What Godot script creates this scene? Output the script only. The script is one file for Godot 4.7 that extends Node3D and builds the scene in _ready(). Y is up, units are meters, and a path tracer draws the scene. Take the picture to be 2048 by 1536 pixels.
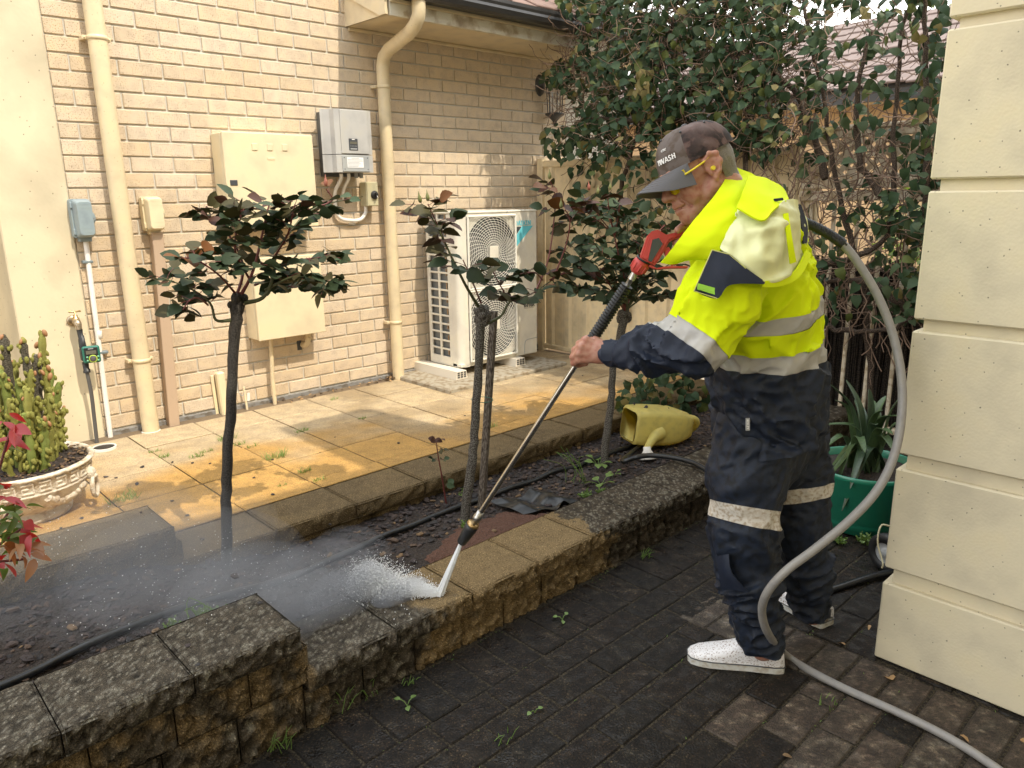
extends Node3D
# A worker in hi-vis pressure washes a low garden wall beside a sunlit brick house.
# World: x runs along the house wall, y is up, z comes out of the wall towards the driveway. y = 0 is the patio.

const FOCAL := 1502.1
var eye := Vector3(0, 1.348, 4.7073)
var cam_r: Vector3
var cam_u: Vector3
var cam_f: Vector3
var rng := RandomNumberGenerator.new()
var noise_a := FastNoiseLite.new()
var noise_b := FastNoiseLite.new()
var tx := {}
var m := {}
var taken := {}
const DRIVE := -0.2


func _ready():
	rng.seed = 7
	noise_a.seed = 3
	noise_a.frequency = 1.0
	noise_a.fractal_octaves = 3
	noise_b.seed = 11
	noise_b.frequency = 1.0
	noise_b.noise_type = FastNoiseLite.TYPE_SIMPLEX_SMOOTH
	noise_b.fractal_type = FastNoiseLite.FRACTAL_NONE
	view_and_light()
	textures()
	materials()
	ground()
	house_wall()
	house_eave()
	rear_pier()
	neighbouring_house()
	garden_walls()
	fences()
	column()
	wall_fittings()
	air_conditioner()
	garden_bed()
	roses()
	pots()
	ivy()
	watering_can()
	worker()
	lance_and_hoses()
	small_things()
	far_things()
	spray()


func view_and_light():
	var pitch := deg_to_rad(14.1256)
	var roll := deg_to_rad(-0.827)
	var yaw := deg_to_rad(46.561)
	cam_f = Vector3(cos(yaw) * cos(pitch), -sin(pitch), -sin(yaw) * cos(pitch))
	var r := cam_f.cross(Vector3.UP).normalized()
	var u := r.cross(cam_f)
	cam_r = r * cos(roll) + u * sin(roll)
	cam_u = u * cos(roll) - r * sin(roll)
	var cam := Camera3D.new()
	cam.name = "camera"
	cam.fov = rad_to_deg(2.0 * atan(768.0 / FOCAL))
	cam.near = 0.05
	cam.far = 300.0
	cam.transform = Transform3D(Basis(cam_r, cam_u, -cam_f), eye)
	add_child(cam)
	var sun := DirectionalLight3D.new()
	sun.name = "sun"
	sun.light_energy = 0.98
	sun.light_color = Color(1.0, 0.95, 0.86)
	sun.light_angular_distance = 0.5
	sun.shadow_enabled = true
	add_child(sun)
	sun.look_at_from_position(Vector3(0.15, 1.4, 1.0) * 20.0, Vector3.ZERO)
	var e := Environment.new()
	e.background_mode = Environment.BG_SKY
	var sky := Sky.new()
	var sm := ProceduralSkyMaterial.new()
	sm.sky_top_color = Color(0.83, 0.85, 0.87)
	sm.sky_horizon_color = Color(1.0, 0.985, 0.95)
	sm.sky_curve = 0.22
	sm.sky_energy_multiplier = 1.4
	sm.ground_bottom_color = Color(0.42, 0.39, 0.35)
	sm.ground_horizon_color = Color(0.62, 0.6, 0.58)
	sm.ground_energy_multiplier = 1.0
	sm.sun_angle_max = 1.0
	sm.sky_cover = cloud_cover()
	sm.sky_cover_modulate = Color(1, 1, 1, 0.85)
	sky.sky_material = sm
	e.sky = sky
	e.tonemap_mode = Environment.TONE_MAPPER_LINEAR
	e.tonemap_exposure = 1.45
	e.sdfgi_enabled = true
	e.ssao_enabled = true
	e.ssil_enabled = true
	e.volumetric_fog_enabled = true
	e.volumetric_fog_density = 0.0
	var w := WorldEnvironment.new()
	w.name = "world"
	w.environment = e
	add_child(w)


func cloud_cover() -> ImageTexture:
	var n := FastNoiseLite.new()
	n.seed = 5
	n.frequency = 1.6
	n.fractal_octaves = 4
	var im := Image.create(256, 128, false, Image.FORMAT_RGBA8)
	for y in 128:
		for x in 256:
			var lat := (0.5 - (y + 0.5) / 128.0) * PI
			var lon := (x + 0.5) / 256.0 * TAU
			var d := Vector3(cos(lat) * cos(lon), sin(lat) * 1.6, cos(lat) * sin(lon))
			var v: float = smoothstep(-0.15, 0.4, n.get_noise_3dv(d))
			im.set_pixel(x, y, Color(0.97, 0.965, 0.95, v * 0.8))
	return ImageTexture.create_from_image(im)


# ---------- places: a point from a direction of sight and a distance or a plane ----------
func at(x: float, y: float, depth: float) -> Vector3:
	return eye + (cam_f + cam_r * ((x - 1024.0) / FOCAL) - cam_u * ((y - 768.0) / FOCAL)) * depth


func sight(x: float, y: float) -> Vector3:
	return cam_f + cam_r * ((x - 1024.0) / FOCAL) - cam_u * ((y - 768.0) / FOCAL)


func onz(x: float, y: float, z: float) -> Vector3:
	var d := sight(x, y)
	return eye + d * ((z - eye.z) / d.z)


func ony(x: float, y: float, h: float) -> Vector3:
	var d := sight(x, y)
	return eye + d * ((h - eye.y) / d.y)


func onx(x: float, y: float, v: float) -> Vector3:
	var d := sight(x, y)
	return eye + d * ((v - eye.x) / d.x)


# ---------- names, things and parts ----------
func numbered(called: String) -> String:
	var k: int = taken.get(called, 0)
	taken[called] = k + 1
	return called if k == 0 else "%s_%03d" % [called, k]


func origin(o: Node) -> Vector3:
	var p := Vector3.ZERO
	while o is Node3D and o != self:
		p += o.position
		o = o.get_parent()
	return p


func tag(o: Node3D, label := "", category := "", group := "", kind := ""):
	if label: o.set_meta("label", label)
	if category: o.set_meta("category", category)
	if group: o.set_meta("group", group)
	if kind: o.set_meta("kind", kind)
	return o


func thing(called: String, label: String, category: String, where: Vector3, group := "", kind := "") -> Node3D:
	var o := Node3D.new()
	o.name = numbered(called)
	o.position = where
	add_child(o)
	tag(o, label, category, group, kind)
	return o


func put(called: String, mesh: Mesh, mat: Material, parent: Node = self) -> MeshInstance3D:
	var o := MeshInstance3D.new()
	o.name = numbered(called) if parent == self else called
	o.mesh = mesh
	o.material_override = mat
	parent.add_child(o, true)
	o.position = Vector3.ZERO if parent == self else -origin(parent)
	return o


func obj(called: String, b: Builder, mat: Material, parent: Node = self) -> MeshInstance3D:
	return put(called, b.done(), mat, parent)


func piece(called: String, mesh: Mesh, mat: Material, parent: Node, t: Transform3D) -> MeshInstance3D:
	var o := MeshInstance3D.new()
	o.name = called
	o.mesh = mesh
	o.material_override = mat
	parent.add_child(o, true)
	t.origin -= origin(parent)
	o.transform = t
	return o


func many(called: String, mesh: Mesh, mat: Material, places: Array, parent: Node = self, tints = null) -> MultiMeshInstance3D:
	var mm := MultiMesh.new()
	mm.transform_format = MultiMesh.TRANSFORM_3D
	mm.use_colors = tints != null
	mm.mesh = mesh
	mm.instance_count = places.size()
	for i in places.size():
		mm.set_instance_transform(i, places[i])
		if tints != null:
			mm.set_instance_color(i, tints[i])
	var o := MultiMeshInstance3D.new()
	o.name = numbered(called) if parent == self else called
	o.multimesh = mm
	o.material_override = mat
	o.set_meta("kind", "stuff")
	parent.add_child(o, true)
	o.position = Vector3.ZERO if parent == self else -origin(parent)
	return o


func frame(dir: Vector3, at_: Vector3, spin := 0.0, hint := Vector3.UP) -> Transform3D:
	# y of the frame runs along dir
	var y := dir.normalized()
	var x := y.cross(hint)
	if x.length() < 0.05:
		x = y.cross(Vector3.RIGHT)
	x = x.normalized()
	var z := x.cross(y)
	var b := Basis(x, y, z)
	return Transform3D(b.rotated(y, spin), at_)


func r(a: float, b: float) -> float:
	return rng.randf_range(a, b)


class Builder:
	var st := SurfaceTool.new()
	var count := 0

	func _init():
		st.begin(Mesh.PRIMITIVE_TRIANGLES)

	func smooth(g: int) -> Builder:
		st.set_smooth_group(g)
		return self

	func tri(a: Vector3, b: Vector3, c: Vector3):
		st.add_vertex(a)
		st.add_vertex(b)
		st.add_vertex(c)
		count += 1

	func quad(a: Vector3, b: Vector3, c: Vector3, d: Vector3):
		tri(a, b, c)
		tri(a, c, d)

	func done() -> ArrayMesh:
		st.index()
		st.generate_normals()
		return st.commit()

	func box(t: Transform3D, size: Vector3, bev := 0.0) -> Builder:
		# a box with chamfered edges, its middle at t
		st.set_smooth_group(-1)
		var h := size * 0.5
		bev = minf(bev, minf(h.x, minf(h.y, h.z)) * 0.9)
		for a in 3:
			var b := (a + 1) % 3
			var c := (a + 2) % 3
			for s in [-1.0, 1.0]:
				var q := []
				for k in [[-1, -1], [1, -1], [1, 1], [-1, 1]]:
					q.append(t * corner(h, bev, a, s, b, k[0], c, k[1]))
				if s < 0: q.reverse()
				quad(q[3], q[2], q[1], q[0])
		if bev <= 0.0:
			return self
		for a in 3:
			var b := (a + 1) % 3
			var c := (a + 2) % 3
			for sa in [-1.0, 1.0]:
				for sb in [-1.0, 1.0]:
					var p0 := t * corner(h, bev, a, sa, b, sb, c, -1)
					var p1 := t * corner(h, bev, a, sa, b, sb, c, 1)
					var p2 := t * corner(h, bev, b, sb, a, sa, c, 1)
					var p3 := t * corner(h, bev, b, sb, a, sa, c, -1)
					if sa * sb > 0: quad(p3, p2, p1, p0)
					else: quad(p0, p1, p2, p3)
		for sx in [-1.0, 1.0]:
			for sy in [-1.0, 1.0]:
				for sz in [-1.0, 1.0]:
					var p0 := t * corner(h, bev, 0, sx, 1, sy, 2, sz)
					var p1 := t * corner(h, bev, 1, sy, 0, sx, 2, sz)
					var p2 := t * corner(h, bev, 2, sz, 0, sx, 1, sy)
					if sx * sy * sz > 0: tri(p2, p1, p0)
					else: tri(p0, p1, p2)
		return self

	static func corner(h: Vector3, bev: float, a: int, sa: float, b: int, sb: float, c: int, sc: float) -> Vector3:
		var v := Vector3()
		v[a] = sa * h[a]
		v[b] = sb * (h[b] - bev)
		v[c] = sc * (h[c] - bev)
		return v

	func span(lo: Vector3, hi: Vector3, bev := 0.0) -> Builder:
		return box(Transform3D(Basis(), (lo + hi) * 0.5), hi - lo, bev)

	func tube(pts: Array, rad, sides := 8, cap := true, squash := 1.0) -> Builder:
		# rad: one number, or one for each point
		var n := pts.size()
		var rings := []
		var t0: Vector3 = (pts[1] - pts[0]).normalized()
		var x := t0.cross(Vector3.UP)
		if x.length() < 0.1: x = t0.cross(Vector3.RIGHT)
		x = x.normalized()
		for i in n:
			var tg: Vector3
			if i == 0: tg = pts[1] - pts[0]
			elif i == n - 1: tg = pts[n - 1] - pts[n - 2]
			else: tg = (pts[i + 1] - pts[i]).normalized() + (pts[i] - pts[i - 1]).normalized()
			tg = tg.normalized()
			x = (x - tg * x.dot(tg)).normalized()
			var y := tg.cross(x)
			var rr: float = rad if rad is float else rad[i]
			var ring := PackedVector3Array()
			for k in sides:
				var a := TAU * k / sides
				ring.append(pts[i] + x * (cos(a) * rr) + y * (sin(a) * rr * squash))
			rings.append(ring)
		st.set_smooth_group(0)
		for i in n - 1:
			for k in sides:
				var j := (k + 1) % sides
				quad(rings[i][k], rings[i][j], rings[i + 1][j], rings[i + 1][k])
		if cap:
			st.set_smooth_group(-1)
			for e in [0, n - 1]:
				for k in sides:
					var j := (k + 1) % sides
					if e == 0: tri(pts[e], rings[e][j], rings[e][k])
					else: tri(pts[e], rings[e][k], rings[e][j])
		return self

	func lathe(t: Transform3D, prof: Array, sides := 24, squash := 1.0) -> Builder:
		# prof: Vector2(radius, height); a doubled point makes a hard edge
		var g := 1
		for i in prof.size() - 1:
			var p: Vector2 = prof[i]
			var q: Vector2 = prof[i + 1]
			if p.is_equal_approx(q):
				g += 1
				continue
			st.set_smooth_group(g)
			for k in sides:
				var a := TAU * k / sides
				var b := TAU * ((k + 1) % sides) / sides
				var p0 := t * Vector3(p.x * cos(a), p.y, p.x * sin(a) * squash)
				var p1 := t * Vector3(p.x * cos(b), p.y, p.x * sin(b) * squash)
				var q0 := t * Vector3(q.x * cos(a), q.y, q.x * sin(a) * squash)
				var q1 := t * Vector3(q.x * cos(b), q.y, q.x * sin(b) * squash)
				if p.x < 1e-5: tri(p0, q1, q0)
				elif q.x < 1e-5: tri(p0, p1, q0)
				else: quad(p0, p1, q1, q0)
		return self

	func prism(t: Transform3D, poly: Array, depth: float) -> Builder:
		# poly in the xy plane of t, from z = 0 to z = depth
		st.set_smooth_group(-1)
		var pk := PackedVector2Array(poly)
		var ids := Geometry2D.triangulate_polygon(pk)
		for i in range(0, ids.size(), 3):
			var a := pk[ids[i]]
			var b := pk[ids[i + 1]]
			var c := pk[ids[i + 2]]
			tri(t * Vector3(a.x, a.y, depth), t * Vector3(b.x, b.y, depth), t * Vector3(c.x, c.y, depth))
			tri(t * Vector3(a.x, a.y, 0), t * Vector3(c.x, c.y, 0), t * Vector3(b.x, b.y, 0))
		for i in pk.size():
			var a := pk[i]
			var b := pk[(i + 1) % pk.size()]
			quad(t * Vector3(a.x, a.y, 0), t * Vector3(b.x, b.y, 0), t * Vector3(b.x, b.y, depth), t * Vector3(a.x, a.y, depth))
		return self

	func ball(c: Vector3, rad: Vector3, rows := 8, sides := 12, basis := Basis()) -> Builder:
		st.set_smooth_group(0)
		for i in rows:
			var u0 := PI * i / rows
			var u1 := PI * (i + 1) / rows
			for k in sides:
				var a := TAU * k / sides
				var b := TAU * (k + 1) / sides
				var p0 := c + basis * (Vector3(sin(u0) * cos(a), cos(u0), sin(u0) * sin(a)) * rad)
				var p1 := c + basis * (Vector3(sin(u0) * cos(b), cos(u0), sin(u0) * sin(b)) * rad)
				var q0 := c + basis * (Vector3(sin(u1) * cos(a), cos(u1), sin(u1) * sin(a)) * rad)
				var q1 := c + basis * (Vector3(sin(u1) * cos(b), cos(u1), sin(u1) * sin(b)) * rad)
				if i > 0: tri(p0, p1, q1)
				if i < rows - 1: tri(p0, q1, q0)
		return self

	func sheet(rows: Array, thick: float, away := Vector3.ZERO) -> Builder:
		# a grid of points made into cloth of that thickness
		var nu := rows.size()
		var nv: int = rows[0].size()
		var nrm := []
		for i in nu:
			var line := []
			for j in nv:
				var du: Vector3 = rows[mini(i + 1, nu - 1)][j] - rows[maxi(i - 1, 0)][j]
				var dv: Vector3 = rows[i][mini(j + 1, nv - 1)] - rows[i][maxi(j - 1, 0)]
				var q := du.cross(dv).normalized()
				line.append(q)
			nrm.append(line)
		for side in [0.5, -0.5]:
			st.set_smooth_group(1 if side > 0 else 2)
			for i in nu - 1:
				for j in nv - 1:
					var a: Vector3 = rows[i][j] + nrm[i][j] * (thick * side)
					var b: Vector3 = rows[i + 1][j] + nrm[i + 1][j] * (thick * side)
					var c: Vector3 = rows[i + 1][j + 1] + nrm[i + 1][j + 1] * (thick * side)
					var d: Vector3 = rows[i][j + 1] + nrm[i][j + 1] * (thick * side)
					if side > 0: quad(d, c, b, a)
					else: quad(a, b, c, d)
		st.set_smooth_group(3)
		var rim := []
		for i in nu: rim.append([i, 0])
		for j in range(1, nv): rim.append([nu - 1, j])
		for i in range(nu - 2, -1, -1): rim.append([i, nv - 1])
		for j in range(nv - 2, 0, -1): rim.append([0, j])
		for k in rim.size():
			var p = rim[k]
			var q = rim[(k + 1) % rim.size()]
			var pn: Vector3 = nrm[p[0]][p[1]] * (thick * 0.5)
			var qn: Vector3 = nrm[q[0]][q[1]] * (thick * 0.5)
			quad(rows[p[0]][p[1]] + pn, rows[q[0]][q[1]] + qn, rows[q[0]][q[1]] - qn, rows[p[0]][p[1]] - pn)
		return self


func spline(pts: Array, steps := 6) -> Array:
	# a Catmull-Rom curve through the points
	var out := []
	var n := pts.size()
	for i in n - 1:
		var p0 = pts[maxi(i - 1, 0)]
		var p1 = pts[i]
		var p2 = pts[i + 1]
		var p3 = pts[mini(i + 2, n - 1)]
		for k in steps:
			var t := float(k) / steps
			out.append(0.5 * ((2.0 * p1) + (p2 - p0) * t + (2.0 * p0 - 5.0 * p1 + 4.0 * p2 - p3) * t * t + (3.0 * p1 - p0 - 3.0 * p2 + p3) * t * t * t))
	out.append(pts[n - 1])
	return out


func patch(grid: Array, su := 6, sv := 6) -> Array:
	# a smooth surface through a grid of points
	var lines := []
	for row in grid:
		lines.append(spline(row, sv))
	var cols := []
	for j in lines[0].size():
		var col := []
		for i in lines.size():
			col.append(lines[i][j])
		cols.append(spline(col, su))
	return cols


func rect(w: float, h: float, c := 0.0) -> Array:
	if c <= 0.0:
		return [Vector2(-w / 2, -h / 2), Vector2(w / 2, -h / 2), Vector2(w / 2, h / 2), Vector2(-w / 2, h / 2)]
	var out := []
	for k in [[1, -1, -90], [1, 1, 0], [-1, 1, 90], [-1, -1, 180]]:
		for s in 4:
			var a: float = deg_to_rad(k[2] + s * 30.0)
			out.append(Vector2(k[0] * (w / 2 - c) + cos(a) * c, k[1] * (h / 2 - c) + sin(a) * c))
	return out


func circle(rad: float, n := 20) -> Array:
	var out := []
	for k in n:
		out.append(Vector2(cos(TAU * k / n), sin(TAU * k / n)) * rad)
	return out


func text_mesh(s: String, height: float, depth := 0.002, bold := true, italic := false) -> TextMesh:
	var t := TextMesh.new()
	t.text = s
	var f := SystemFont.new()
	f.font_names = PackedStringArray(["Droid Sans"])
	f.font_weight = 700 if bold else 400
	f.font_italic = italic
	t.font = f
	t.font_size = 64
	t.pixel_size = height / 46.0
	t.depth = depth
	t.curve_step = 2.0
	return t


func here(p: Vector3) -> Transform3D:
	return Transform3D(Basis(), p)


# ---------- textures and materials ----------
func nt(kind: int, freq: float, octaves: int, ramp: Array, seed_: int, warp := 0.0, size := 512) -> NoiseTexture2D:
	# ramp: [offset, brightness or Color], ...
	var n := FastNoiseLite.new()
	n.noise_type = kind
	n.seed = seed_
	n.frequency = freq
	n.fractal_type = FastNoiseLite.FRACTAL_FBM if octaves > 1 else FastNoiseLite.FRACTAL_NONE
	n.fractal_octaves = octaves
	n.cellular_return_type = FastNoiseLite.RETURN_DISTANCE
	if warp > 0.0:
		n.domain_warp_enabled = true
		n.domain_warp_amplitude = warp
		n.domain_warp_frequency = freq
	var g := Gradient.new()
	g.offsets = PackedFloat32Array()
	var offs := PackedFloat32Array()
	var cols := PackedColorArray()
	for k in ramp:
		offs.append(k[0])
		cols.append(k[1] if k[1] is Color else Color(k[1], k[1], k[1]))
	g.offsets = offs
	g.colors = cols
	var t := NoiseTexture2D.new()
	t.width = size
	t.height = size
	t.seamless = true
	t.seamless_blend_skirt = 0.15
	t.noise = n
	t.color_ramp = g
	return t


func textures():
	var CE := FastNoiseLite.TYPE_CELLULAR
	var SI := FastNoiseLite.TYPE_SIMPLEX_SMOOTH
	var VA := FastNoiseLite.TYPE_VALUE
	tx.pits = nt(CE, 0.075, 1, [[0.0, Color(0.50, 0.38, 0.27)], [0.07, Color(0.66, 0.54, 0.42)], [0.13, 1.0], [1.0, 0.98]], 1, 9.0)
	tx.pits_h = nt(CE, 0.075, 1, [[0.0, 0.0], [0.10, 0.1], [0.15, 0.9], [1.0, 1.0]], 1, 9.0)
	tx.tone = nt(SI, 0.010, 4, [[0.0, Color(0.90, 0.89, 0.89)], [0.5, Color(0.98, 0.97, 0.96)], [1.0, Color(1.0, 0.98, 0.94)]], 2)
	tx.patch = nt(SI, 0.008, 5, [[0.0, 0.86], [0.45, 0.96], [0.6, 1.0], [1.0, 1.0]], 3, 20.0)
	tx.grain = nt(VA, 0.45, 2, [[0.0, 0.72], [0.5, 0.95], [1.0, 1.0]], 4)
	tx.grain_h = nt(SI, 0.09, 4, [[0.0, 0.0], [1.0, 1.0]], 5)
	tx.fine_h = nt(SI, 0.22, 3, [[0.0, 0.0], [1.0, 1.0]], 6)
	tx.coarse_h = nt(SI, 0.03, 5, [[0.0, 0.0], [0.5, 0.35], [1.0, 1.0]], 7)
	tx.flecks = nt(CE, 0.10, 1, [[0.0, 1.0], [0.08, 0.95], [0.15, 0.68], [0.5, 0.60], [1.0, 0.85]], 8, 9.0)
	tx.grit = nt(VA, 0.30, 3, [[0.0, 0.45], [0.35, 0.75], [0.55, 0.9], [0.8, 1.0], [1.0, 1.0]], 9)
	tx.salt = nt(CE, 0.085, 1, [[0.0, Color(1, 0.97, 0.9)], [0.09, Color(0.95, 0.92, 0.85)], [0.15, 0.42], [0.6, 0.36], [1.0, 0.55]], 30, 10.0)
	tx.wet = nt(SI, 0.012, 4, [[0.0, 0.35], [0.35, 0.5], [0.5, 0.85], [1.0, 1.0]], 10)
	tx.paver = nt(CE, 0.055, 1, [[0.0, Color(1, 0.96, 0.86)], [0.05, Color(0.9, 0.86, 0.76)], [0.09, Color(0.36, 0.33, 0.30)], [0.6, Color(0.30, 0.27, 0.25)], [1.0, Color(0.40, 0.36, 0.33)]], 12, 14.0)
	tx.lichen = nt(SI, 0.016, 4, [[0.0, Color(0.55, 0.5, 0.45)], [0.55, Color(0.72, 0.68, 0.62)], [0.72, Color(0.9, 0.88, 0.8)], [1.0, 1.0]], 13)
	tx.bark = nt(SI, 0.05, 4, [[0.0, Color(0.25, 0.22, 0.2)], [0.45, Color(0.55, 0.5, 0.46)], [0.62, Color(0.95, 0.95, 0.93)], [1.0, 1.0]], 14, 10.0)
	tx.weave_h = nt(VA, 0.5, 1, [[0.0, 0.0], [1.0, 1.0]], 15)
	tx.splash = nt(CE, 0.05, 1, [[0.0, Color(0.25, 0.14, 0.08)], [0.12, Color(0.45, 0.30, 0.2)], [0.19, 1.0], [1.0, 1.0]], 16, 30.0)
	tx.grime = nt(SI, 0.02, 5, [[0.0, Color(0.70, 0.64, 0.56)], [0.36, Color(0.88, 0.84, 0.79)], [0.55, 1.0], [1.0, 1.0]], 17, 18.0)
	tx.leafy = nt(SI, 0.02, 3, [[0.0, Color(0.68, 0.72, 0.7)], [0.6, 1.0], [1.0, Color(1.0, 1.0, 0.8)]], 18)
	tx.capdirt = nt(SI, 0.014, 4, [[0.0, Color(0.10, 0.085, 0.085)], [0.40, Color(0.28, 0.22, 0.21)], [0.56, Color(0.80, 0.70, 0.66)], [1.0, 1.0]], 19, 30.0)
	tx.skin = nt(SI, 0.03, 4, [[0.0, Color(0.88, 0.70, 0.66)], [0.5, Color(0.97, 0.92, 0.9)], [1.0, 1.0]], 20)
	tx.speckdark = nt(CE, 0.022, 1, [[0.0, 0.35], [0.012, 0.5], [0.022, 1.0], [1.0, 1.0]], 21, 6.0)


func lin(a: float, b: float, c: float) -> Color:
	return Color(a, b, c).linear_to_srgb()


func mat(key: String, col: Color, rough: float, o := {}) -> StandardMaterial3D:
	var s := StandardMaterial3D.new()
	s.resource_name = key
	s.albedo_color = col
	s.roughness = rough
	s.metallic = o.get("metal", 0.0)
	s.metallic_specular = o.get("spec", 0.5)
	var sc: float = o.get("ts", 2.0)
	s.uv1_triplanar = true
	s.uv1_world_triplanar = not o.get("local", false)
	s.uv1_triplanar_sharpness = 4.0
	s.uv1_scale = o.get("tv", Vector3(sc, sc, sc))
	if o.has("tex"): s.albedo_texture = o.tex
	if o.has("rt"):
		s.roughness_texture = o.rt
	if o.has("bump"):
		s.heightmap_enabled = true
		s.heightmap_texture = o.bump
		s.heightmap_scale = o.get("cm", 0.2)
	if o.has("detail"):
		s.detail_enabled = true
		s.detail_blend_mode = BaseMaterial3D.BLEND_MODE_MUL
		s.detail_uv_layer = BaseMaterial3D.DETAIL_UV_2
		s.detail_albedo = o.detail
		s.uv2_triplanar = true
		s.uv2_world_triplanar = not o.get("local", false)
		s.uv2_triplanar_sharpness = 4.0
		var d2: float = o.get("ds", 0.5)
		s.uv2_scale = Vector3(d2, d2, d2)
	if o.get("vcol", false): s.vertex_color_use_as_albedo = true
	if o.has("glow"):
		s.backlight_enabled = true
		s.backlight = o.glow
	if o.has("coat"):
		s.clearcoat_enabled = true
		s.clearcoat = o.coat
		s.clearcoat_roughness = 0.15
	if o.has("rim"):
		s.rim_enabled = true
		s.rim = o.rim
		s.rim_tint = 0.7
	if o.has("alpha"):
		s.transparency = BaseMaterial3D.TRANSPARENCY_ALPHA
		s.albedo_color.a = o.alpha
	m[key] = s
	return s


func materials():
	# brickwork in a few firings
	var k := 0
	for c in [lin(0.64, 0.535, 0.40), lin(0.66, 0.555, 0.42), lin(0.62, 0.51, 0.375), lin(0.67, 0.57, 0.445), lin(0.64, 0.52, 0.37)]:
		mat("brick%d" % k, c, 0.85, {"tex": tx.pits, "ts": 2.3, "bump": tx.pits_h, "cm": 0.2, "detail": tx.tone, "ds": 1.9})
		k += 1
	mat("mortar", lin(0.68, 0.65, 0.58), 0.9, {"tex": tx.grain, "ts": 3.0, "bump": tx.grain_h, "cm": 0.15})
	mat("render", lin(0.66, 0.575, 0.41), 0.75, {"tex": tx.patch, "ts": 0.35, "bump": tx.fine_h, "cm": 0.06, "detail": tx.speckdark, "ds": 0.9})
	mat("render_column", lin(0.70, 0.64, 0.475), 0.7, {"tex": tx.tone, "ts": 0.8, "bump": tx.fine_h, "cm": 0.05, "detail": tx.speckdark, "ds": 1.3})
	mat("porch", lin(0.66, 0.575, 0.41), 0.8, {"tex": tx.tone, "ts": 0.8})
	mat("cream_paint", lin(0.70, 0.595, 0.40), 0.42, {"tex": tx.tone, "ts": 1.1, "detail": tx.speckdark, "ds": 1.7})
	mat("cream_box", lin(0.74, 0.65, 0.45), 0.5, {"tex": tx.tone, "ts": 0.7})
	mat("eave_paint", lin(0.68, 0.58, 0.40), 0.6, {"tex": tx.tone, "ts": 0.9})
	mat("fascia_paint", lin(0.62, 0.575, 0.47), 0.5, {"tex": tx.grime, "ts": 0.6})
	mat("gutter_paint", lin(0.035, 0.034, 0.034), 0.35, {"tex": tx.tone, "ts": 1.0})
	mat("fence_paint", lin(0.80, 0.67, 0.44), 0.5, {"tex": tx.patch, "ts": 0.5, "detail": tx.tone, "ds": 2.0})
	mat("lattice_paint", lin(0.62, 0.54, 0.42), 0.6, {"tex": tx.grime, "ts": 1.2})
	mat("picket_paint", lin(0.68, 0.60, 0.47), 0.5, {"tex": tx.grime, "ts": 1.5})
	mat("reed", lin(0.055, 0.042, 0.033), 0.9, {"tex": tx.bark, "ts": 3.0})
	mat("roof_tile", lin(0.20, 0.125, 0.10), 0.8, {"tex": tx.patch, "ts": 2.0, "bump": tx.grain_h, "cm": 0.2})
	mat("far_tile", lin(0.19, 0.14, 0.125), 0.8, {"tex": tx.patch, "ts": 1.0})
	mat("far_wall", lin(0.60, 0.42, 0.24), 0.8, {"tex": tx.tone, "ts": 0.7})
	mat("flashing", lin(0.22, 0.215, 0.21), 0.6, {"tex": tx.grime, "ts": 2.0, "bump": tx.grain_h, "cm": 0.2})
	mat("tile", lin(1, 1, 1), 0.85, {"vcol": true, "tex": tx.grit, "ts": 3.0, "bump": tx.fine_h, "cm": 0.12, "detail": tx.tone, "ds": 1.6})
	mat("block", lin(1, 1, 1), 0.85, {"vcol": true, "tex": tx.grit, "ts": 3.4, "bump": tx.grain_h, "cm": 0.35, "detail": tx.flecks, "ds": 2.0, "spec": 0.35})
	k = 0
	for c in [lin(0.36, 0.30, 0.245), lin(0.40, 0.31, 0.245), lin(0.33, 0.29, 0.25), lin(0.43, 0.345, 0.27)]:
		mat("paver%d" % k, c, 0.88, {"vcol": true, "tex": tx.salt, "ts": 2.2, "rt": tx.wet, "bump": tx.grain_h, "cm": 0.3, "detail": tx.lichen, "ds": 1.3, "spec": 0.4})
		k += 1
	k = 0
	for c in [lin(0.44, 0.385, 0.34), lin(0.48, 0.40, 0.35)]:
		mat("paver_dry%d" % k, c, 0.75, {"vcol": true, "tex": tx.grit, "ts": 2.6, "bump": tx.grain_h, "cm": 0.4, "detail": tx.lichen, "ds": 1.6})
		k += 1
	mat("joint_moss", lin(0.055, 0.043, 0.024), 0.95, {"tex": tx.bark, "ts": 3.0, "bump": tx.grain_h, "cm": 0.5})
	mat("joint_soil", lin(0.16, 0.11, 0.06), 0.95, {"tex": tx.grit, "ts": 4.0})
	mat("soil", lin(0.045, 0.032, 0.026), 0.9, {"tex": tx.grit, "ts": 3.0, "bump": tx.coarse_h, "cm": 1.2})
	mat("red_soil", lin(0.14, 0.065, 0.042), 0.9, {"tex": tx.grit, "ts": 4.0, "bump": tx.coarse_h, "cm": 0.8})
	mat("dry_soil", lin(0.26, 0.19, 0.12), 0.95, {"tex": tx.grit, "ts": 5.0, "bump": tx.coarse_h, "cm": 0.5})
	mat("concrete", lin(0.36, 0.32, 0.25), 0.9, {"tex": tx.grime, "ts": 1.6, "bump": tx.grain_h, "cm": 0.2})
	k = 0
	for c in [lin(0.050, 0.036, 0.036), lin(0.075, 0.05, 0.042), lin(0.032, 0.028, 0.03), lin(0.12, 0.075, 0.05), lin(0.24, 0.15, 0.075)]:
		mat("chip%d" % k, c, 0.75, {"tex": tx.grit, "ts": 9.0})
		k += 1
	mat("white_plastic", lin(0.78, 0.77, 0.74), 0.4, {"tex": tx.tone, "ts": 2.0})
	mat("conduit", lin(0.80, 0.77, 0.74), 0.4, {"tex": tx.speckdark, "ts": 4.0})
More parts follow.
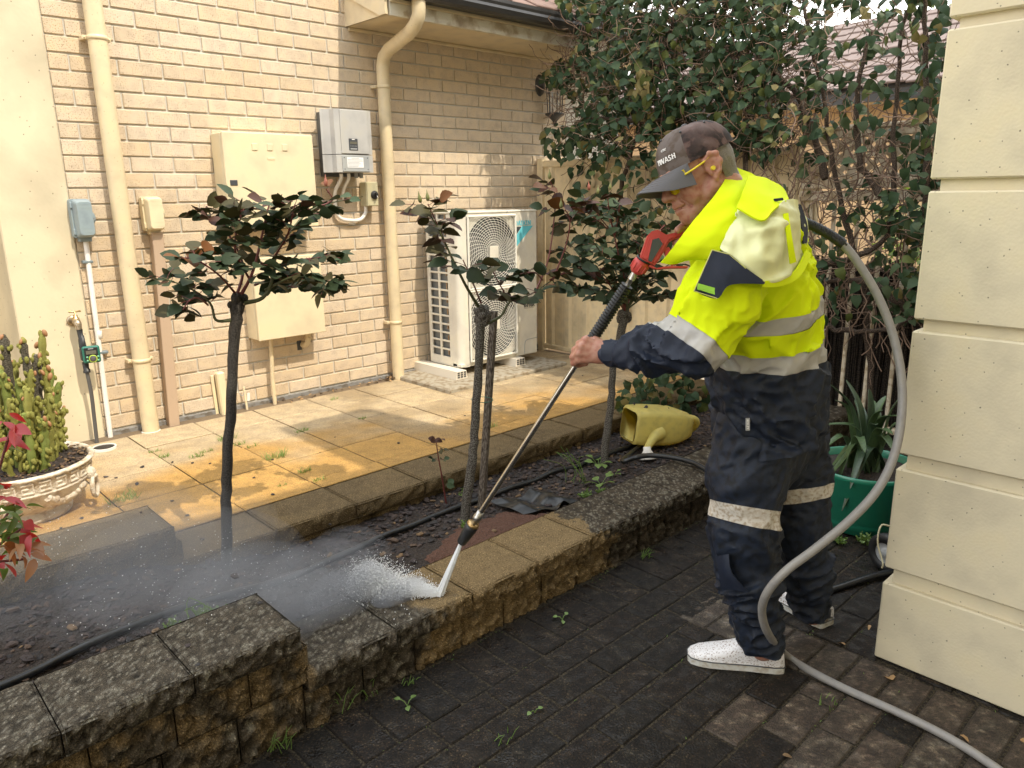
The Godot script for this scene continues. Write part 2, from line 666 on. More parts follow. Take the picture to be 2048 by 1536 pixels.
	mat("ac_white", lin(0.74, 0.72, 0.64), 0.42, {"tex": tx.tone, "ts": 0.8, "detail": tx.speckdark, "ds": 2.2})
	mat("ac_grille", lin(0.76, 0.74, 0.67), 0.45)
	mat("ac_dark", lin(0.03, 0.032, 0.036), 0.6)
	mat("ac_fin", lin(0.20, 0.22, 0.24), 0.4, {"metal": 0.6})
	mat("coil", lin(0.45, 0.30, 0.17), 0.4, {"metal": 0.7})
	mat("sky_blue", lin(0.13, 0.55, 0.66), 0.5)
	mat("print_blue", lin(0.03, 0.27, 0.45), 0.5)
	mat("print_dark", lin(0.05, 0.055, 0.065), 0.5)
	mat("print_grey", lin(0.32, 0.33, 0.34), 0.6)
	mat("print_white", lin(0.8, 0.8, 0.8), 0.5)
	mat("foot_plastic", lin(0.72, 0.66, 0.56), 0.55)
	mat("inverter", lin(0.47, 0.475, 0.475), 0.38, {"tex": tx.tone, "ts": 1.0})
	mat("inverter_lid", lin(0.38, 0.405, 0.425), 0.38, {"tex": tx.tone, "ts": 1.0})
	mat("inverter_dark", lin(0.085, 0.088, 0.09), 0.4)
	mat("lcd", lin(0.13, 0.125, 0.10), 0.2)
	mat("isolator", lin(0.52, 0.49, 0.33), 0.5, {"tex": tx.tone, "ts": 2.0})
	mat("blue_grey", lin(0.27, 0.345, 0.39), 0.48, {"tex": tx.tone, "ts": 2.0})
	mat("blue_grey_dark", lin(0.17, 0.21, 0.23), 0.5)
	mat("duct", lin(0.46, 0.34, 0.245), 0.5, {"tex": tx.speckdark, "ts": 3.0})
	mat("brass", lin(0.50, 0.36, 0.18), 0.32, {"metal": 0.9, "tex": tx.grime, "ts": 14.0})
	mat("nickel", lin(0.42, 0.35, 0.26), 0.35, {"metal": 0.85, "tex": tx.grime, "ts": 14.0})
	mat("timer_green", lin(0.015, 0.14, 0.105), 0.45)
	mat("timer_lime", lin(0.42, 0.55, 0.08), 0.45)
	mat("timer_pale", lin(0.20, 0.50, 0.33), 0.45)
	mat("black_plastic", lin(0.017, 0.018, 0.02), 0.45)
	mat("black_rubber", lin(0.013, 0.014, 0.016), 0.55, {"tex": tx.tone, "ts": 4.0})
	mat("hose_black", lin(0.014, 0.016, 0.019), 0.33, {"tex": tx.grime, "ts": 3.0})
	mat("hose_dark", lin(0.085, 0.082, 0.08), 0.55)
	mat("hose_grey", lin(0.27, 0.265, 0.26), 0.42, {"tex": tx.tone, "ts": 5.0, "detail": tx.speckdark, "ds": 5.0})
	mat("steel", lin(0.62, 0.60, 0.57), 0.2, {"metal": 1.0})
	mat("steel_dull", lin(0.46, 0.45, 0.43), 0.35, {"metal": 1.0})
	mat("gun_red", lin(0.50, 0.055, 0.05), 0.42, {"tex": tx.tone, "ts": 6.0})
	mat("gun_grey", lin(0.05, 0.058, 0.055), 0.6, {"bump": tx.weave_h, "cm": 0.05, "ts": 8.0})
	mat("can_yellow", lin(0.78, 0.71, 0.24), 0.42, {"tex": tx.speckdark, "ts": 7.0, "detail": tx.tone, "ds": 3.0, "glow": Color(0.9, 0.85, 0.3)})
	mat("pot_green", lin(0.018, 0.20, 0.125), 0.33, {"tex": tx.tone, "ts": 2.0, "coat": 0.4})
	mat("urn", lin(0.66, 0.60, 0.50), 0.7, {"tex": tx.grime, "ts": 1.6, "bump": tx.grain_h, "cm": 0.25, "detail": tx.speckdark, "ds": 3.0})
	mat("iron", lin(0.06, 0.06, 0.062), 0.45, {"metal": 0.4})
	mat("lamp_glass", lin(0.5, 0.48, 0.42), 0.2, {"alpha": 0.3})
	# plants
	mat("rose_bark", lin(0.19, 0.18, 0.165), 0.85, {"tex": tx.bark, "ts": 5.0, "bump": tx.grain_h, "cm": 0.5})
	mat("rose_wet", lin(0.060, 0.052, 0.045), 0.55, {"tex": tx.bark, "ts": 5.0, "bump": tx.grain_h, "cm": 0.5})
	mat("stake_wood", lin(0.21, 0.18, 0.155), 0.85, {"tex": tx.bark, "tv": Vector3(9, 1.2, 9)})
	mat("cane_green", lin(0.075, 0.085, 0.035), 0.6, {"tex": tx.tone, "ts": 6.0})
	mat("cane_red", lin(0.13, 0.028, 0.025), 0.5)
	k = 0
	for c in [lin(0.033, 0.050, 0.026), lin(0.043, 0.064, 0.034), lin(0.068, 0.060, 0.028), lin(0.080, 0.036, 0.026), lin(0.16, 0.065, 0.024), lin(0.074, 0.046, 0.042), lin(0.055, 0.085, 0.043)]:
		mat("rose_leaf%d" % k, c, 0.5, {"spec": 0.3, "tex": tx.leafy, "ts": 9.0, "local": true, "glow": Color(0.30, 0.30, 0.10)})
		k += 1
	mat("bud", lin(0.16, 0.17, 0.06), 0.5)
	mat("bud_red", lin(0.30, 0.10, 0.07), 0.5)
	k = 0
	for c in [lin(0.032, 0.060, 0.028), lin(0.045, 0.075, 0.036), lin(0.060, 0.085, 0.042), lin(0.095, 0.115, 0.035), lin(0.15, 0.12, 0.04), lin(0.27, 0.22, 0.10)]:
		mat("ivy_leaf%d" % k, c, 0.52, {"spec": 0.3, "tex": tx.leafy, "ts": 6.0, "local": true, "glow": Color(0.30, 0.36, 0.12)})
		k += 1
	mat("vine", lin(0.125, 0.090, 0.066), 0.85, {"tex": tx.bark, "ts": 5.0, "bump": tx.grain_h, "cm": 0.4})
	mat("twig", lin(0.22, 0.15, 0.11), 0.85, {"tex": tx.tone, "ts": 5.0})
	mat("strap_leaf", lin(0.068, 0.115, 0.045), 0.42, {"tex": tx.leafy, "tv": Vector3(8, 2, 8), "glow": Color(0.30, 0.4, 0.12)})
	mat("strap_leaf_dark", lin(0.042, 0.075, 0.038), 0.42, {"tex": tx.leafy, "tv": Vector3(8, 2, 8), "glow": Color(0.30, 0.4, 0.12)})
	mat("cactus", lin(0.27, 0.27, 0.055), 0.6, {"tex": tx.tone, "ts": 6.0, "bump": tx.grain_h, "cm": 0.4})
	mat("cactus_green", lin(0.20, 0.25, 0.05), 0.6, {"tex": tx.tone, "ts": 6.0, "bump": tx.grain_h, "cm": 0.4})
	mat("cactus_pink", lin(0.34, 0.17, 0.075), 0.6, {"tex": tx.tone, "ts": 6.0})
	mat("cactus_wood", lin(0.22, 0.20, 0.15), 0.8, {"tex": tx.bark, "tv": Vector3(3, 14, 3), "bump": tx.grain_h, "cm": 0.5})
	mat("nandina_red", lin(0.30, 0.030, 0.035), 0.42, {"glow": Color(0.7, 0.15, 0.12)})
	mat("nandina_bronze", lin(0.22, 0.11, 0.045), 0.45, {"glow": Color(0.6, 0.3, 0.1)})
	mat("nandina_green", lin(0.085, 0.115, 0.035), 0.45, {"glow": Color(0.3, 0.4, 0.1)})
	mat("grass", lin(0.12, 0.20, 0.045), 0.6, {"glow": Color(0.4, 0.5, 0.12)})
	mat("weed", lin(0.12, 0.19, 0.05), 0.55, {"glow": Color(0.4, 0.5, 0.12)})
	mat("dry_leaf", lin(0.36, 0.22, 0.10), 0.7)
	mat("far_leaf", lin(0.085, 0.12, 0.04), 0.7, {"glow": Color(0.4, 0.5, 0.12)})
	# the worker
	mat("hi_vis", lin(0.64, 0.78, 0.006), 0.7, {"bump": tx.weave_h, "cm": 0.02, "local": true, "spec": 0.25})
	mat("tape", lin(0.42, 0.42, 0.41), 0.45, {"tex": tx.tone, "ts": 3.0, "local": true})
	mat("tape_trouser", lin(0.60, 0.57, 0.52), 0.5, {"tex": tx.grime, "ts": 6.0, "local": true})
	mat("navy", lin(0.012, 0.0185, 0.038), 0.6, {"tex": tx.tone, "ts": 2.0, "bump": tx.weave_h, "cm": 0.03, "local": true, "spec": 0.4})
	mat("navy_worn", lin(0.0125, 0.019, 0.036), 0.6, {"tex": tx.grime, "ts": 3.0, "bump": tx.weave_h, "cm": 0.03, "local": true, "spec": 0.4})
	mat("lining", lin(0.72, 0.76, 0.42), 0.5, {"tex": tx.tone, "ts": 2.0, "local": true})
	mat("velcro_lime", lin(0.30, 0.62, 0.06), 0.9, {"bump": tx.fine_h, "cm": 0.2, "ts": 6.0})
	mat("seam", lin(0.5, 0.5, 0.16), 0.8)
	mat("skin", lin(0.42, 0.235, 0.175), 0.5, {"tex": tx.skin, "ts": 3.2, "local": true, "bump": tx.fine_h, "cm": 0.06})
	m.skin.subsurf_scatter_enabled = true
	m.skin.subsurf_scatter_strength = 0.08
	mat("hair", lin(0.23, 0.21, 0.18), 0.6, {"tex": tx.grit, "tv": Vector3(20, 5, 20), "local": true})
	mat("lip", lin(0.36, 0.16, 0.13), 0.5)
	mat("cap_cloth", lin(0.155, 0.118, 0.112), 0.85, {"tex": tx.capdirt, "ts": 1.9, "local": true, "bump": tx.weave_h, "cm": 0.04})
	mat("cap_front", lin(0.12, 0.098, 0.090), 0.85, {"tex": tx.grime, "ts": 2.2, "local": true, "bump": tx.weave_h, "cm": 0.04})
	mat("cap_peak", lin(0.10, 0.098, 0.105), 0.8, {"bump": tx.weave_h, "cm": 0.04, "ts": 5.0})
	mat("lens_yellow", lin(0.80, 0.62, 0.01), 0.12, {"alpha": 0.62})
	mat("yellow_foam", lin(0.72, 0.58, 0.03), 0.7)
	mat("shoe_white", lin(0.72, 0.71, 0.72), 0.35, {"tex": tx.splash, "ts": 5.0, "local": true})
	mat("shoe_sole", lin(0.60, 0.60, 0.57), 0.5, {"tex": tx.grime, "ts": 3.0})
	mat("eye_white", lin(0.6, 0.57, 0.53), 0.2)
	mat("water_white", lin(0.88, 0.90, 0.92), 0.5, {"alpha": 0.55})
	mat("droplet", lin(0.88, 0.89, 0.9), 0.3)


# ---------- the setting ----------
func struct_box(called: String, lo: Vector3, hi: Vector3, mt: Material, bev := 0.0) -> MeshInstance3D:
	var o := obj(called, Builder.new().span(lo, hi, bev), mt)
	o.set_meta("kind", "structure")
	return o


func paver_mesh(size: Vector3, seed_: float) -> ArrayMesh:
	# worn top: lichen discs, dark stains and pale grains on its own grid
	var b := Builder.new()
	var st := b.st
	st.set_color(Color(0.30, 0.29, 0.28))
	b.box(Transform3D(), size, 0.004)
	st.set_smooth_group(0)
	var nx := maxi(6, int(size.x / 0.0085))
	var nz := maxi(5, int(size.z / 0.0085))
	var pos := []
	var col := []
	for i in nx + 1:
		for j in nz + 1:
			var p := Vector3((float(i) / nx - 0.5) * (size.x - 0.008), size.y * 0.5 + 0.0004, (float(j) / nz - 0.5) * (size.z - 0.008))
			var w := p + Vector3(seed_ * 3.7, 0, seed_ * 1.3)
			p.y += 0.0022 * noise_a.get_noise_3dv(w * 26.0) - (0.001 if i == 0 or j == 0 or i == nx or j == nz else 0.0)
			pos.append(p)
			var v := 0.33 + 0.22 * noise_a.get_noise_3dv(w * 11.0) + 0.24 * noise_a.get_noise_3dv(w * 60.0)
			v += 0.42 * smoothstep(0.42, 0.52, noise_b.get_noise_3dv(w * 22.0 + Vector3(0, 3, 0))) * smoothstep(0.0, 0.35, noise_a.get_noise_3dv(w * 4.0))
			if absf(noise_b.get_noise_3dv(w * 300.0)) > 0.60: v += 0.40
			v = clampf(v, 0.10, 1.0)
			col.append(Color(v, v * (0.97 + 0.05 * noise_a.get_noise_3dv(w * 8.0)), v * 0.95))
	for i in nx:
		for j in nz:
			for k in [[0, 0], [1, 0], [1, 1], [0, 0], [1, 1], [0, 1]]:
				var q: int = (i + k[0]) * (nz + 1) + j + k[1]
				st.set_color(col[q])
				st.add_vertex(pos[q])
	return b.done()


func ground():
	# one sheet to the horizon, under everything
	var b := Builder.new()
	b.quad(Vector3(-90, -0.262, -90), Vector3(90, -0.262, -90), Vector3(90, -0.262, 90), Vector3(-90, -0.262, 90))
	var g := obj("ground", b, m.dry_soil)
	g.set_meta("kind", "structure")
	# driveway: brick pavers on a mossy bed
	var drive := Node3D.new()
	drive.name = "driveway"
	drive.set_meta("kind", "structure")
	add_child(drive)
	obj("paver_bed", Builder.new().span(Vector3(-1.5, -0.26, 2.8), Vector3(6.2, -0.2048, 5.6)), m.joint_moss, drive)
	var list := []
	# a header course along the garden wall
	var x := -0.9
	while x < 5.2:
		list.append([Vector3(x + 0.058, DRIVE, 2.995), Vector3(0.113, 0.05, 0.222), 0])
		x += 0.1215
	# a soldier course beside the column
	var z := 3.35
	while z < 5.4:
		list.append([Vector3(2.30, DRIVE, z), Vector3(0.228, 0.05, 0.110), 1])
		z += 0.1175
	# the field: stretchers in running bond
	for row in 20:
		var zz := 3.108 + 0.117 * (row + 0.5)
		var xx := -1.2 + (0.115 if row % 2 else 0.0) + (row * 37 % 5) * 0.004
		while xx < 5.3:
			var lo := xx
			var hi := xx + 0.234
			if zz > 3.29:
				# cut at the soldier course
				if lo < 2.181 and hi > 2.181: hi = 2.181
				elif lo >= 2.175 and hi < 2.43: hi = lo
				elif lo < 2.42 and hi > 2.42: lo = 2.42
			if hi - lo > 0.05:
				list.append([Vector3((lo + hi) * 0.5, DRIVE, zz), Vector3(hi - lo - 0.007, 0.05, 0.109), 0])
			xx += 0.234
	list.sort_custom(func(a, c): return a[0].distance_squared_to(eye) < c[0].distance_squared_to(eye))
	var shapes := {}
	var shown := 0
	var rest := Builder.new()
	rest.st.set_color(Color(0.33, 0.32, 0.31))
	for q in list:
		var p: Vector3 = q[0]
		var in_view := p.z < 4.9 and p.x > 0.2 and p.x < 4.4 and (p.z - 4.7073) < p.x * 0.25
		var tilt := Basis.from_euler(Vector3(r(-0.012, 0.012), r(-0.01, 0.01), r(-0.014, 0.014)))
		var t := Transform3D(tilt, p + Vector3(r(-0.001, 0.001), -0.025 + r(-0.002, 0.0022), r(-0.001, 0.001)))
		if not in_view or shown >= 300:
			rest.box(t, q[1], 0.006)
			continue
		shown += 1
		var key := str(snapped(q[1], Vector3(0.004, 0.004, 0.004))) + str(rng.randi_range(0, 7))
		if not shapes.has(key):
			shapes[key] = paver_mesh(q[1], shapes.size() + 1.0)
		var mt: Material
		if p.z > 3.62 and p.x > 1.80 and p.x < 2.45 and rng.randf() < 0.75: mt = m["paver_dry%d" % rng.randi_range(0, 1)]
		elif q[2] == 1: mt = m["paver_dry%d" % rng.randi_range(0, 1)]
		else: mt = m["paver%d" % rng.randi_range(0, 3)]
		piece("paver", shapes[key], mt, drive, t)
	if rest.count:
		obj("paver", rest, m.paver1, drive).set_meta("kind", "stuff")
	# patio: square concrete tiles, some stained orange by the bore water
	var patio := Node3D.new()
	patio.name = "patio"
	patio.set_meta("kind", "structure")
	add_child(patio)
	obj("tile_bed", Builder.new().span(Vector3(-1.6, -0.26, -0.01), Vector3(4.9, -0.014, 1.62)), m.joint_soil, patio)
	var rows := [0.0, 0.385, 0.768, 1.152, 1.50, 1.6195]
	for i in range(-5, 11):
		for j in 5:
			var x0 := 1.258 + 0.3865 * (i - 0) + 0.004 * j
			var x1 := x0 + 0.3865
			var z0: float = rows[j] + (0.075 if j == 0 else 0.0)
			var z1: float = rows[j + 1]
			if x1 > 4.74: x1 = 4.74
			if x1 - x0 < 0.1: continue
			if j == 0 and x0 > 3.1 and x0 < 4.3: continue
			var v := piece("tile", patio_tile(x0 + 0.003, x1 - 0.003, z0 + 0.003, z1 - 0.003), m.tile, patio, Transform3D())
			v.rotation = Vector3.ZERO
			v.position.y += r(-0.002, 0.0015)
	# a strip of dirt along the wall
	var dirt := Builder.new()
	for i in 90:
		var x0 := 0.9 + i * 0.026
		var w0 := 0.05 + 0.035 * (noise_a.get_noise_2d(x0 * 3.0, 2.0) + 0.4)
		var w1 := 0.05 + 0.035 * (noise_a.get_noise_2d((x0 + 0.026) * 3.0, 2.0) + 0.4)
		dirt.quad(Vector3(x0, 0.006, -0.01), Vector3(x0 + 0.026, 0.006, -0.01), Vector3(x0 + 0.026, -0.004, w1 + 0.03), Vector3(x0, -0.004, w0 + 0.03))
	obj("dirt_strip", dirt, m.dry_soil, patio)


func stain(x: float, z: float) -> float:
	var n := noise_a.get_noise_2d(x * 0.9 + 4.0, z * 1.4) * 0.5 + noise_a.get_noise_2d(x * 4.0, z * 4.0) * 0.18
	return clampf(smoothstep(0.62, 1.12, z + n * 0.75 - (x - 1.9) * 0.16), 0.0, 1.0)


func patio_tile(x0: float, x1: float, z0: float, z1: float) -> ArrayMesh:
	var b := Builder.new()
	var nx := 9
	var nz := 9
	var st := b.st
	var own := r(0.93, 1.04)
	st.set_smooth_group(-1)
	var q := func(fx: float, fz: float) -> Vector3:
		var edge := minf(minf(fx, 1.0 - fx), minf(fz, 1.0 - fz))
		return Vector3(lerpf(x0, x1, fx), -0.004 if edge <= 0.0 else 0.0, lerpf(z0, z1, fz))
	var grid := [0.0, 0.02, 0.14, 0.28, 0.42, 0.57, 0.71, 0.85, 0.98, 1.0]
	for i in nx:
		for j in nz:
			for tr in [[[0, 0], [1, 0], [1, 1]], [[0, 0], [1, 1], [0, 1]]]:
				for k in tr:
					var p: Vector3 = q.call(grid[i + k[0]], grid[j + k[1]])
					var s := stain(p.x, p.z)
					var c := Color(0.66, 0.525, 0.335).lerp(Color(0.60, 0.36, 0.11), s) * own * (1.0 + 0.22 * noise_a.get_noise_2d(p.x * 26.0, p.z * 26.0))
					if x0 > 2.3: c = c.lerp(Color(0.36, 0.265, 0.145), 0.55 * smoothstep(-0.15, 0.3, noise_a.get_noise_2d(p.x * 2.0, p.z * 2.0 + 8.0)))
					c.a = 1.0
					st.set_color(c)
					st.add_vertex(p)
	for e in [[x0, z0, x1, z0], [x1, z0, x1, z1], [x1, z1, x0, z1], [x0, z1, x0, z0]]:
		st.set_color(Color(0.4, 0.28, 0.14))
		b.quad(Vector3(e[0], -0.004, e[1]), Vector3(e[2], -0.004, e[3]), Vector3(e[2], -0.05, e[3]), Vector3(e[0], -0.05, e[1]))
	return b.done()


func house_wall():
	var w := thing("brick_house_wall", "sunlit cream brick side wall of the house, with pipes and meter boxes on it", "wall", Vector3(1.16, 0, 0), "", "structure")
	obj("mortar", Builder.new().span(Vector3(1.16, -0.12, -0.24), Vector3(5.9, 3.5, -0.0095)), m.mortar, w)
	# damp course and footing
	obj("flashing", Builder.new().span(Vector3(1.165, 0.0, -0.006), Vector3(5.0, 0.031, 0.012), 0.003), m.flashing, w)
	var shapes := []
	for k in 4:
		shapes.append(Builder.new().box(Transform3D(), Vector3(0.2305, 0.0765, 0.05), 0.0026 + 0.0006 * k).done())
	var half := {}
	var list := []
	for row in 30:
		var y := 0.037 + 0.005 + 0.0862 * row + 0.038
		var off := 0.25 if row % 2 == 1 else 0.75
		for n in range(3, 22):
			var x0 := 0.24 * (n + off) + 0.005
			var x1 := x0 + 0.2305
			if x0 < 1.163: x0 = 1.163
			if x1 > 5.15: x1 = 5.15
			if x1 - x0 < 0.02: continue
			list.append([x0, x1, y])
	list.sort_custom(func(a, c): return Vector3(a[0], a[2], 0).distance_squared_to(eye) < Vector3(c[0], c[2], 0).distance_squared_to(eye))
	var rest := Builder.new()
	var n := 0
	for q in list:
		var t := Transform3D(Basis.from_euler(Vector3(r(-0.006, 0.006), r(-0.004, 0.004), r(-0.004, 0.004))), Vector3((q[0] + q[1]) * 0.5, q[2] + r(-0.001, 0.001), -0.025 + r(-0.0012, 0.0012)))
		var wd: float = q[1] - q[0]
		if n >= 300:
			rest.box(t, Vector3(wd, 0.0765, 0.05), 0.003)
			continue
		n += 1
		var me: Mesh = shapes[rng.randi_range(0, 3)]
		if wd < 0.229:
			var key := snappedf(wd, 0.002)
			if not half.has(key): half[key] = Builder.new().box(Transform3D(), Vector3(wd, 0.0765, 0.05), 0.003).done()
			me = half[key]
		var k := rng.randi_range(0, 4)
		piece("brick", me, m["brick%d" % k], w, t)
	obj("brick", rest, m.brick1, w).set_meta("kind", "stuff")


func house_eave():
	var e := thing("house_eave", "cream boxed eave with charcoal gutter above the air conditioner", "eave", Vector3(3.0, 2.45, 0), "", "structure")
	obj("soffit", Builder.new().span(Vector3(2.975, 2.455, -0.01), Vector3(6.0, 2.467, 0.475)), m.eave_paint, e)
	obj("trim", Builder.new().span(Vector3(2.985, 2.432, -0.002), Vector3(5.2, 2.4545, 0.018), 0.005), m.eave_paint, e)
	obj("fascia", Builder.new().span(Vector3(2.985, 2.448, 0.476), Vector3(6.0, 2.60, 0.496), 0.002), m.fascia_paint, e)
	obj("fascia_strip", Builder.new().span(Vector3(2.985, 2.524, 0.4965), Vector3(6.0, 2.545, 0.512), 0.003), m.eave_paint, e)
	# the boxed gable end, with the rake board climbing away from it
	var t := Transform3D(Basis(Vector3(0, 0, 1), Vector3(0, 1, 0), Vector3(-1, 0, 0)), Vector3(2.984, 0, 0))
	obj("end_panel", Builder.new().prism(t, [Vector2(-0.01, 2.455), Vector2(0.475, 2.455), Vector2(0.475, 2.63), Vector2(-0.01, 2.92)], 0.014), m.eave_paint, e)
	var rake := Transform3D(Basis(Vector3(0, 0, 1), Vector3(0, 1, 0), Vector3(-1, 0, 0)), Vector3(2.9695, 0, 0))
	obj("rake_board", Builder.new().prism(rake, [Vector2(-0.01, 2.66), Vector2(0.43, 2.452), Vector2(0.494, 2.452), Vector2(0.494, 2.62), Vector2(-0.01, 2.90)], 0.02), m.eave_paint, e)
	# gutter: a quad profile
	var prof := [Vector2(0.513, 2.545), Vector2(0.60, 2.540), Vector2(0.625, 2.552), Vector2(0.637, 2.58), Vector2(0.628, 2.60), Vector2(0.634, 2.618), Vector2(0.634, 2.64), Vector2(0.626, 2.64), Vector2(0.62, 2.60), Vector2(0.60, 2.56), Vector2(0.513, 2.56)]
	var g := Transform3D(Basis(Vector3(0, 0, 1), Vector3(0, 1, 0), Vector3(1, 0, 0)), Vector3(2.99, 0, 0))
	obj("gutter", Builder.new().prism(g, prof, 3.0), m.gutter_paint, e)
	# roof: rows of tiles rising from the gutter
	var b := Builder.new()
	var slope := Vector3(0, sin(deg_to_rad(23)), -cos(deg_to_rad(23)))
	var nrm := Vector3(0, cos(deg_to_rad(23)), sin(deg_to_rad(23)))
	for row in 7:
		for k in 14:
			var c := Vector3(3.1 + k * 0.24, 2.63, 0.60) + slope * (0.16 + row * 0.30) + nrm * (0.02 + 0.012 * (k % 2))
			b.box(Transform3D(Basis(Vector3.RIGHT, nrm, -slope), c).rotated_local(Vector3.RIGHT, 0.05), Vector3(0.235, 0.022, 0.33), 0.006)
	obj("roof_tile", b, m.roof_tile, e).set_meta("kind", "stuff")
	obj("roof_deck", Builder.new().box(Transform3D(Basis(Vector3.RIGHT, nrm, -slope), Vector3(4.5, 2.60, 0.55) + slope * 1.2), Vector3(3.1, 0.02, 2.4)), m.gutter_paint, e)
	# the part of the roof left of the boxed end stands further back
	obj("upper_wall", Builder.new().span(Vector3(5.0, 2.47, -2.2), Vector3(5.9, 2.9, -0.25)), m.eave_paint, e)


func rear_pier():
	var p := thing("rendered_wall_pier", "smooth cream rendered pier at the end of the brick wall, with a brass tap", "pier", Vector3(1.0, 0, 0), "", "structure")
	obj("pier_face", Builder.new().span(Vector3(0.82, -0.1, -0.9), Vector3(1.1585, 3.5, 0.004), 0.006), m.render, p)
	# the porch recess beyond it: its end wall and floor slab, in shade of its own lintel
	var q := thing("porch_recess_wall", "shaded cream wall of the recess beyond the pier behind the urn", "wall", Vector3(0.3, 0, -0.9), "", "structure")
	obj("back_wall", Builder.new().span(Vector3(-3.5, -0.1, -0.98), Vector3(0.8195, 3.5, -0.88)), m.porch, q)
	obj("lintel", Builder.new().span(Vector3(-3.5, 2.35, -0.878), Vector3(0.8185, 3.5, 0.002)), m.render, q)
	obj("floor_slab", Builder.new().span(Vector3(-3.5, -0.1, -0.878), Vector3(0.8185, 0.02, -0.02)), m.concrete, q)


func neighbouring_house():
	# the tall house behind the photographer: its eave throws the shade over the drive
	var h := thing("rendered_two_storey_house", "cream rendered house behind the driveway that shades it", "house", Vector3(0, 0, 6), "", "structure")
	obj("wall", Builder.new().span(Vector3(-7, -0.25, 5.75), Vector3(7, 4.7, 6.1)), m.render_column, h)
	obj("roof", Builder.new().span(Vector3(-7.4, 4.70, 4.98), Vector3(7.4, 4.80, 8.5)), m.eave_paint, h)


func garden_walls():
	wall_run("front_garden_wall", "low split faced block wall beside the drive, half of it washed clean", 2.60, 2.885, true)
	wall_run("rear_garden_wall", "low block edging with wide capping between the patio and the rose bed", 1.62, 1.915, false)


func dirt_share(p: Vector3, front: bool) -> float:
	# 1 where grime still lies, 0 where the jet has cleaned it
	var n := noise_a.get_noise_3d(p.x * 5.0, p.y * 9.0, p.z * 5.0) * 0.10 + noise_a.get_noise_3d(p.x * 23.0, p.y * 23.0, p.z * 23.0) * 0.05
	if not front:
		return 0.06 + 0.26 * smoothstep(0.0, 0.35, noise_a.get_noise_3d(p.x * 1.4, 3.0, p.z * 2.0) + n)
	var on_top := p.y > -0.012
	var right_edge := 2.25 - (p.z - 2.60) * 0.10 + n * 1.3 if on_top else 2.31 + n
	var left_edge := 1.28 + n * 1.5 + (p.z - 2.60) * 0.45 if on_top else 1.34 + n * 1.5 + (p.y + 0.1) * 0.5
	var s := smoothstep(right_edge, right_edge + 0.012, p.x) + 1.0 - smoothstep(left_edge - 0.06, left_edge + 0.07, p.x)
	if p.y < -0.07:
		# the blocks under the capping
		s = maxf(s, smoothstep(0.10, 0.34, noise_a.get_noise_3d(p.x * 7.0, p.y * 7.0, 4.0) + n * 2.0) * 0.5)
		if p.x < 0.95: s = 0.45 + 0.55 * smoothstep(-0.12, 0.22, noise_a.get_noise_3d(p.x * 9.0, p.y * 9.0, 9.0) + n)
	elif p.y < 0.073 and p.x < 0.91 and p.z > 2.8:
		s = 0.35 + 0.65 * smoothstep(-0.12, 0.22, noise_a.get_noise_3d(p.x * 9.0, p.y * 9.0, 9.0) + n)
	return clampf(s, 0.0, 1.0)


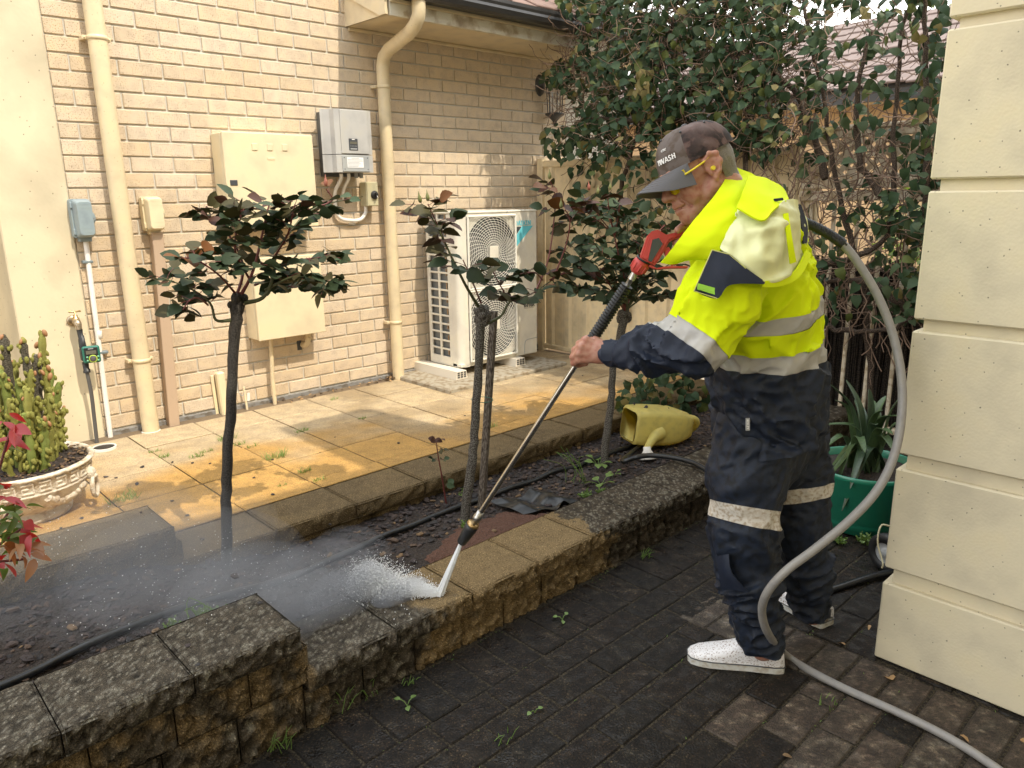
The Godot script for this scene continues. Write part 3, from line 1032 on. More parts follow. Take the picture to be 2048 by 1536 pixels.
func wall_block(lo: Vector3, hi: Vector3, front: bool, coping: bool) -> ArrayMesh:
	# subdivided so that the split face is rough and the grime has an outline
	var b := Builder.new()
	var st := b.st
	var sz := hi - lo
	var bev := 0.008
	var cell := 0.0085 if front and lo.x < 2.9 else 0.018
	var face := func(o: Vector3, u: Vector3, v: Vector3, out: Vector3, rough_: float, coarse: float):
		var nu := maxi(2, int(u.length() / (cell * coarse)))
		var nv := maxi(2, int(v.length() / (cell * coarse)))
		st.set_smooth_group(0 if rough_ > 0.004 else 1)
		var pos := []
		var cols := []
		for i in nu + 1:
			for j in nv + 1:
				var a := float(i) / nu
				var c := float(j) / nv
				var p := o + u * a + v * c
				var edge := minf(minf(a, 1.0 - a) * u.length(), minf(c, 1.0 - c) * v.length())
				var bulge := smoothstep(0.0, bev * 1.6, edge)
				var n1 := noise_a.get_noise_3dv(p * 24.0)
				var n2 := noise_a.get_noise_3dv(p * 70.0)
				var w := p + out * ((n1 + n2 * 0.6 + 0.1) * rough_ * bulge - bev * (1.0 - bulge) * 0.8)
				var s := dirt_share(w, front)
				var clean := Color(0.66, 0.46, 0.225) if front else Color(0.56, 0.40, 0.205)
				clean *= 1.0 + 0.16 * n1 + 0.12 * n2
				var dark := Color(0.20, 0.165, 0.12) if front else Color(0.23, 0.18, 0.115)
				if front and lo.x > 2.0: dark = Color(0.17, 0.132, 0.088)
				dark *= 1.0 + 0.9 * n1 + 0.5 * n2
				if coping and front and absf(noise_b.get_noise_3dv(p * 210.0)) > 0.56: dark = dark.lerp(Color(0.66, 0.60, 0.48), 0.75)
				if front and noise_b.get_noise_3dv(p * 26.0) > 0.62: dark = dark.lerp(Color(0.55, 0.50, 0.38), 0.7)
				var col := clean.lerp(dark, s)
				col = Color(clampf(col.r, 0.015, 0.9), clampf(col.g, 0.012, 0.9), clampf(col.b, 0.01, 0.9))
				pos.append(w)
				cols.append(col)
		for i in nu:
			for j in nv:
				for k in [[0, 0], [1, 0], [1, 1], [0, 0], [1, 1], [0, 1]]:
					var q: int = (i + k[0]) * (nv + 1) + j + k[1]
					st.set_color(cols[q])
					st.add_vertex(pos[q])
	var rr := 0.026 if not coping else 0.020
	# split face, top, ends, back, underside
	face.call(Vector3(lo.x, lo.y, hi.z), Vector3(sz.x, 0, 0), Vector3(0, sz.y, 0), Vector3(0, 0, 1), rr, 1.0)
	face.call(Vector3(lo.x, hi.y, hi.z), Vector3(sz.x, 0, 0), Vector3(0, 0, -sz.z), Vector3(0, 1, 0), 0.0032, 1.0 if coping else 3.0)
	face.call(Vector3(lo.x, lo.y, lo.z), Vector3(0, 0, sz.z), Vector3(0, sz.y, 0), Vector3(-1, 0, 0), 0.003, 3.0)
	face.call(Vector3(hi.x, lo.y, hi.z), Vector3(0, 0, -sz.z), Vector3(0, sz.y, 0), Vector3(1, 0, 0), 0.008, 1.5)
	face.call(Vector3(hi.x, lo.y, lo.z), Vector3(-sz.x, 0, 0), Vector3(0, sz.y, 0), Vector3(0, 0, -1), 0.002, 3.0)
	face.call(Vector3(lo.x, lo.y, lo.z), Vector3(sz.x, 0, 0), Vector3(0, 0, sz.z), Vector3(0, -1, 0), 0.001, 4.0)
	return b.done()


func wall_run(called: String, label: String, z0: float, z1: float, front: bool):
	var w := thing(called, label, "garden wall", Vector3(0.9, 0, (z0 + z1) * 0.5), "", "structure")
	var face := z1 - 0.022
	var end := 4.75
	obj("wall_core", Builder.new().span(Vector3(-1.4, -0.25, z0 + 0.05), Vector3(end, -0.079, face - 0.03)), m.joint_soil, w)
	obj("wall_core", Builder.new().span(Vector3(-1.4, -0.0785, z0 + 0.05), Vector3(0.80, 0.072, face - 0.035)), m.joint_soil, w)
	# lower course
	var x := -1.36 if front else -1.3
	while x < end:
		var hi := minf(x + 0.2035, end)
		if front or x > 0.2:
			piece("wall_block", wall_block(Vector3(x + 0.002, -0.235, face - 0.12), Vector3(hi - 0.002, -0.0765 if x > 0.80 else -0.058, face), front, false), m.block, w, Transform3D())
		x += 0.2035
	# a second course where the wall steps up
	x = -1.315
	while x < 0.85:
		var hi := minf(x + 0.2035, 0.905)
		piece("wall_block", wall_block(Vector3(x + 0.002, -0.0545, face - 0.12), Vector3(hi - 0.002, 0.0735, face), front, false), m.block, w, Transform3D())
		x += 0.2035
	# cappings
	x = 0.885
	while x < end - 0.05:
		var hi := minf(x + (0.3205 if front else 0.39), end)
		piece("capping", wall_block(Vector3(x + 0.0015, -0.0745, z0), Vector3(hi - 0.0015, 0.0, z1), front, true), m.block, w, here(Vector3(0, r(-0.0012, 0.0012), r(-0.002, 0.002))))
		x = hi
	x = 0.877
	while x > -1.3:
		var lo := x - (0.3075 if front else 0.60)
		piece("capping", wall_block(Vector3(lo + 0.0015, 0.0745, z0), Vector3(x - 0.0015, 0.149, z1), front, true), m.block, w, here(Vector3(0, r(-0.0012, 0.0012), r(-0.002, 0.002))))
		x = lo


func fences():
	# sheet steel fence between the house and the garden
	var f := thing("sheet_steel_fence", "cream ribbed sheet steel fence panel beside the air conditioner", "fence", Vector3(4.78, 0, 1.0))
	var z := 0.09
	while z < 2.35:
		# one sheet: trapezoid ribs
		var poly := []
		var back := []
		for k in [[0.0, 0.0], [0.035, 0.0], [0.052, 0.022], [0.092, 0.022], [0.109, 0.0], [0.20, 0.0]]:
			poly.append(Vector2(z + k[0], -k[1]))
			back.push_front(Vector2(z + k[0], -k[1] + 0.003))
		var t := Transform3D(Basis(Vector3(0, 0, 1), Vector3(1, 0, 0), Vector3(0, 1, 0)), Vector3(4.80, 0.03, 0))
		obj("fence_sheet", Builder.new().prism(t, poly + back, 1.55), m.fence_paint, f)
		z += 0.201
	obj("top_rail", Builder.new().span(Vector3(4.772, 1.57, 0.03), Vector3(4.822, 1.625, 2.36), 0.008), m.fence_paint, f)
	obj("bottom_rail", Builder.new().span(Vector3(4.774, 0.012, 0.05), Vector3(4.820, 0.05, 2.36), 0.006), m.fence_paint, f)
	obj("fence_post", Builder.new().span(Vector3(4.765, -0.05, 0.02), Vector3(4.83, 1.645, 0.085), 0.006), m.fence_paint, f)
	obj("fence_post", Builder.new().span(Vector3(4.765, -0.2, 2.30), Vector3(4.83, 1.645, 2.365), 0.006), m.fence_paint, f)
	# gate: bars below, lattice above
	var g := thing("lattice_topped_gate", "tall cream gate with round bars below and a lattice panel on top, behind the ivy", "gate", Vector3(4.8, -0.2, 3.2))
	for k in 13:
		var zz := 2.46 + k * 0.148
		obj("bar", Builder.new().tube([Vector3(4.79, -0.12, zz), Vector3(4.79, 1.30, zz)], 0.0135, 10), m.picket_paint, g)
	obj("rail", Builder.new().span(Vector3(4.765, 1.285, 2.38), Vector3(4.815, 1.345, 4.3), 0.006), m.picket_paint, g)
	obj("rail", Builder.new().span(Vector3(4.77, 1.358, 2.38), Vector3(4.81, 1.415, 4.3), 0.006), m.picket_paint, g)
	obj("rail", Builder.new().span(Vector3(4.765, 1.655, 2.38), Vector3(4.815, 1.70, 4.3), 0.006), m.picket_paint, g)
	obj("rail", Builder.new().span(Vector3(4.755, 1.702, 2.38), Vector3(4.825, 1.73, 4.3), 0.006), m.picket_paint, g)
	obj("rail", Builder.new().span(Vector3(4.77, -0.135, 2.38), Vector3(4.81, -0.095, 4.3), 0.006), m.picket_paint, g)
	for s in [-1.0, 1.0]:
		for k in 30:
			var zc := 2.38 + k * 0.0785
			var a := Vector3(4.785 + 0.007 * s, 1.41, zc - s * 0.125)
			var bq := Vector3(4.785 + 0.007 * s, 1.66, zc + s * 0.125)
			if minf(a.z, bq.z) < 2.36 or maxf(a.z, bq.z) > 4.32: continue
			var t := frame(bq - a, (a + bq) * 0.5, 0.0, Vector3.RIGHT)
			obj("slat", Builder.new().box(t, Vector3(0.034, a.distance_to(bq), 0.0065), 0.001), m.lattice_paint, g)
	# brushwood screen behind the bars
	var s := thing("brushwood_screen", "dark brushwood screen behind the bars of the gate", "screen", Vector3(5.05, -0.2, 3.3))
	var reeds := []
	var rm := Builder.new().tube([Vector3(0, 0, 0), Vector3(0, 0.55, 0.004), Vector3(0, 1.08, 0)], 0.0065, 5).done()
	for k in 420:
		reeds.append(Transform3D(Basis.from_euler(Vector3(r(-0.03, 0.03), r(0, TAU), r(-0.03, 0.03))), Vector3(5.02 + r(-0.02, 0.02), -0.2 + r(-0.03, 0.05), 2.1 + k * 0.0062)))
	many("reed", rm, m.reed, reeds, s)
	obj("backing", Builder.new().span(Vector3(5.06, -0.25, 2.05), Vector3(5.09, 0.86, 4.8)), m.reed, s)


func column():
	var c := thing("rendered_column", "large cream rendered column of grooved blocks at the edge of the drive", "column", Vector3(2.75, DRIVE, 4.6), "", "structure")
	obj("core", Builder.new().span(Vector3(2.462, -0.24, 3.932), Vector3(3.06, 4.7, 5.76)), m.render_column, c)
	var edges := [-0.198, 0.083, 0.137, 0.484, 0.534, 0.929, 0.965, 1.342, 1.375, 1.777, 1.806, 2.2, 2.235, 2.64, 2.675, 3.08, 3.115, 3.5, 3.535, 4.6]
	for k in range(0, edges.size(), 2):
		var y0: float = edges[k]
		var y1: float = edges[k + 1]
		obj("render_block", Builder.new().span(Vector3(2.442, y0, 3.908), Vector3(3.08, y1, 5.755), 0.005), m.render_column, c)


# ---------- things on the house wall ----------
func facebox(x0: float, y0: float, x1: float, y1: float, zf: float) -> Array:
	# corners of a front face at distance zf from the wall
	var a := onz(x0, y0, zf)
	var b := onz(x1, y1, zf)
	return [minf(a.x, b.x), maxf(a.x, b.x), minf(a.y, b.y), maxf(a.y, b.y)]


func downpipe(label: String, path: Array, rad: float, brackets: Array, foot_y: float):
	var bottom: Vector3 = path[path.size() - 1]
	var d := thing("downpipe", label, "downpipe", bottom, "downpipes on the brick wall")
	obj("pipe", Builder.new().tube(path, rad, 20), m.cream_paint, d)
	obj("socket", Builder.new().lathe(here(Vector3(bottom.x, foot_y, bottom.z)), [Vector2(rad + 0.006, 0.0), Vector2(rad + 0.006, 0.016), Vector2(rad + 0.006, 0.016), Vector2(rad, 0.018)], 20), m.white_plastic, d)
	for y in brackets:
		var b := Builder.new()
		b.lathe(here(Vector3(bottom.x, y - 0.012, bottom.z)), [Vector2(rad, 0.0), Vector2(rad + 0.0035, 0.001), Vector2(rad + 0.0035, 0.023), Vector2(rad, 0.024)], 20)
		for s in [-1.0, 1.0]:
			b.span(Vector3(bottom.x + s * (rad + 0.012) - 0.012, y - 0.011, 0.001), Vector3(bottom.x + s * (rad + 0.012) + 0.012, y + 0.011, bottom.z - rad * 0.2), 0.003)
			b.ball(Vector3(bottom.x + s * (rad + 0.013), y, bottom.z - rad * 0.2 + 0.002), Vector3(0.005, 0.005, 0.004), 4, 6)
		obj("bracket", b, m.cream_paint, d)
	return d


func wall_fittings():
	# two downpipes
	var c1 := onz(244, 438, 0.066)
	downpipe("thick cream downpipe standing on the patio beside the pier, full height", [Vector3(c1.x, 3.4, 0.066), Vector3(c1.x, 2.0, 0.066), Vector3(c1.x, 1.0, 0.066), Vector3(c1.x, -0.015, 0.066)], 0.0475, [onz(215, 77, 0.09).y, onz(283, 722, 0.09).y], -0.015)
	var c2 := onz(784, 500, 0.066)
	var up := onz(838, 30, 0.565)
	var pts := [Vector3(up.x, 2.62, 0.565), Vector3(up.x, 2.50, 0.565), Vector3(up.x, 2.455, 0.56), Vector3(up.x - 0.003, 2.405, 0.52), Vector3(lerpf(up.x, c2.x, 0.2), 2.375, 0.44), Vector3(lerpf(up.x, c2.x, 0.85), 2.315, 0.16), Vector3(c2.x, 2.28, 0.09), Vector3(c2.x, 2.22, 0.067), Vector3(c2.x, 2.0, 0.066), Vector3(c2.x, 1.0, 0.066), Vector3(c2.x, -0.02, 0.066)]
	downpipe("cream downpipe with a swan neck bend under the gutter, left of the air conditioner", pts, 0.044, [onz(768, 173, 0.09).y, onz(793, 645, 0.09).y], -0.02)
	# meter box, upper and lower cabinet
	var q := facebox(442, 265, 624.5, 271, 0.155)
	var lo_y := onz(638, 452, 0.155).y
	var mb := thing("meter_cabinet", "big cream steel meter cabinet with three small square windows and a black lock", "meter cabinet", Vector3(q[0], lo_y, 0))
	obj("cabinet_body", Builder.new().span(Vector3(q[0], lo_y + 0.004, -0.004), Vector3(q[1] - 0.004, q[3] - 0.004, 0.128), 0.004), m.cream_box, mb)
	obj("cabinet_body", Builder.new().span(Vector3(q[0] + 0.004, lo_y + 0.006, 0.1285), Vector3(q[1] - 0.006, q[3] - 0.006, 0.138)), m.cream_box, mb)
	var door := obj("door", Builder.new().span(Vector3(q[0] + 0.002, lo_y, 0.1385), Vector3(q[1], q[3], 0.155), 0.004), m.cream_box, mb)
	for px in [[799, 394], [1022, 398], [1240, 403]]:
		var c := onz(400 + px[0] / 7.314, 240 + px[1] / 7.314, 0.157)
		obj("window", Builder.new().box(here(Vector3(c.x, c.y, 0.1565)), Vector3(0.035, 0.040, 0.007), 0.002), m.cream_box, door)
	var lk := onz(400 + 497 / 7.314, 240 + 918 / 7.314, 0.157)
	var lock := obj("lock", Builder.new().box(here(Vector3(lk.x, lk.y, 0.156)), Vector3(0.046, 0.032, 0.006), 0.002), m.print_dark, door)
	lock.set_meta("label", "black recessed lock")
	var bd := onz(400 + 1040 / 7.314, 240 + 565 / 7.314, 0.157)
	obj("embossed_badge", Builder.new().box(here(Vector3(bd.x, bd.y, 0.1555)), Vector3(0.05, 0.016, 0.004), 0.0015), m.cream_box, door)
	# lower cabinet
	q = facebox(518.6, 683, 652, 664, 0.155)
	var ly0 := onz(518.6, 683.2, 0.155).y
	var ly1 := 0.985
	var x1 := onz(652, 664, 0.155).x
	var lb := thing("gas_meter_cabinet", "plain cream steel cabinet under the big meter cabinet, behind a rose", "meter cabinet", Vector3(q[0], ly0, 0))
	obj("cabinet_body", Builder.new().span(Vector3(q[0], ly0 + 0.004, -0.004), Vector3(x1 - 0.004, ly1 - 0.004, 0.130), 0.004), m.cream_box, lb)
	obj("door", Builder.new().span(Vector3(q[0] + 0.003, ly0, 0.1335), Vector3(x1, ly1, 0.155), 0.004), m.cream_box, lb)
	# pipe from it to the ground, and the elbow into the wall
	var p1 := onz(543, 690, 0.05)
	var p2 := onz(551, 818, 0.05)
	var gp := thing("gas_pipe", "thin cream pipe running from the lower meter cabinet into the paving", "pipe", Vector3(p2.x, 0, 0.05))
	obj("pipe", Builder.new().tube([Vector3(p1.x, ly0 + 0.01, 0.05), Vector3(p2.x, 0.2, 0.05), Vector3(p2.x, -0.02, 0.05)], 0.0135, 12), m.cream_paint, gp)
	for k in 5:
		obj("wrap", Builder.new().tube([Vector3(p2.x - 0.014, 0.06 + k * 0.05, 0.05), Vector3(p2.x, 0.066 + k * 0.05, 0.065), Vector3(p2.x + 0.014, 0.07 + k * 0.05, 0.05)], 0.0018, 5), m.cream_paint, gp)
	var e1 := onz(616, 675, 0.06)
	var ep := thing("elbow_pipe", "short cream pipe elbow going from the lower meter cabinet into the wall", "pipe", e1)
	obj("pipe", Builder.new().tube(spline([Vector3(e1.x, ly0 + 0.01, 0.06), Vector3(e1.x, e1.y - 0.005, 0.06), Vector3(e1.x - 0.004, e1.y - 0.04, 0.05), Vector3(e1.x - 0.012, e1.y - 0.055, 0.02), Vector3(e1.x - 0.014, e1.y - 0.055, -0.01)], 4), 0.0195, 12), m.cream_paint, ep)
	obj("collar", Builder.new().lathe(here(Vector3(e1.x, e1.y - 0.012, 0.06)), [Vector2(0.02, 0), Vector2(0.024, 0.001), Vector2(0.024, 0.014), Vector2(0.02, 0.016)], 14), m.cream_paint, ep)
	obj("hole", Builder.new().span(Vector3(e1.x - 0.055, e1.y - 0.09, -0.002), Vector3(e1.x - 0.022, e1.y - 0.025, 0.0016)), m.print_dark, ep)
	inverter()
	# phone and power boxes with their ducts
	small_box("blue_grey_junction_box", "blue grey plastic junction box half on the pier, on a white conduit", 139, 398, 191, 475, m.blue_grey, m.blue_grey_dark)
	small_box("cream_junction_box", "cream plastic junction box on a square beige duct beside the downpipe", 283, 393, 329, 461, m.cream_box, m.print_dark)
	var a := onz(170, 470, 0.022)
	var b := onz(222.5, 884, 0.022)
	var cd := thing("white_conduit", "white round conduit below the blue grey junction box", "conduit", Vector3(b.x, 0, 0.022))
	obj("pipe", Builder.new().tube([Vector3(a.x, a.y + 0.02, 0.022), Vector3(b.x, -0.03, 0.022)], 0.0135, 14), m.conduit, cd)
	var cj := onz(199, 677, 0.022)
	obj("joint", Builder.new().lathe(frame(Vector3(a.x - b.x, a.y, 0), Vector3(cj.x, cj.y, 0.022)), [Vector2(0.0135, 0), Vector2(0.016, 0.001), Vector2(0.016, 0.045), Vector2(0.0135, 0.046)], 14), m.conduit, cd)
	for px in [[176, 524], [207, 705]]:
		var s := onz(px[0], px[1], 0.03)
		obj("saddle", Builder.new().box(here(Vector3(s.x, s.y, 0.018)), Vector3(0.052, 0.017, 0.036), 0.004), m.blue_grey_dark, cd)
	a = onz(312, 468, 0.03)
	b = onz(347, 858, 0.03)
	var dc := thing("square_duct", "square beige duct running down the wall from the cream junction box", "duct", Vector3(b.x, 0, 0.03))
	obj("duct_body", Builder.new().box(frame(Vector3(a.x - b.x, a.y - b.y, 0), Vector3((a.x + b.x) * 0.5, (a.y + b.y) * 0.5, 0.031), 0.0, Vector3(0, 0, 1)), Vector3(0.062, a.y - b.y + 0.02, 0.058).rotated(Vector3.UP, 0), 0.003), m.duct, dc)
	tap_and_timer()
	# stub duct, its backing strip and a marker peg by the wall
	var st := onz(452, 836, 0.035)
	var sd := thing("stub_duct", "short cream half duct standing against the bottom of the wall", "duct", Vector3(st.x, 0, 0.03))
	obj("cover", Builder.new().box(here(Vector3(st.x - 0.006, 0.135, 0.034)).rotated_local(Vector3(0, 0, 1), 0.03), Vector3(0.052, 0.29, 0.05), 0.008), m.cream_box, sd)
	obj("backing_strip", Builder.new().box(here(Vector3(st.x - 0.046, 0.125, 0.008)).rotated_local(Vector3(0, 0, 1), 0.03), Vector3(0.020, 0.27, 0.012), 0.002), m.cream_box, sd)
	var pg := onz(496, 836, 0.04)
	var pe := thing("earth_peg", "thin cream peg with a white tag and grey wire at the foot of the wall", "peg", Vector3(pg.x, 0, 0.04))
	obj("peg", Builder.new().tube([Vector3(pg.x, -0.03, 0.045), Vector3(pg.x - 0.008, 0.155, 0.04)], 0.0075, 10), m.cream_box, pe)
	obj("tag", Builder.new().box(here(Vector3(pg.x + 0.014, 0.085, 0.05)).rotated_local(Vector3(0, 0, 1), -0.1), Vector3(0.018, 0.055, 0.004), 0.001), m.white_plastic, pe)
	obj("wire", Builder.new().tube(spline([Vector3(pg.x - 0.03, 0.20, 0.004), Vector3(pg.x - 0.042, 0.13, 0.03), Vector3(pg.x - 0.02, 0.10, 0.045), Vector3(pg.x, 0.15, 0.045)], 5), 0.0022, 5), m.print_grey, pe)
	# wall lantern half hidden in the ivy
	var w := onz(1108, 190, 0.10)
	var wl := thing("wall_lantern", "dark iron wall lantern half hidden by the ivy", "lantern", Vector3(w.x, w.y, 0))
	obj("bracket", Builder.new().lathe(Transform3D(Basis(Vector3.RIGHT, Vector3(0, 0, 1), Vector3.DOWN), Vector3(w.x - 0.07, w.y + 0.08, 0)), [Vector2(0.055, 0), Vector2(0.05, 0.015), Vector2(0.02, 0.022), Vector2(0, 0.024)], 14, 1.6), m.iron, wl)
	obj("arm", Builder.new().tube(spline([Vector3(w.x - 0.07, w.y + 0.08, 0.01), Vector3(w.x - 0.05, w.y + 0.17, 0.06), Vector3(w.x, w.y + 0.15, 0.11), Vector3(w.x, w.y + 0.10, 0.11)], 4), 0.007, 7), m.iron, wl)
	obj("lid", Builder.new().lathe(here(Vector3(w.x, w.y + 0.06, 0.11)), [Vector2(0.085, 0), Vector2(0.07, 0.02), Vector2(0.025, 0.045), Vector2(0.0, 0.06)], 6), m.iron, wl)
	obj("base_plate", Builder.new().lathe(here(Vector3(w.x, w.y - 0.16, 0.11)), [Vector2(0, -0.10), Vector2(0.012, -0.085), Vector2(0.02, -0.05), Vector2(0.05, -0.02), Vector2(0.082, 0.0), Vector2(0.085, 0.012), Vector2(0.03, 0.02), Vector2(0, 0.02)], 12), m.iron, wl)
	for k in 6:
		var an := TAU * k / 6.0
		obj("bar", Builder.new().tube([Vector3(w.x + cos(an) * 0.06, w.y - 0.15, 0.11 + sin(an) * 0.06), Vector3(w.x + cos(an) * 0.072, w.y + 0.065, 0.11 + sin(an) * 0.072)], 0.0045, 5), m.iron, wl)
	obj("glass", Builder.new().lathe(here(Vector3(w.x, w.y - 0.14, 0.11)), [Vector2(0.05, 0), Vector2(0.062, 0.2)], 6), m.lamp_glass, wl)


func small_box(called: String, label: String, x0: float, y0: float, x1: float, y1: float, mt: Material, dark: Material):
	var q := facebox(x0, y0, x1, y1, 0.06)
	var w: float = q[1] - q[0]
	var h: float = q[3] - q[2]
	var c := Vector3((q[0] + q[1]) * 0.5, (q[2] + q[3]) * 0.5, 0)
	var o := thing(called, label, "junction box", Vector3(c.x, q[2], 0))
	var flange := Transform3D(Basis(), Vector3(c.x - 0.004, c.y, 0.0045))
	obj("back_box", Builder.new().prism(flange, rect(w * 0.95, h, 0.014), 0.048), mt, o)
	var lid := Builder.new()
	var rings := []
	for k in [[0.0, 1.0], [0.006, 1.02], [0.012, 1.0], [0.046, 0.85], [0.052, 0.82], [0.0555, 0.78]]:
		var ring := []
		for p in rect(w * 0.92 * k[1], h * 0.97 * (k[1] * 0.6 + 0.4), 0.016):
			ring.append(Vector3(c.x + 0.004 + p.x, c.y + p.y, 0.053 + k[0]))
		rings.append(ring)
	lid.smooth(-1)
	for i in rings.size() - 1:
		for k in rings[i].size():
			var j: int = (k + 1) % rings[i].size()
			lid.quad(rings[i][k], rings[i][j], rings[i + 1][j], rings[i + 1][k])
	var last: Array = rings[rings.size() - 1]
	for k in range(1, last.size() - 1):
		lid.tri(last[0], last[k], last[k + 1])
	var lo := obj("lid", lid, mt, o)
	for s in [0.34, -0.34]:
		obj("hinge", Builder.new().box(here(Vector3(c.x - w * 0.47, c.y + h * s, 0.054)), Vector3(0.012, 0.034, 0.014), 0.004), mt, o)
		obj("raised_line", Builder.new().box(here(Vector3(c.x + 0.006, c.y + h * s * 0.9 + 0.012, 0.1085)), Vector3(w * 0.5, 0.0022, 0.0016)), mt, lo)
		obj("raised_line", Builder.new().box(here(Vector3(c.x + 0.006, c.y + h * s * 0.9 - 0.010, 0.1085)), Vector3(w * 0.5, 0.0022, 0.0016)), mt, lo)
	var lobe := Builder.new().lathe(Transform3D(Basis(Vector3.RIGHT, Vector3(0, 0, 1), Vector3.DOWN), Vector3(c.x + w * 0.47, c.y + 0.002, 0.050)), [Vector2(0.0, 0.012), Vector2(0.018, 0.012), Vector2(0.02, 0.0)], 14, 1.8)
	obj("catch_plate", lobe, mt, o)
	obj("screw", Builder.new().lathe(Transform3D(Basis(Vector3.RIGHT, Vector3(0, 0, 1), Vector3.DOWN), Vector3(c.x + w * 0.49, c.y - 0.004, 0.062)), [Vector2(0.0085, 0), Vector2(0.0085, 0.006), Vector2(0.0085, 0.006), Vector2(0.005, 0.006), Vector2(0.005, 0.001), Vector2(0, 0.001)], 14), m.print_grey, o)
	obj("spigot", Builder.new().span(Vector3(c.x - w * 0.28, q[2] - 0.022, 0.006), Vector3(c.x + w * 0.36, q[2] + 0.004, 0.046), 0.004), mt, o)


func inverter():
	var q := facebox(669.6, 216.5, 748.6, 345, 0.20)
	var xl: float = onz(636, 219, 0.03).x
	var iv := thing("solar_inverter", "grey solar inverter with a dark display, between meter cabinet and downpipe", "inverter", Vector3(xl, q[2], 0))
	var x0: float = q[0]
	var x1: float = q[1]
	var y0: float = q[2]
	var y1: float = q[3]
	var split := lerpf(y0, y1, 0.285)
	# plan of the casing: back plate, finned side, chamfer, flat lid, chamfer
	var plan := [Vector2(xl + 0.006, -0.05), Vector2(x1 - 0.01, -0.05), Vector2(x1, -0.19), Vector2(x1 - 0.033, -0.197), Vector2(x0 + 0.028, -0.197), Vector2(x0 - 0.004, -0.185), Vector2(x0 - 0.016, -0.15), Vector2(x0 - 0.05, -0.115), Vector2(x0 - 0.062, -0.11), Vector2(xl + 0.012, -0.075)]
	var up := Transform3D(Basis(Vector3(1, 0, 0), Vector3(0, 0, -1), Vector3(0, 1, 0)), Vector3(0, split + 0.002, 0))
	obj("upper_case", Builder.new().prism(up, plan, y1 - split - 0.002), m.inverter, iv)
	var dn := Transform3D(Basis(Vector3(1, 0, 0), Vector3(0, 0, -1), Vector3(0, 1, 0)), Vector3(0, y0, 0))
	obj("lower_case", Builder.new().prism(dn, plan, split - y0 - 0.002), m.inverter, iv)
	obj("back_plate", Builder.new().span(Vector3(xl, y0 - 0.025, 0.001), Vector3(x1 - 0.02, y1 - 0.01, 0.047), 0.002), m.inverter_dark, iv)
	var lid := obj("lid", Builder.new().span(Vector3(x0 + 0.030, split + 0.006, 0.1975), Vector3(x1 - 0.035, y1 - 0.004, 0.2035), 0.002), m.inverter, iv)
	obj("lower_lid", Builder.new().span(Vector3(x0 + 0.030, y0 + 0.004, 0.1975), Vector3(x1 - 0.035, split - 0.006, 0.2035), 0.002), m.inverter_lid, iv)
	var d := onz(707, 289, 0.205)
	var ds := obj("display", Builder.new().box(here(Vector3(d.x, d.y, 0.2035)), Vector3(0.068, 0.075, 0.006), 0.002), m.print_dark, lid)
	ds.set_meta("label", "dark display panel with a small grey screen")
	obj("screen", Builder.new().box(here(Vector3(d.x, d.y + 0.010, 0.2068)), Vector3(0.054, 0.016, 0.002)), m.lcd, lid)
	obj("print", Builder.new().box(here(Vector3(d.x, d.y + 0.032, 0.2066)), Vector3(0.022, 0.005, 0.0016)), m.print_white, lid)
	for k in 5:
		obj("button", Builder.new().box(here(Vector3(d.x - 0.022 + k * 0.011, d.y - 0.010, 0.2066)), Vector3(0.005, 0.004, 0.002)), m.print_grey, lid)
	obj("print", Builder.new().box(here(Vector3(d.x, d.y - 0.028, 0.2066)), Vector3(0.05, 0.008, 0.0016)), m.print_grey, lid)
	var n := onz(711, 325, 0.205)
	var lb := obj("notice", Builder.new().box(here(Vector3(n.x, n.y, 0.2045)), Vector3(0.125, 0.066, 0.002)), m.print_white, iv)
	lb.set_meta("label", "white notice of six lines of small print")
	for k in 7:
		var wd: float = [0.06, 0.112, 0.115, 0.09, 0.10, 0.085, 0.08][k]
		obj("print_line", Builder.new().box(here(Vector3(n.x - (0.0 if k == 0 else 0.058 - wd * 0.5), n.y + 0.026 - k * 0.0085, 0.2056)), Vector3(wd, 0.0028, 0.0008)), m.print_grey, lb)
	for s in [[0.045, 0.012], [-0.05, 0.012]]:
		for yy in [y0 + 0.02, split - 0.02]:
			obj("screw", Builder.new().ball(Vector3(x0 + 0.045 if s[0] > 0 else x1 - 0.05, yy, 0.2035), Vector3(0.004, 0.004, 0.003), 4, 6), m.print_dark, iv)
	for yy in [lerpf(y0, y1, 0.9), lerpf(y0, y1, 0.42)]:
		obj("screw", Builder.new().ball(Vector3(xl + 0.012, yy, 0.055), Vector3(0.007, 0.007, 0.012), 4, 6), m.print_dark, iv)
	for px in [[714, 349], [724, 349]]:
		var s := onz(px[0], px[1], 0.1)
		obj("gland", Builder.new().tube([Vector3(s.x, y0 + 0.005, 0.09), Vector3(s.x, y0 - 0.035, 0.09)], 0.013, 10), m.inverter_lid, iv)
	# conduits below it, to the isolator
	var c := thing("inverter_conduits", "pale grey bent conduits between the inverter and the isolator switch", "conduit", Vector3(x0, y0 - 0.2, 0.03))
	var w1 := []
	for px in [[682, 347, 0.11], [682, 358, 0.10], [672, 378, 0.06], [669, 395, 0.035], [671, 415, 0.03], [674, 428, 0.03], [684, 438, 0.03], [705, 441, 0.03], [722, 438, 0.03], [731, 425, 0.032], [731, 412, 0.034]]:
		w1.append(onz(px[0], px[1], px[2]))
	obj("conduit", Builder.new().tube(spline(w1, 4), 0.0125, 10), m.conduit, c)
	var w2 := []
	for px in [[697, 347, 0.11], [697, 358, 0.10], [689, 374, 0.06], [686, 388, 0.03], [687, 398, 0.0]]:
		w2.append(onz(px[0], px[1], px[2]))
	obj("conduit", Builder.new().tube(spline(w2, 4), 0.0115, 10), m.conduit, c)
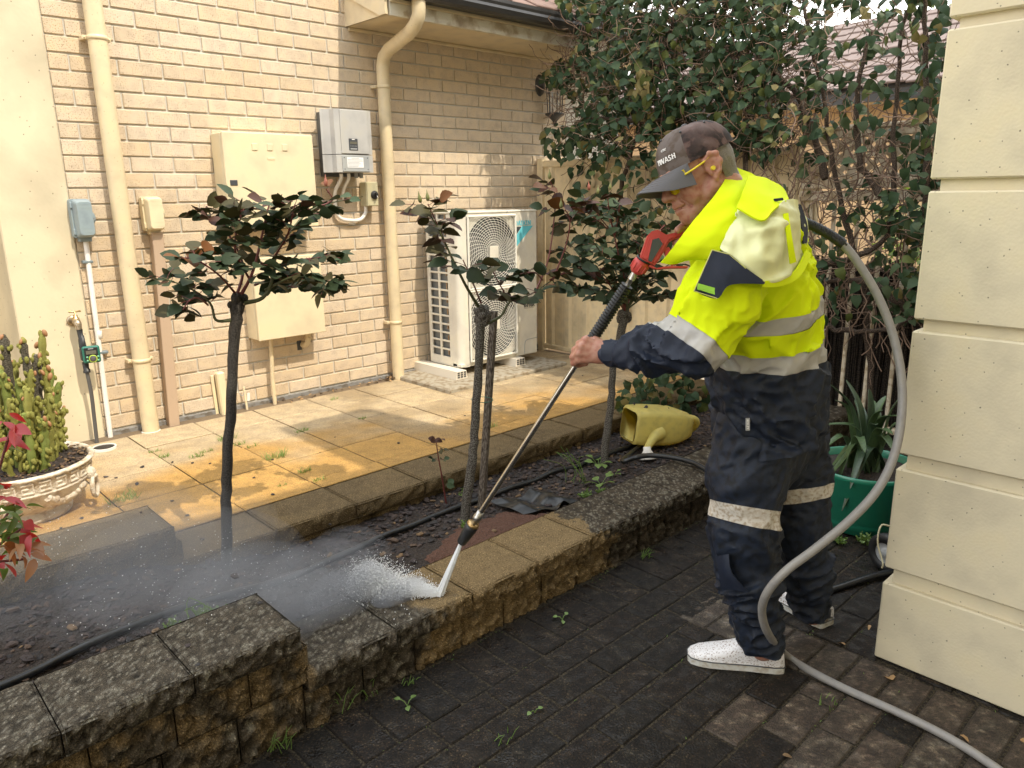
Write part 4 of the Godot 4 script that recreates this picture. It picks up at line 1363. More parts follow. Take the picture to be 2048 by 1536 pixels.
	for px in [[667, 412], [705, 447]]:
		var s := onz(px[0], px[1], 0.02)
		obj("saddle", Builder.new().box(here(Vector3(s.x, s.y, 0.012)), Vector3(0.05, 0.013, 0.02), 0.003), m.conduit, c)
	# isolator switch
	var f := facebox(731.8, 363.5, 757.5, 412, 0.085)
	var iso := thing("isolator_switch", "khaki isolator box with a black rotary knob below the inverter", "switch box", Vector3(f[0], f[2], 0))
	obj("casing", Builder.new().span(Vector3(f[0], f[2], 0.0), Vector3(f[1], f[3], 0.085), 0.005), m.isolator, iso)
	obj("lid", Builder.new().span(Vector3(f[0] + 0.003, f[2] + 0.003, 0.0855), Vector3(f[1] - 0.003, f[3] - 0.003, 0.091), 0.003), m.isolator, iso)
	var kx: float = lerpf(f[0], f[1], 0.62)
	var ky: float = lerpf(f[2], f[3], 0.46)
	var face := Transform3D(Basis(Vector3.RIGHT, Vector3(0, 0, 1), Vector3.DOWN), Vector3(kx, ky, 0.0905))
	var knob := obj("knob", Builder.new().lathe(face, [Vector2(0.029, 0), Vector2(0.029, 0.007), Vector2(0.029, 0.007), Vector2(0.025, 0.007), Vector2(0.024, 0.016), Vector2(0.021, 0.019), Vector2(0, 0.019)], 24), m.black_plastic, iso)
	obj("grip", Builder.new().box(Transform3D(Basis().rotated(Vector3(0, 0, 1), 0.35), Vector3(kx, ky, 0.116)), Vector3(0.011, 0.040, 0.016), 0.004), m.black_plastic, knob)
	obj("pointer", Builder.new().box(Transform3D(Basis().rotated(Vector3(0, 0, 1), 0.35), Vector3(kx + 0.004, ky - 0.012, 0.1245)), Vector3(0.004, 0.014, 0.002)), m.print_white, knob)


func tap_and_timer():
	var c := onz(150, 643, 0.05)
	var t := thing("garden_tap", "brass garden tap on the pier above the green water timer", "tap", Vector3(c.x, c.y, 0))
	var out := Transform3D(Basis(Vector3.RIGHT, Vector3(0, 0, 1), Vector3.DOWN), Vector3(c.x, c.y, 0.004))
	obj("flange", Builder.new().lathe(out, [Vector2(0.032, 0), Vector2(0.031, 0.006), Vector2(0.022, 0.012), Vector2(0.012, 0.014)], 18), m.nickel, t)
	obj("body", Builder.new().tube(spline([Vector3(c.x, c.y, 0.01), Vector3(c.x, c.y, 0.05), Vector3(c.x + 0.004, c.y - 0.004, 0.075), Vector3(c.x + 0.006, c.y - 0.03, 0.088), Vector3(c.x + 0.006, c.y - 0.045, 0.09)], 4), [0.013, 0.013, 0.013, 0.013, 0.015, 0.018, 0.02, 0.02, 0.02, 0.019, 0.018, 0.016, 0.015, 0.014, 0.014, 0.014, 0.014], 14), m.nickel, t)
	obj("stem", Builder.new().lathe(here(Vector3(c.x + 0.003, c.y + 0.004, 0.062)), [Vector2(0.019, 0), Vector2(0.018, 0.016), Vector2(0.012, 0.02), Vector2(0.011, 0.032), Vector2(0.006, 0.034), Vector2(0.005, 0.052), Vector2(0, 0.053)], 12), m.brass, t)
	obj("handle", Builder.new().tube([Vector3(c.x - 0.026, c.y + 0.058, 0.055), Vector3(c.x - 0.01, c.y + 0.056, 0.06), Vector3(c.x + 0.016, c.y + 0.056, 0.064), Vector3(c.x + 0.032, c.y + 0.058, 0.069)], [0.006, 0.005, 0.005, 0.006], 8), m.brass, t)
	var q := onz(184, 709, 0.13)
	var tm := thing("water_timer", "green tap timer with a lime dial hanging from the brass tap", "water timer", Vector3(c.x, q.y, 0.09))
	obj("connector", Builder.new().tube([Vector3(c.x + 0.006, c.y - 0.040, 0.09), Vector3(c.x + 0.007, c.y - 0.085, 0.09), Vector3(c.x + 0.008, c.y - 0.0855, 0.09), Vector3(c.x + 0.009, q.y + 0.04, 0.09)], [0.0155, 0.015, 0.0185, 0.019], 14), m.black_plastic, tm)
	obj("valve", Builder.new().box(here(Vector3(c.x + 0.012, q.y, 0.088)), Vector3(0.04, 0.088, 0.05), 0.012), m.black_plastic, tm)
	var turn := Basis().rotated(Vector3.UP, -0.25)
	var body := obj("case", Builder.new().box(Transform3D(turn, Vector3(q.x, q.y, 0.118)), Vector3(0.088, 0.094, 0.034), 0.008), m.timer_green, tm)
	var f := turn * Vector3(0, 0, 1)
	var rr := turn * Vector3(1, 0, 0)
	var o0 := Vector3(q.x, q.y, 0.118) + f * 0.0175
	obj("screen_surround", Builder.new().box(Transform3D(turn, o0 + Vector3(0, 0.004, 0)), Vector3(0.066, 0.072, 0.003), 0.001), m.black_plastic, body)
	obj("screen", Builder.new().box(Transform3D(turn, o0 + f * 0.002 + Vector3(0, 0.014, 0)), Vector3(0.05, 0.02, 0.002)), m.lcd, body)
	obj("print", Builder.new().box(Transform3D(turn, o0 + f * 0.002 + Vector3(0, 0.034, 0)), Vector3(0.026, 0.005, 0.002)), m.print_grey, body)
	var dial := Transform3D(Basis(rr, f, rr.cross(f)), o0 + rr * 0.006 + Vector3(0, -0.022, 0))
	obj("dial_ring", Builder.new().lathe(dial, [Vector2(0.021, 0), Vector2(0.021, 0.009), Vector2(0.019, 0.011), Vector2(0.016, 0.009), Vector2(0.016, 0.0)], 22), m.timer_lime, body)
	obj("dial", Builder.new().lathe(dial, [Vector2(0.0155, 0.0), Vector2(0.015, 0.012), Vector2(0.013, 0.0135), Vector2(0, 0.0135)], 20), m.hose_dark, body)
	for k in [[-0.024, -0.012], [0.036, -0.012], [-0.024, -0.031], [0.034, -0.032]]:
		obj("button", Builder.new().box(Transform3D(turn, o0 + rr * k[0] * 0.9 + Vector3(0, k[1], 0) + f * 0.002), Vector3(0.010, 0.009, 0.004), 0.002), m.timer_pale, body)
	obj("connector", Builder.new().tube([Vector3(c.x + 0.010, q.y - 0.044, 0.088), Vector3(c.x + 0.010, q.y - 0.088, 0.088), Vector3(c.x + 0.0105, q.y - 0.089, 0.088), Vector3(c.x + 0.011, q.y - 0.105, 0.088)], [0.0165, 0.0155, 0.0185, 0.0185], 14), m.black_plastic, tm)
	var hh := thing("tap_hose", "dark hose hanging from the water timer down into the paving", "hose", Vector3(c.x + 0.01, 0, 0.08))
	obj("hose", Builder.new().tube(spline([Vector3(c.x + 0.011, q.y - 0.10, 0.088), Vector3(c.x + 0.016, q.y - 0.22, 0.088), Vector3(c.x + 0.014, q.y - 0.36, 0.08), Vector3(c.x + 0.008, -0.02, 0.075)], 5), 0.0105, 12), m.hose_dark, hh)
	# round drain grate beside the urn
	var g := onx(222, 890, 1.16)
	var dg := thing("drain_grate", "round white drain rim with dark grate between urn and wall", "drain", Vector3(1.10, 0, 0.21))
	obj("rim", Builder.new().lathe(here(Vector3(1.09, 0.001, 0.225)), [Vector2(0.062, -0.02), Vector2(0.062, 0.012), Vector2(0.062, 0.012), Vector2(0.054, 0.012), Vector2(0.054, 0.012), Vector2(0.054, -0.01)], 26), m.white_plastic, dg)
	obj("grate", Builder.new().lathe(here(Vector3(1.09, 0.004, 0.225)), [Vector2(0.0535, 0), Vector2(0.0535, 0.004), Vector2(0.0, 0.004)], 22), m.rose_wet, dg)


# ---------- the air conditioner ----------
func air_conditioner():
	var zf := 0.452
	var zb := 0.085
	var tl := onz(899, 424, zf)
	var tr := onz(1076, 418, zf)
	var bl := onz(922, 737, zf)
	var x0 := onz(861, 600, zb + 0.02).x
	var x1 := onz(1074, 560, zf).x
	var y1 := (tl.y + tr.y) * 0.5
	var y0 := bl.y
	var a := thing("air_conditioner", "tall white twin fan air conditioner unit on a concrete slab", "air conditioner", Vector3((x0 + x1) * 0.5, y0, 0.27))
	# sheet steel casing: sides, back, top, base; fans show through the grilles
	var fx := lerpf(x0, x1, 0.70)
	obj("casing", Builder.new().span(Vector3(fx + 0.004, y0, zb), Vector3(x1, y1 - 0.012, zf), 0.006), m.ac_white, a)
	obj("top_cover", Builder.new().span(Vector3(x0 - 0.004, y1 - 0.02, zb - 0.004), Vector3(x1 + 0.003, y1, zf + 0.004), 0.008), m.ac_white, a)
	obj("base_tray", Builder.new().span(Vector3(x0, y0, zb), Vector3(fx, y0 + 0.03, zf), 0.006), m.ac_white, a)
	obj("fin_coil", Builder.new().span(Vector3(x0 + 0.03, y0 + 0.032, zb + 0.004), Vector3(fx, y1 - 0.022, zb + 0.03)), m.ac_fin, a)
	obj("fin_coil", Builder.new().span(Vector3(x0 + 0.022, y0 + 0.032, zb + 0.032), Vector3(x0 + 0.045, y1 - 0.022, zf - 0.13)), m.ac_fin, a)
	for k in 11:
		var yy := y0 + 0.08 + k * 0.1
		obj("coil_pipe", Builder.new().tube([Vector3(x0 + 0.016, yy, zf - 0.16), Vector3(x0 + 0.016, yy + 0.05, zf - 0.16)], 0.005, 6), m.coil, a)
	# front left corner panel, rounded
	var cp := Builder.new()
	cp.smooth(0)
	var arc := [Vector2(x0, zf - 0.115), Vector2(x0, zf - 0.05)]
	for k in 6:
		var an := PI * 0.5 * k / 5.0
		arc.append(Vector2(x0 + 0.05 - 0.05 * cos(an), zf - 0.05 + 0.05 * sin(an)))
	arc.append(Vector2(x0 + 0.085, zf))
	for k in arc.size() - 1:
		cp.quad(Vector3(arc[k].x, y0, arc[k].y), Vector3(arc[k + 1].x, y0, arc[k + 1].y), Vector3(arc[k + 1].x, y1 - 0.021, arc[k + 1].y), Vector3(arc[k].x, y1 - 0.021, arc[k].y))
	obj("corner_panel", cp, m.ac_white, a)
	# side guard of small openings
	var sg := Builder.new()
	var nz := 2
	var z0 := zb + 0.01
	var z1 := zf - 0.112
	for k in nz + 1:
		var zz := lerpf(z0, z1, float(k) / nz)
		sg.span(Vector3(x0 - 0.001, y0, zz - (0.010 if k == 1 else 0.016)), Vector3(x0 + 0.012, y1 - 0.021, zz + (0.010 if k == 1 else 0.016)), 0.002)
	obj("side_guard", sg, m.ac_white, a)
	for k in 17:
		var yy := lerpf(y0 + 0.06, y1 - 0.06, k / 16.0)
		obj("guard_bar", Builder.new().span(Vector3(x0 + 0.0005, yy - 0.007, z0), Vector3(x0 + 0.0105, yy + 0.007, z1), 0.002), m.ac_white, a)
	obj("guard_frame", Builder.new().span(Vector3(x0 + 0.0002, y0, z0), Vector3(x0 + 0.0108, y0 + 0.055, z1)), m.ac_white, a)
	# two fans
	var fl := x0 + 0.085
	var half := (y1 - y0 - 0.06) * 0.5
	for k in 2:
		var cy := y0 + 0.03 + half * (k + 0.5)
		fan(a, Vector3((fl + fx) * 0.5 + 0.004, cy, zf), (fx - fl) * 0.5 - 0.004, half * 0.5 - 0.008)
	# lettering and emblem
	var ltr := put("lettering", text_mesh("DAIKIN", 0.036, 0.002, true, true), m.sky_blue, a)
	var lp := onz(1046, 446, zf + 0.003)
	ltr.position = Vector3(lp.x, lp.y, zf + 0.002) - origin(a)
	ltr.scale = Vector3(1.0, 1.0, 1.0)
	var e0 := onz(1031, 453, zf + 0.002)
	var e1 := onz(1066, 452, zf + 0.002)
	var e2 := onz(1032, 495, zf + 0.002)
	var s := e1.x - e0.x
	var em := Transform3D(Basis(), Vector3(e0.x, e0.y, zf + 0.0005))
	obj("emblem", Builder.new().prism(em, [Vector2(0.38 * s, 0), Vector2(s, 0), Vector2(0, e2.y - e0.y), Vector2(0, (e2.y - e0.y) * 0.48)], 0.0025), m.sky_blue, a)
	obj("emblem_corner", Builder.new().prism(em, [Vector2(0, -0.003), Vector2(0.34 * s, -0.003), Vector2(0, (e2.y - e0.y) * 0.43)], 0.0027), m.print_dark, a)
	var rp := onz(1058, 610, zf)
	var rl := put("lettering", text_mesh("R410A", 0.030, 0.002), m.print_dark, a)
	rl.position = Vector3(rp.x, rp.y, zf + 0.002) - origin(a)
	obj("label_frame", Builder.new().box(here(Vector3(rp.x, rp.y - 0.022, zf + 0.001)), Vector3(0.11, 0.002, 0.001)), m.print_dark, a)
	for k in 9:
		var pp := onz(1032, 640 + k * 5.4, zf)
		obj("print_line", Builder.new().box(here(Vector3(pp.x + r(-0.006, 0.006), pp.y, zf + 0.0012)), Vector3(r(0.02, 0.055), 0.004, 0.001)), m.print_grey, a)
	var hp := onz(1062, 690, zf)
	obj("hatch_line", Builder.new().tube(spline([Vector3(x1 - 0.004, hp.y + 0.055, zf), Vector3(hp.x - 0.045, hp.y + 0.05, zf), Vector3(hp.x - 0.07, hp.y + 0.02, zf), Vector3(hp.x - 0.075, y0 + 0.01, zf)], 5), 0.003, 5), m.print_grey, a)
	for k in [[912, 424], [1014, 420]]:
		var sp := onz(k[0], k[1], zf)
		obj("screw", Builder.new().ball(Vector3(sp.x, y1 - 0.012, zf + 0.004), Vector3(0.005, 0.005, 0.004), 4, 6), m.print_grey, a)
	# two plastic foot blocks with honeycomb ends
	for px in [[865, 752, 942, 768], [985, 735, 1056, 741]]:
		var fxc := onz((px[0] + px[2]) * 0.5, px[3] - 14, 0.40).x
		var fb := thing("foot_block", "pale plastic foot block under the near end of the air conditioner" if px[0] < 900 else "pale plastic foot block under the far end of the air conditioner", "foot block", Vector3(fxc, 0.028, 0.3), "foot blocks under the air conditioner")
		var hgt := y0 - 0.030
		obj("block", Builder.new().prism(Transform3D(Basis(), Vector3(fxc, 0.029, 0.0)), [Vector2(-0.055, 0), Vector2(0.055, 0), Vector2(0.045, hgt), Vector2(-0.045, hgt)], 0.52), m.foot_plastic, fb)
		for ii in 3:
			for jj in 3:
				obj("cell", Builder.new().box(here(Vector3(fxc - 0.03 + ii * 0.03, 0.045 + jj * hgt * 0.27, 0.519)), Vector3(0.021, hgt * 0.20, 0.006)), m.hose_dark, fb)
	struct_box("concrete_slab", Vector3(3.19, -0.05, 0.02), Vector3(4.42, 0.028, 0.695), m.concrete, 0.008)


func fan(a: Node3D, c: Vector3, hw: float, hh: float):
	# bell mouth, dark well and blades behind a spiral wire guard
	obj("fan_well", Builder.new().lathe(Transform3D(Basis(Vector3.RIGHT, Vector3(0, 0, 1), Vector3.DOWN), c + Vector3(0, 0, -0.10)), [Vector2(0, 0.0), Vector2(hh * 1.0, 0.0), Vector2(hh * 1.0, 0.0), Vector2(hh * 0.97, 0.07), Vector2(hh * 1.03, 0.096)], 32), m.ac_dark, a)
	var bl := Builder.new()
	bl.smooth(0)
	for k in 3:
		var prev := []
		for s in 7:
			var an := TAU * k / 3.0 + s * 0.23
			var w := []
			for rr in [0.2, 0.55, 0.92]:
				w.append(c + Vector3(cos(an + rr * 0.3) * hh * rr, sin(an + rr * 0.3) * hh * rr, -0.085 + s * 0.008))
			if s:
				for q in 2: bl.quad(prev[q], prev[q + 1], w[q + 1], w[q])
			prev = w
	obj("fan_blades", bl, m.hose_dark, a)
	# front sheet with a square opening
	var fr := Builder.new()
	fr.span(Vector3(c.x - hw - 0.006, c.y + hh, c.z - 0.02), Vector3(c.x + hw + 0.006, c.y + hh + 0.0165, c.z - 0.001))
	fr.span(Vector3(c.x - hw - 0.006, c.y - hh - 0.0165, c.z - 0.02), Vector3(c.x + hw + 0.006, c.y - hh, c.z - 0.001))
	obj("front_strip", fr, m.ac_white, a)
	var frame_ := Builder.new()
	for s in [-1.0, 1.0]:
		frame_.tube([c + Vector3(s * hw, -hh, 0.012), c + Vector3(s * hw, hh, 0.012)], 0.009, 6)
		frame_.tube([c + Vector3(-hw, s * hh, 0.012), c + Vector3(hw, s * hh, 0.012)], 0.009, 6)
	obj("guard_frame", frame_, m.ac_grille, a)
	# corner plates fill the square outside the well
	var cs := Builder.new()
	cs.smooth(-1)
	for k in 32:
		var a0 := TAU * k / 32.0
		var a1 := TAU * (k + 1) / 32.0
		var p := []
		for an in [a0, a1]:
			var q := Vector2(cos(an), sin(an))
			var sc := minf(hw / maxf(absf(q.x), 1e-4), hh / maxf(absf(q.y), 1e-4))
			p.append(c + Vector3(q.x * hh * 0.99, q.y * hh * 0.99, -0.006))
			p.append(c + Vector3(q.x * maxf(sc, hh), q.y * maxf(sc, hh), -0.006))
		cs.quad(p[0], p[2], p[3], p[1])
	obj("corner_plate", cs, m.ac_white, a)
	# wires: two families of curved spokes and the rings they cross
	for k in 40:
		var pts := []
		for s in 9:
			var t := s / 8.0
			var rad := lerpf(0.055, 1.0, t)
			var an := TAU * k / 40.0 + t * 0.9
			var q := Vector2(cos(an), sin(an))
			var lim := minf(hw / maxf(absf(q.x), 1e-4), hh / maxf(absf(q.y), 1e-4))
			var d := rad * hh * 1.38
			d = minf(d, lim)
			pts.append(c + Vector3(q.x * d, q.y * d, 0.020 - 0.006 * t))
		obj("guard_wire", Builder.new().tube(pts, 0.0017, 4, false), m.ac_grille, a)
	for k in 17:
		var rad := 0.05 + (hh * 1.30 - 0.05) * (k + 1) / 17.0
		var run := []
		var parts := []
		for s in 57:
			var an := TAU * s / 56.0
			var q := Vector2(cos(an), sin(an)) * rad
			if absf(q.x) < hw and absf(q.y) < hh:
				run.append(c + Vector3(q.x, q.y, 0.0225 - 0.006 * minf(1.0, rad / hh)))
			else:
				if run.size() > 1: parts.append(run)
				run = []
		if run.size() > 1: parts.append(run)
		var b := Builder.new()
		for p in parts: b.tube(p, 0.0019, 4, false)
		if b.count: obj("guard_ring", b, m.ac_grille, a)
	obj("hub_plate", Builder.new().box(here(c + Vector3(0, 0, 0.026)), Vector3(0.088, 0.088, 0.006), 0.002), m.ac_white, a)


# ---------- garden ----------
func soil_height(x: float, z: float) -> float:
	var h := lerpf(0.045, -0.105, smoothstep(0.55, 1.35, x))
	h += 0.012 * noise_a.get_noise_2d(x * 3.0, z * 3.0) + 0.008 * noise_a.get_noise_2d(x * 14.0, z * 14.0)
	h += 0.035 * exp(-(pow((x - 2.05) / 0.28, 2.0) + pow((z - 2.42) / 0.13, 2.0)))
	return h


func soil_patch(x0: float, x1: float, z0: float, z1: float, nx: int, nz: int, lift: float, ragged := false) -> Builder:
	var b := Builder.new()
	b.smooth(0)
	for i in nx:
		for j in nz:
			var q := []
			for k in [[0, 0], [1, 0], [1, 1], [0, 1]]:
				var x := lerpf(x0, x1, float(i + k[0]) / nx)
				var z := lerpf(z0, z1, float(j + k[1]) / nz)
				var y := soil_height(x, z) + lift
				if ragged:
					var e := Vector2((x - (x0 + x1) * 0.5) / (x1 - x0) * 2.0, (z - (z0 + z1) * 0.5) / (z1 - z0) * 2.0).length()
					y -= maxf(0.0, e - 0.72 + 0.4 * noise_a.get_noise_2d(x * 9.0, z * 9.0)) * 0.06
					y += 0.008 * noise_a.get_noise_2d(x * 40.0, z * 40.0)
				q.append(Vector3(x, y, z))
			b.quad(q[0], q[1], q[2], q[3])
	return b


func chip_mesh(seed_: int) -> ArrayMesh:
	# an irregular flake of bark or scoria
	var g := RandomNumberGenerator.new()
	g.seed = seed_
	var b := Builder.new()
	b.smooth(-1)
	var n := 7
	var top := []
	var mid := []
	var bot := []
	for k in n:
		var a := TAU * k / n + g.randf_range(-0.25, 0.25)
		var q := g.randf_range(0.65, 1.0)
		mid.append(Vector3(cos(a) * q, g.randf_range(-0.1, 0.1), sin(a) * q * 0.75))
		top.append(Vector3(cos(a) * q * 0.7, g.randf_range(0.15, 0.38), sin(a) * q * 0.5))
		bot.append(Vector3(cos(a) * q * 0.7, g.randf_range(-0.35, -0.2), sin(a) * q * 0.5))
	for k in n:
		var j := (k + 1) % n
		b.quad(mid[k], mid[j], top[j], top[k])
		b.quad(bot[k], bot[j], mid[j], mid[k])
		b.tri(top[k], top[j], Vector3(0, 0.3, 0))
		b.tri(bot[j], bot[k], Vector3(0, -0.3, 0))
	return b.done()


func garden_bed():
	var g := thing("rose_bed", "dark soil bed with bark chips between the two low walls", "garden bed", Vector3(2, -0.1, 2.25), "", "structure")
	obj("soil", soil_patch(-1.4, 4.75, 1.88, 2.66, 120, 20, 0.0), m.soil, g)
	obj("wet_mud", soil_patch(1.66, 2.36, 2.27, 2.615, 40, 22, 0.010, true), m.red_soil, g)
	var sets := [[], [], [], [], []]
	for k in 7500:
		var x := r(-0.6, 4.72)
		var z := r(1.905, 2.60)
		if x > 1.66 and x < 2.34 and z > 2.30 and rng.randf() < 0.93: continue
		if x < 1.6 and rng.randf() < 0.25: continue
		var s := r(0.006, 0.018) * (1.0 if rng.randf() < 0.85 else 1.5)
		var t := Transform3D(Basis.from_euler(Vector3(r(-0.5, 0.5), r(0, TAU), r(-0.5, 0.5))).scaled(Vector3(s, s * r(0.5, 1.0), s)), Vector3(x, soil_height(x, z) + s * r(0.0, 0.5), z))
		var kind := 0
		var q := rng.randf()
		if q < 0.34: kind = 0
		elif q < 0.62: kind = 1
		elif q < 0.86: kind = 2
		elif q < 0.965: kind = 3
		else: kind = 4
		sets[kind].append(t)
	for k in 5:
		many("bark_chips", chip_mesh(40 + k), m["chip%d" % k], sets[k], g)
	# irrigation pipe lying along the bed
	var pts := []
	for k in 27:
		var x := -0.5 + k * 0.155
		var z := lerpf(2.42, 2.13, smoothstep(0.0, 1.7, x)) + 0.02 * sin(x * 2.2)
		pts.append(Vector3(x, soil_height(x, z) + 0.016, z))
	for px in [[1245, 921, -0.045], [1275, 914, -0.01], [1300, 911, 0.015], [1340, 914, 0.03], [1385, 925, 0.032], [1425, 946, 0.02]]:
		pts.append(ony(px[0], px[1], px[2]))
	pts.append(Vector3(3.08, 0.022, 2.92))
	pts.append(Vector3(3.06, -0.08, 3.02))
	pts.append(Vector3(2.95, -0.175, 3.16))
	pts.append(Vector3(2.72, -0.187, 3.42))
	pts.append(Vector3(2.66, -0.187, 3.58))
	pts.append(Vector3(2.78, -0.186, 3.63))
	pts.append(Vector3(3.02, -0.18, 3.72))
	pts.append(Vector3(3.2, -0.18, 3.84))
	var hz := thing("black_supply_hose", "long black hose lying in the rose bed and over the capping behind the worker", "hose", pts[20])
	obj("hose", Builder.new().tube(spline(pts, 5), 0.0135, 12), m.hose_black, hz)
	# torn black plastic
	var sh := []
	for i in 7:
		var row := []
		for j in 5:
			var x := 2.22 + i * 0.055 + 0.012 * sin(j * 2.0)
			var z := 2.20 + j * 0.055 + i * 0.012
			row.append(Vector3(x, soil_height(x, z) + 0.024 + 0.05 * noise_a.get_noise_2d(x * 13.0, z * 13.0), z + 0.03 * noise_a.get_noise_2d(x * 9.0 + 5.0, z * 9.0)))
		sh.append(row)
	tag(obj("plastic_scrap", Builder.new().sheet(patch(sh, 4, 4), 0.002), m.hose_black), "crumpled black plastic scrap lying in the rose bed behind the lance", "plastic scrap")
	# small weeds in the bed
	var wl := ["feathery weed near the capping below the pale seedling", "feathery weed right beside the first one at the capping", "feathery weed in the red mud by the nozzle", "feathery weed at the foot of the second rose trunk", "feathery weed by the raised capping's joint", "feathery weed left of the joint on the raised capping"]
	for k in [[2.62, 2.45, 0.05], [2.70, 2.49, 0.045], [1.95, 2.33, 0.04], [2.22, 2.02, 0.05], [0.78, 2.42, 0.06], [0.66, 2.45, 0.05]]:
		weed_clump(Vector3(k[0], soil_height(k[0], k[1]), k[1]), k[2], 26, wl.pop_front(), "weeds in the rose bed")
	seedling(Vector3(2.80, soil_height(2.80, 2.40), 2.40), 0.075, 5, "pale green seedling with four broad leaves in the rose bed")
	seedling(Vector3(2.96, soil_height(2.96, 2.36), 2.36), 0.04, 4, "low seedling between the pale seedling and the third rose trunk")
	seedling(Vector3(3.02, soil_height(3.02, 2.20), 2.20), 0.08, 7, "leafy shoot at the foot of the third rose trunk")
	var gt := thing("dry_grass", "thin dry grass stems leaning over the hose in the bed", "grass", Vector3(2.75, -0.1, 2.3))
	for k in 9:
		var p := Vector3(2.75 + r(-0.05, 0.05), -0.1, 2.28 + r(-0.04, 0.04))
		obj("blade", Builder.new().tube(spline([p, p + Vector3(r(-0.05, 0.02), r(0.07, 0.12), r(-0.03, 0.03)), p + Vector3(r(-0.16, -0.02), r(0.14, 0.24), r(-0.1, 0.03))], 3), 0.0014, 4), m.grass, gt)
	var gl := thing("bent_grass", "pale bent grass blades by the raised capping", "grass", Vector3(0.72, 0.05, 2.5))
	for k in 8:
		var p := Vector3(0.74 + r(-0.04, 0.04), 0.04, 2.46 + r(-0.04, 0.04))
		obj("blade", Builder.new().tube(spline([p, p + Vector3(r(-0.06, 0.06), r(0.04, 0.07), r(-0.03, 0.05)), p + Vector3(r(-0.14, 0.10), r(0.03, 0.09), r(-0.02, 0.12))], 3), 0.0015, 4), m.grass, gl)


func weed_clump(p: Vector3, size: float, n: int, label: String, group: String):
	var b := Builder.new()
	for k in n:
		var a := r(0, TAU)
		var d := Vector3(cos(a), 0, sin(a))
		var tip := p + d * size * r(0.2, 0.8) + Vector3(0, size * r(0.3, 0.9), 0)
		var base := p + d * size * 0.1
		b.tube([base, base.lerp(tip, 0.5) + Vector3(0, size * 0.12, 0), tip], 0.001, 3, false)
		for q in 4:
			var c := base.lerp(tip, 0.4 + q * 0.18)
			leaf_into(b, frame(Vector3(r(-1, 1), r(0.2, 0.9), r(-1, 1)), c, r(0, TAU)), size * 0.2, size * 0.1, 3)
	var o := obj("weed", b, m.weed)
	tag(o, label, "weed", group)


func seedling(p: Vector3, size: float, n: int, label: String):
	var s := thing("seedling", label, "seedling", p)
	for k in n:
		var a := TAU * k / n + r(-0.3, 0.3)
		var d := Vector3(cos(a), r(0.5, 1.1), sin(a)).normalized()
		var e := p + d * size * r(0.5, 0.9)
		var b := Builder.new().tube([p, p.lerp(e, 0.5) + Vector3(0, 0.006, 0), e], 0.0018, 4, false)
		leaf_into(b, frame((d + Vector3(0, -0.5, 0)).normalized(), e, r(-0.4, 0.4)), size * 0.6, size * 0.26, 5)
		obj("leaf", b, m.weed, s)


func leaf_into(b: Builder, t: Transform3D, len_: float, half: float, n: int, fold := 0.18, droop := 0.25, serr := 0.0, heart := 0.0):
	# a leaf along +y of t, its upper side towards +z
	b.smooth(0)
	var prev := []
	for i in n + 1:
		var u := float(i) / n
		var w := half * pow(sin(PI * pow(clampf(u * 0.985 + 0.015, 0.0, 1.0), 0.72)), 0.85)
		if heart > 0.0: w = half * (sqrt(maxf(0.0, 1.0 - pow(u * 1.55 - 0.5, 2.0))) if u < 0.35 else (1.0 - pow((u - 0.35) / 0.65, 1.25)) * 0.99)
		if serr > 0.0 and i > 0 and i < n: w *= 1.0 + (serr if i % 2 else -serr)
		var y := u * len_ - (heart * len_ * 0.1 if i == 0 else 0.0)
		var z := -droop * len_ * u * u
		var e := w * fold
		var row := [t * Vector3(-w, y + w * 0.12, z + e), t * Vector3(0, y, z), t * Vector3(w, y + w * 0.12, z + e)]
		if prev.size():
			b.quad(prev[0], prev[1], row[1], row[0])
			b.quad(prev[1], prev[2], row[2], row[1])
		prev = row


func leaf_shape(len_: float, half: float, n: int, fold: float, droop: float, serr: float, heart := 0.0) -> ArrayMesh:
	var b := Builder.new()
	leaf_into(b, Transform3D(), len_, half, n, fold, droop, serr, heart)
	return b.done()


func px_path(list: Array) -> Array:
	var out := []
	for q in list:
		out.append(onz(q[0], q[1], q[2]))
	return out


func leaf_turn(dir: Vector3, flat: float) -> Basis:
	# y along dir, z mostly up
	var y := dir.normalized()
	var up := (Vector3.UP + Vector3(r(-flat, flat), r(-flat, flat) * 0.5, r(-flat, flat))).normalized()
	var x := y.cross(up).normalized()
	return Basis(x, y, x.cross(y))


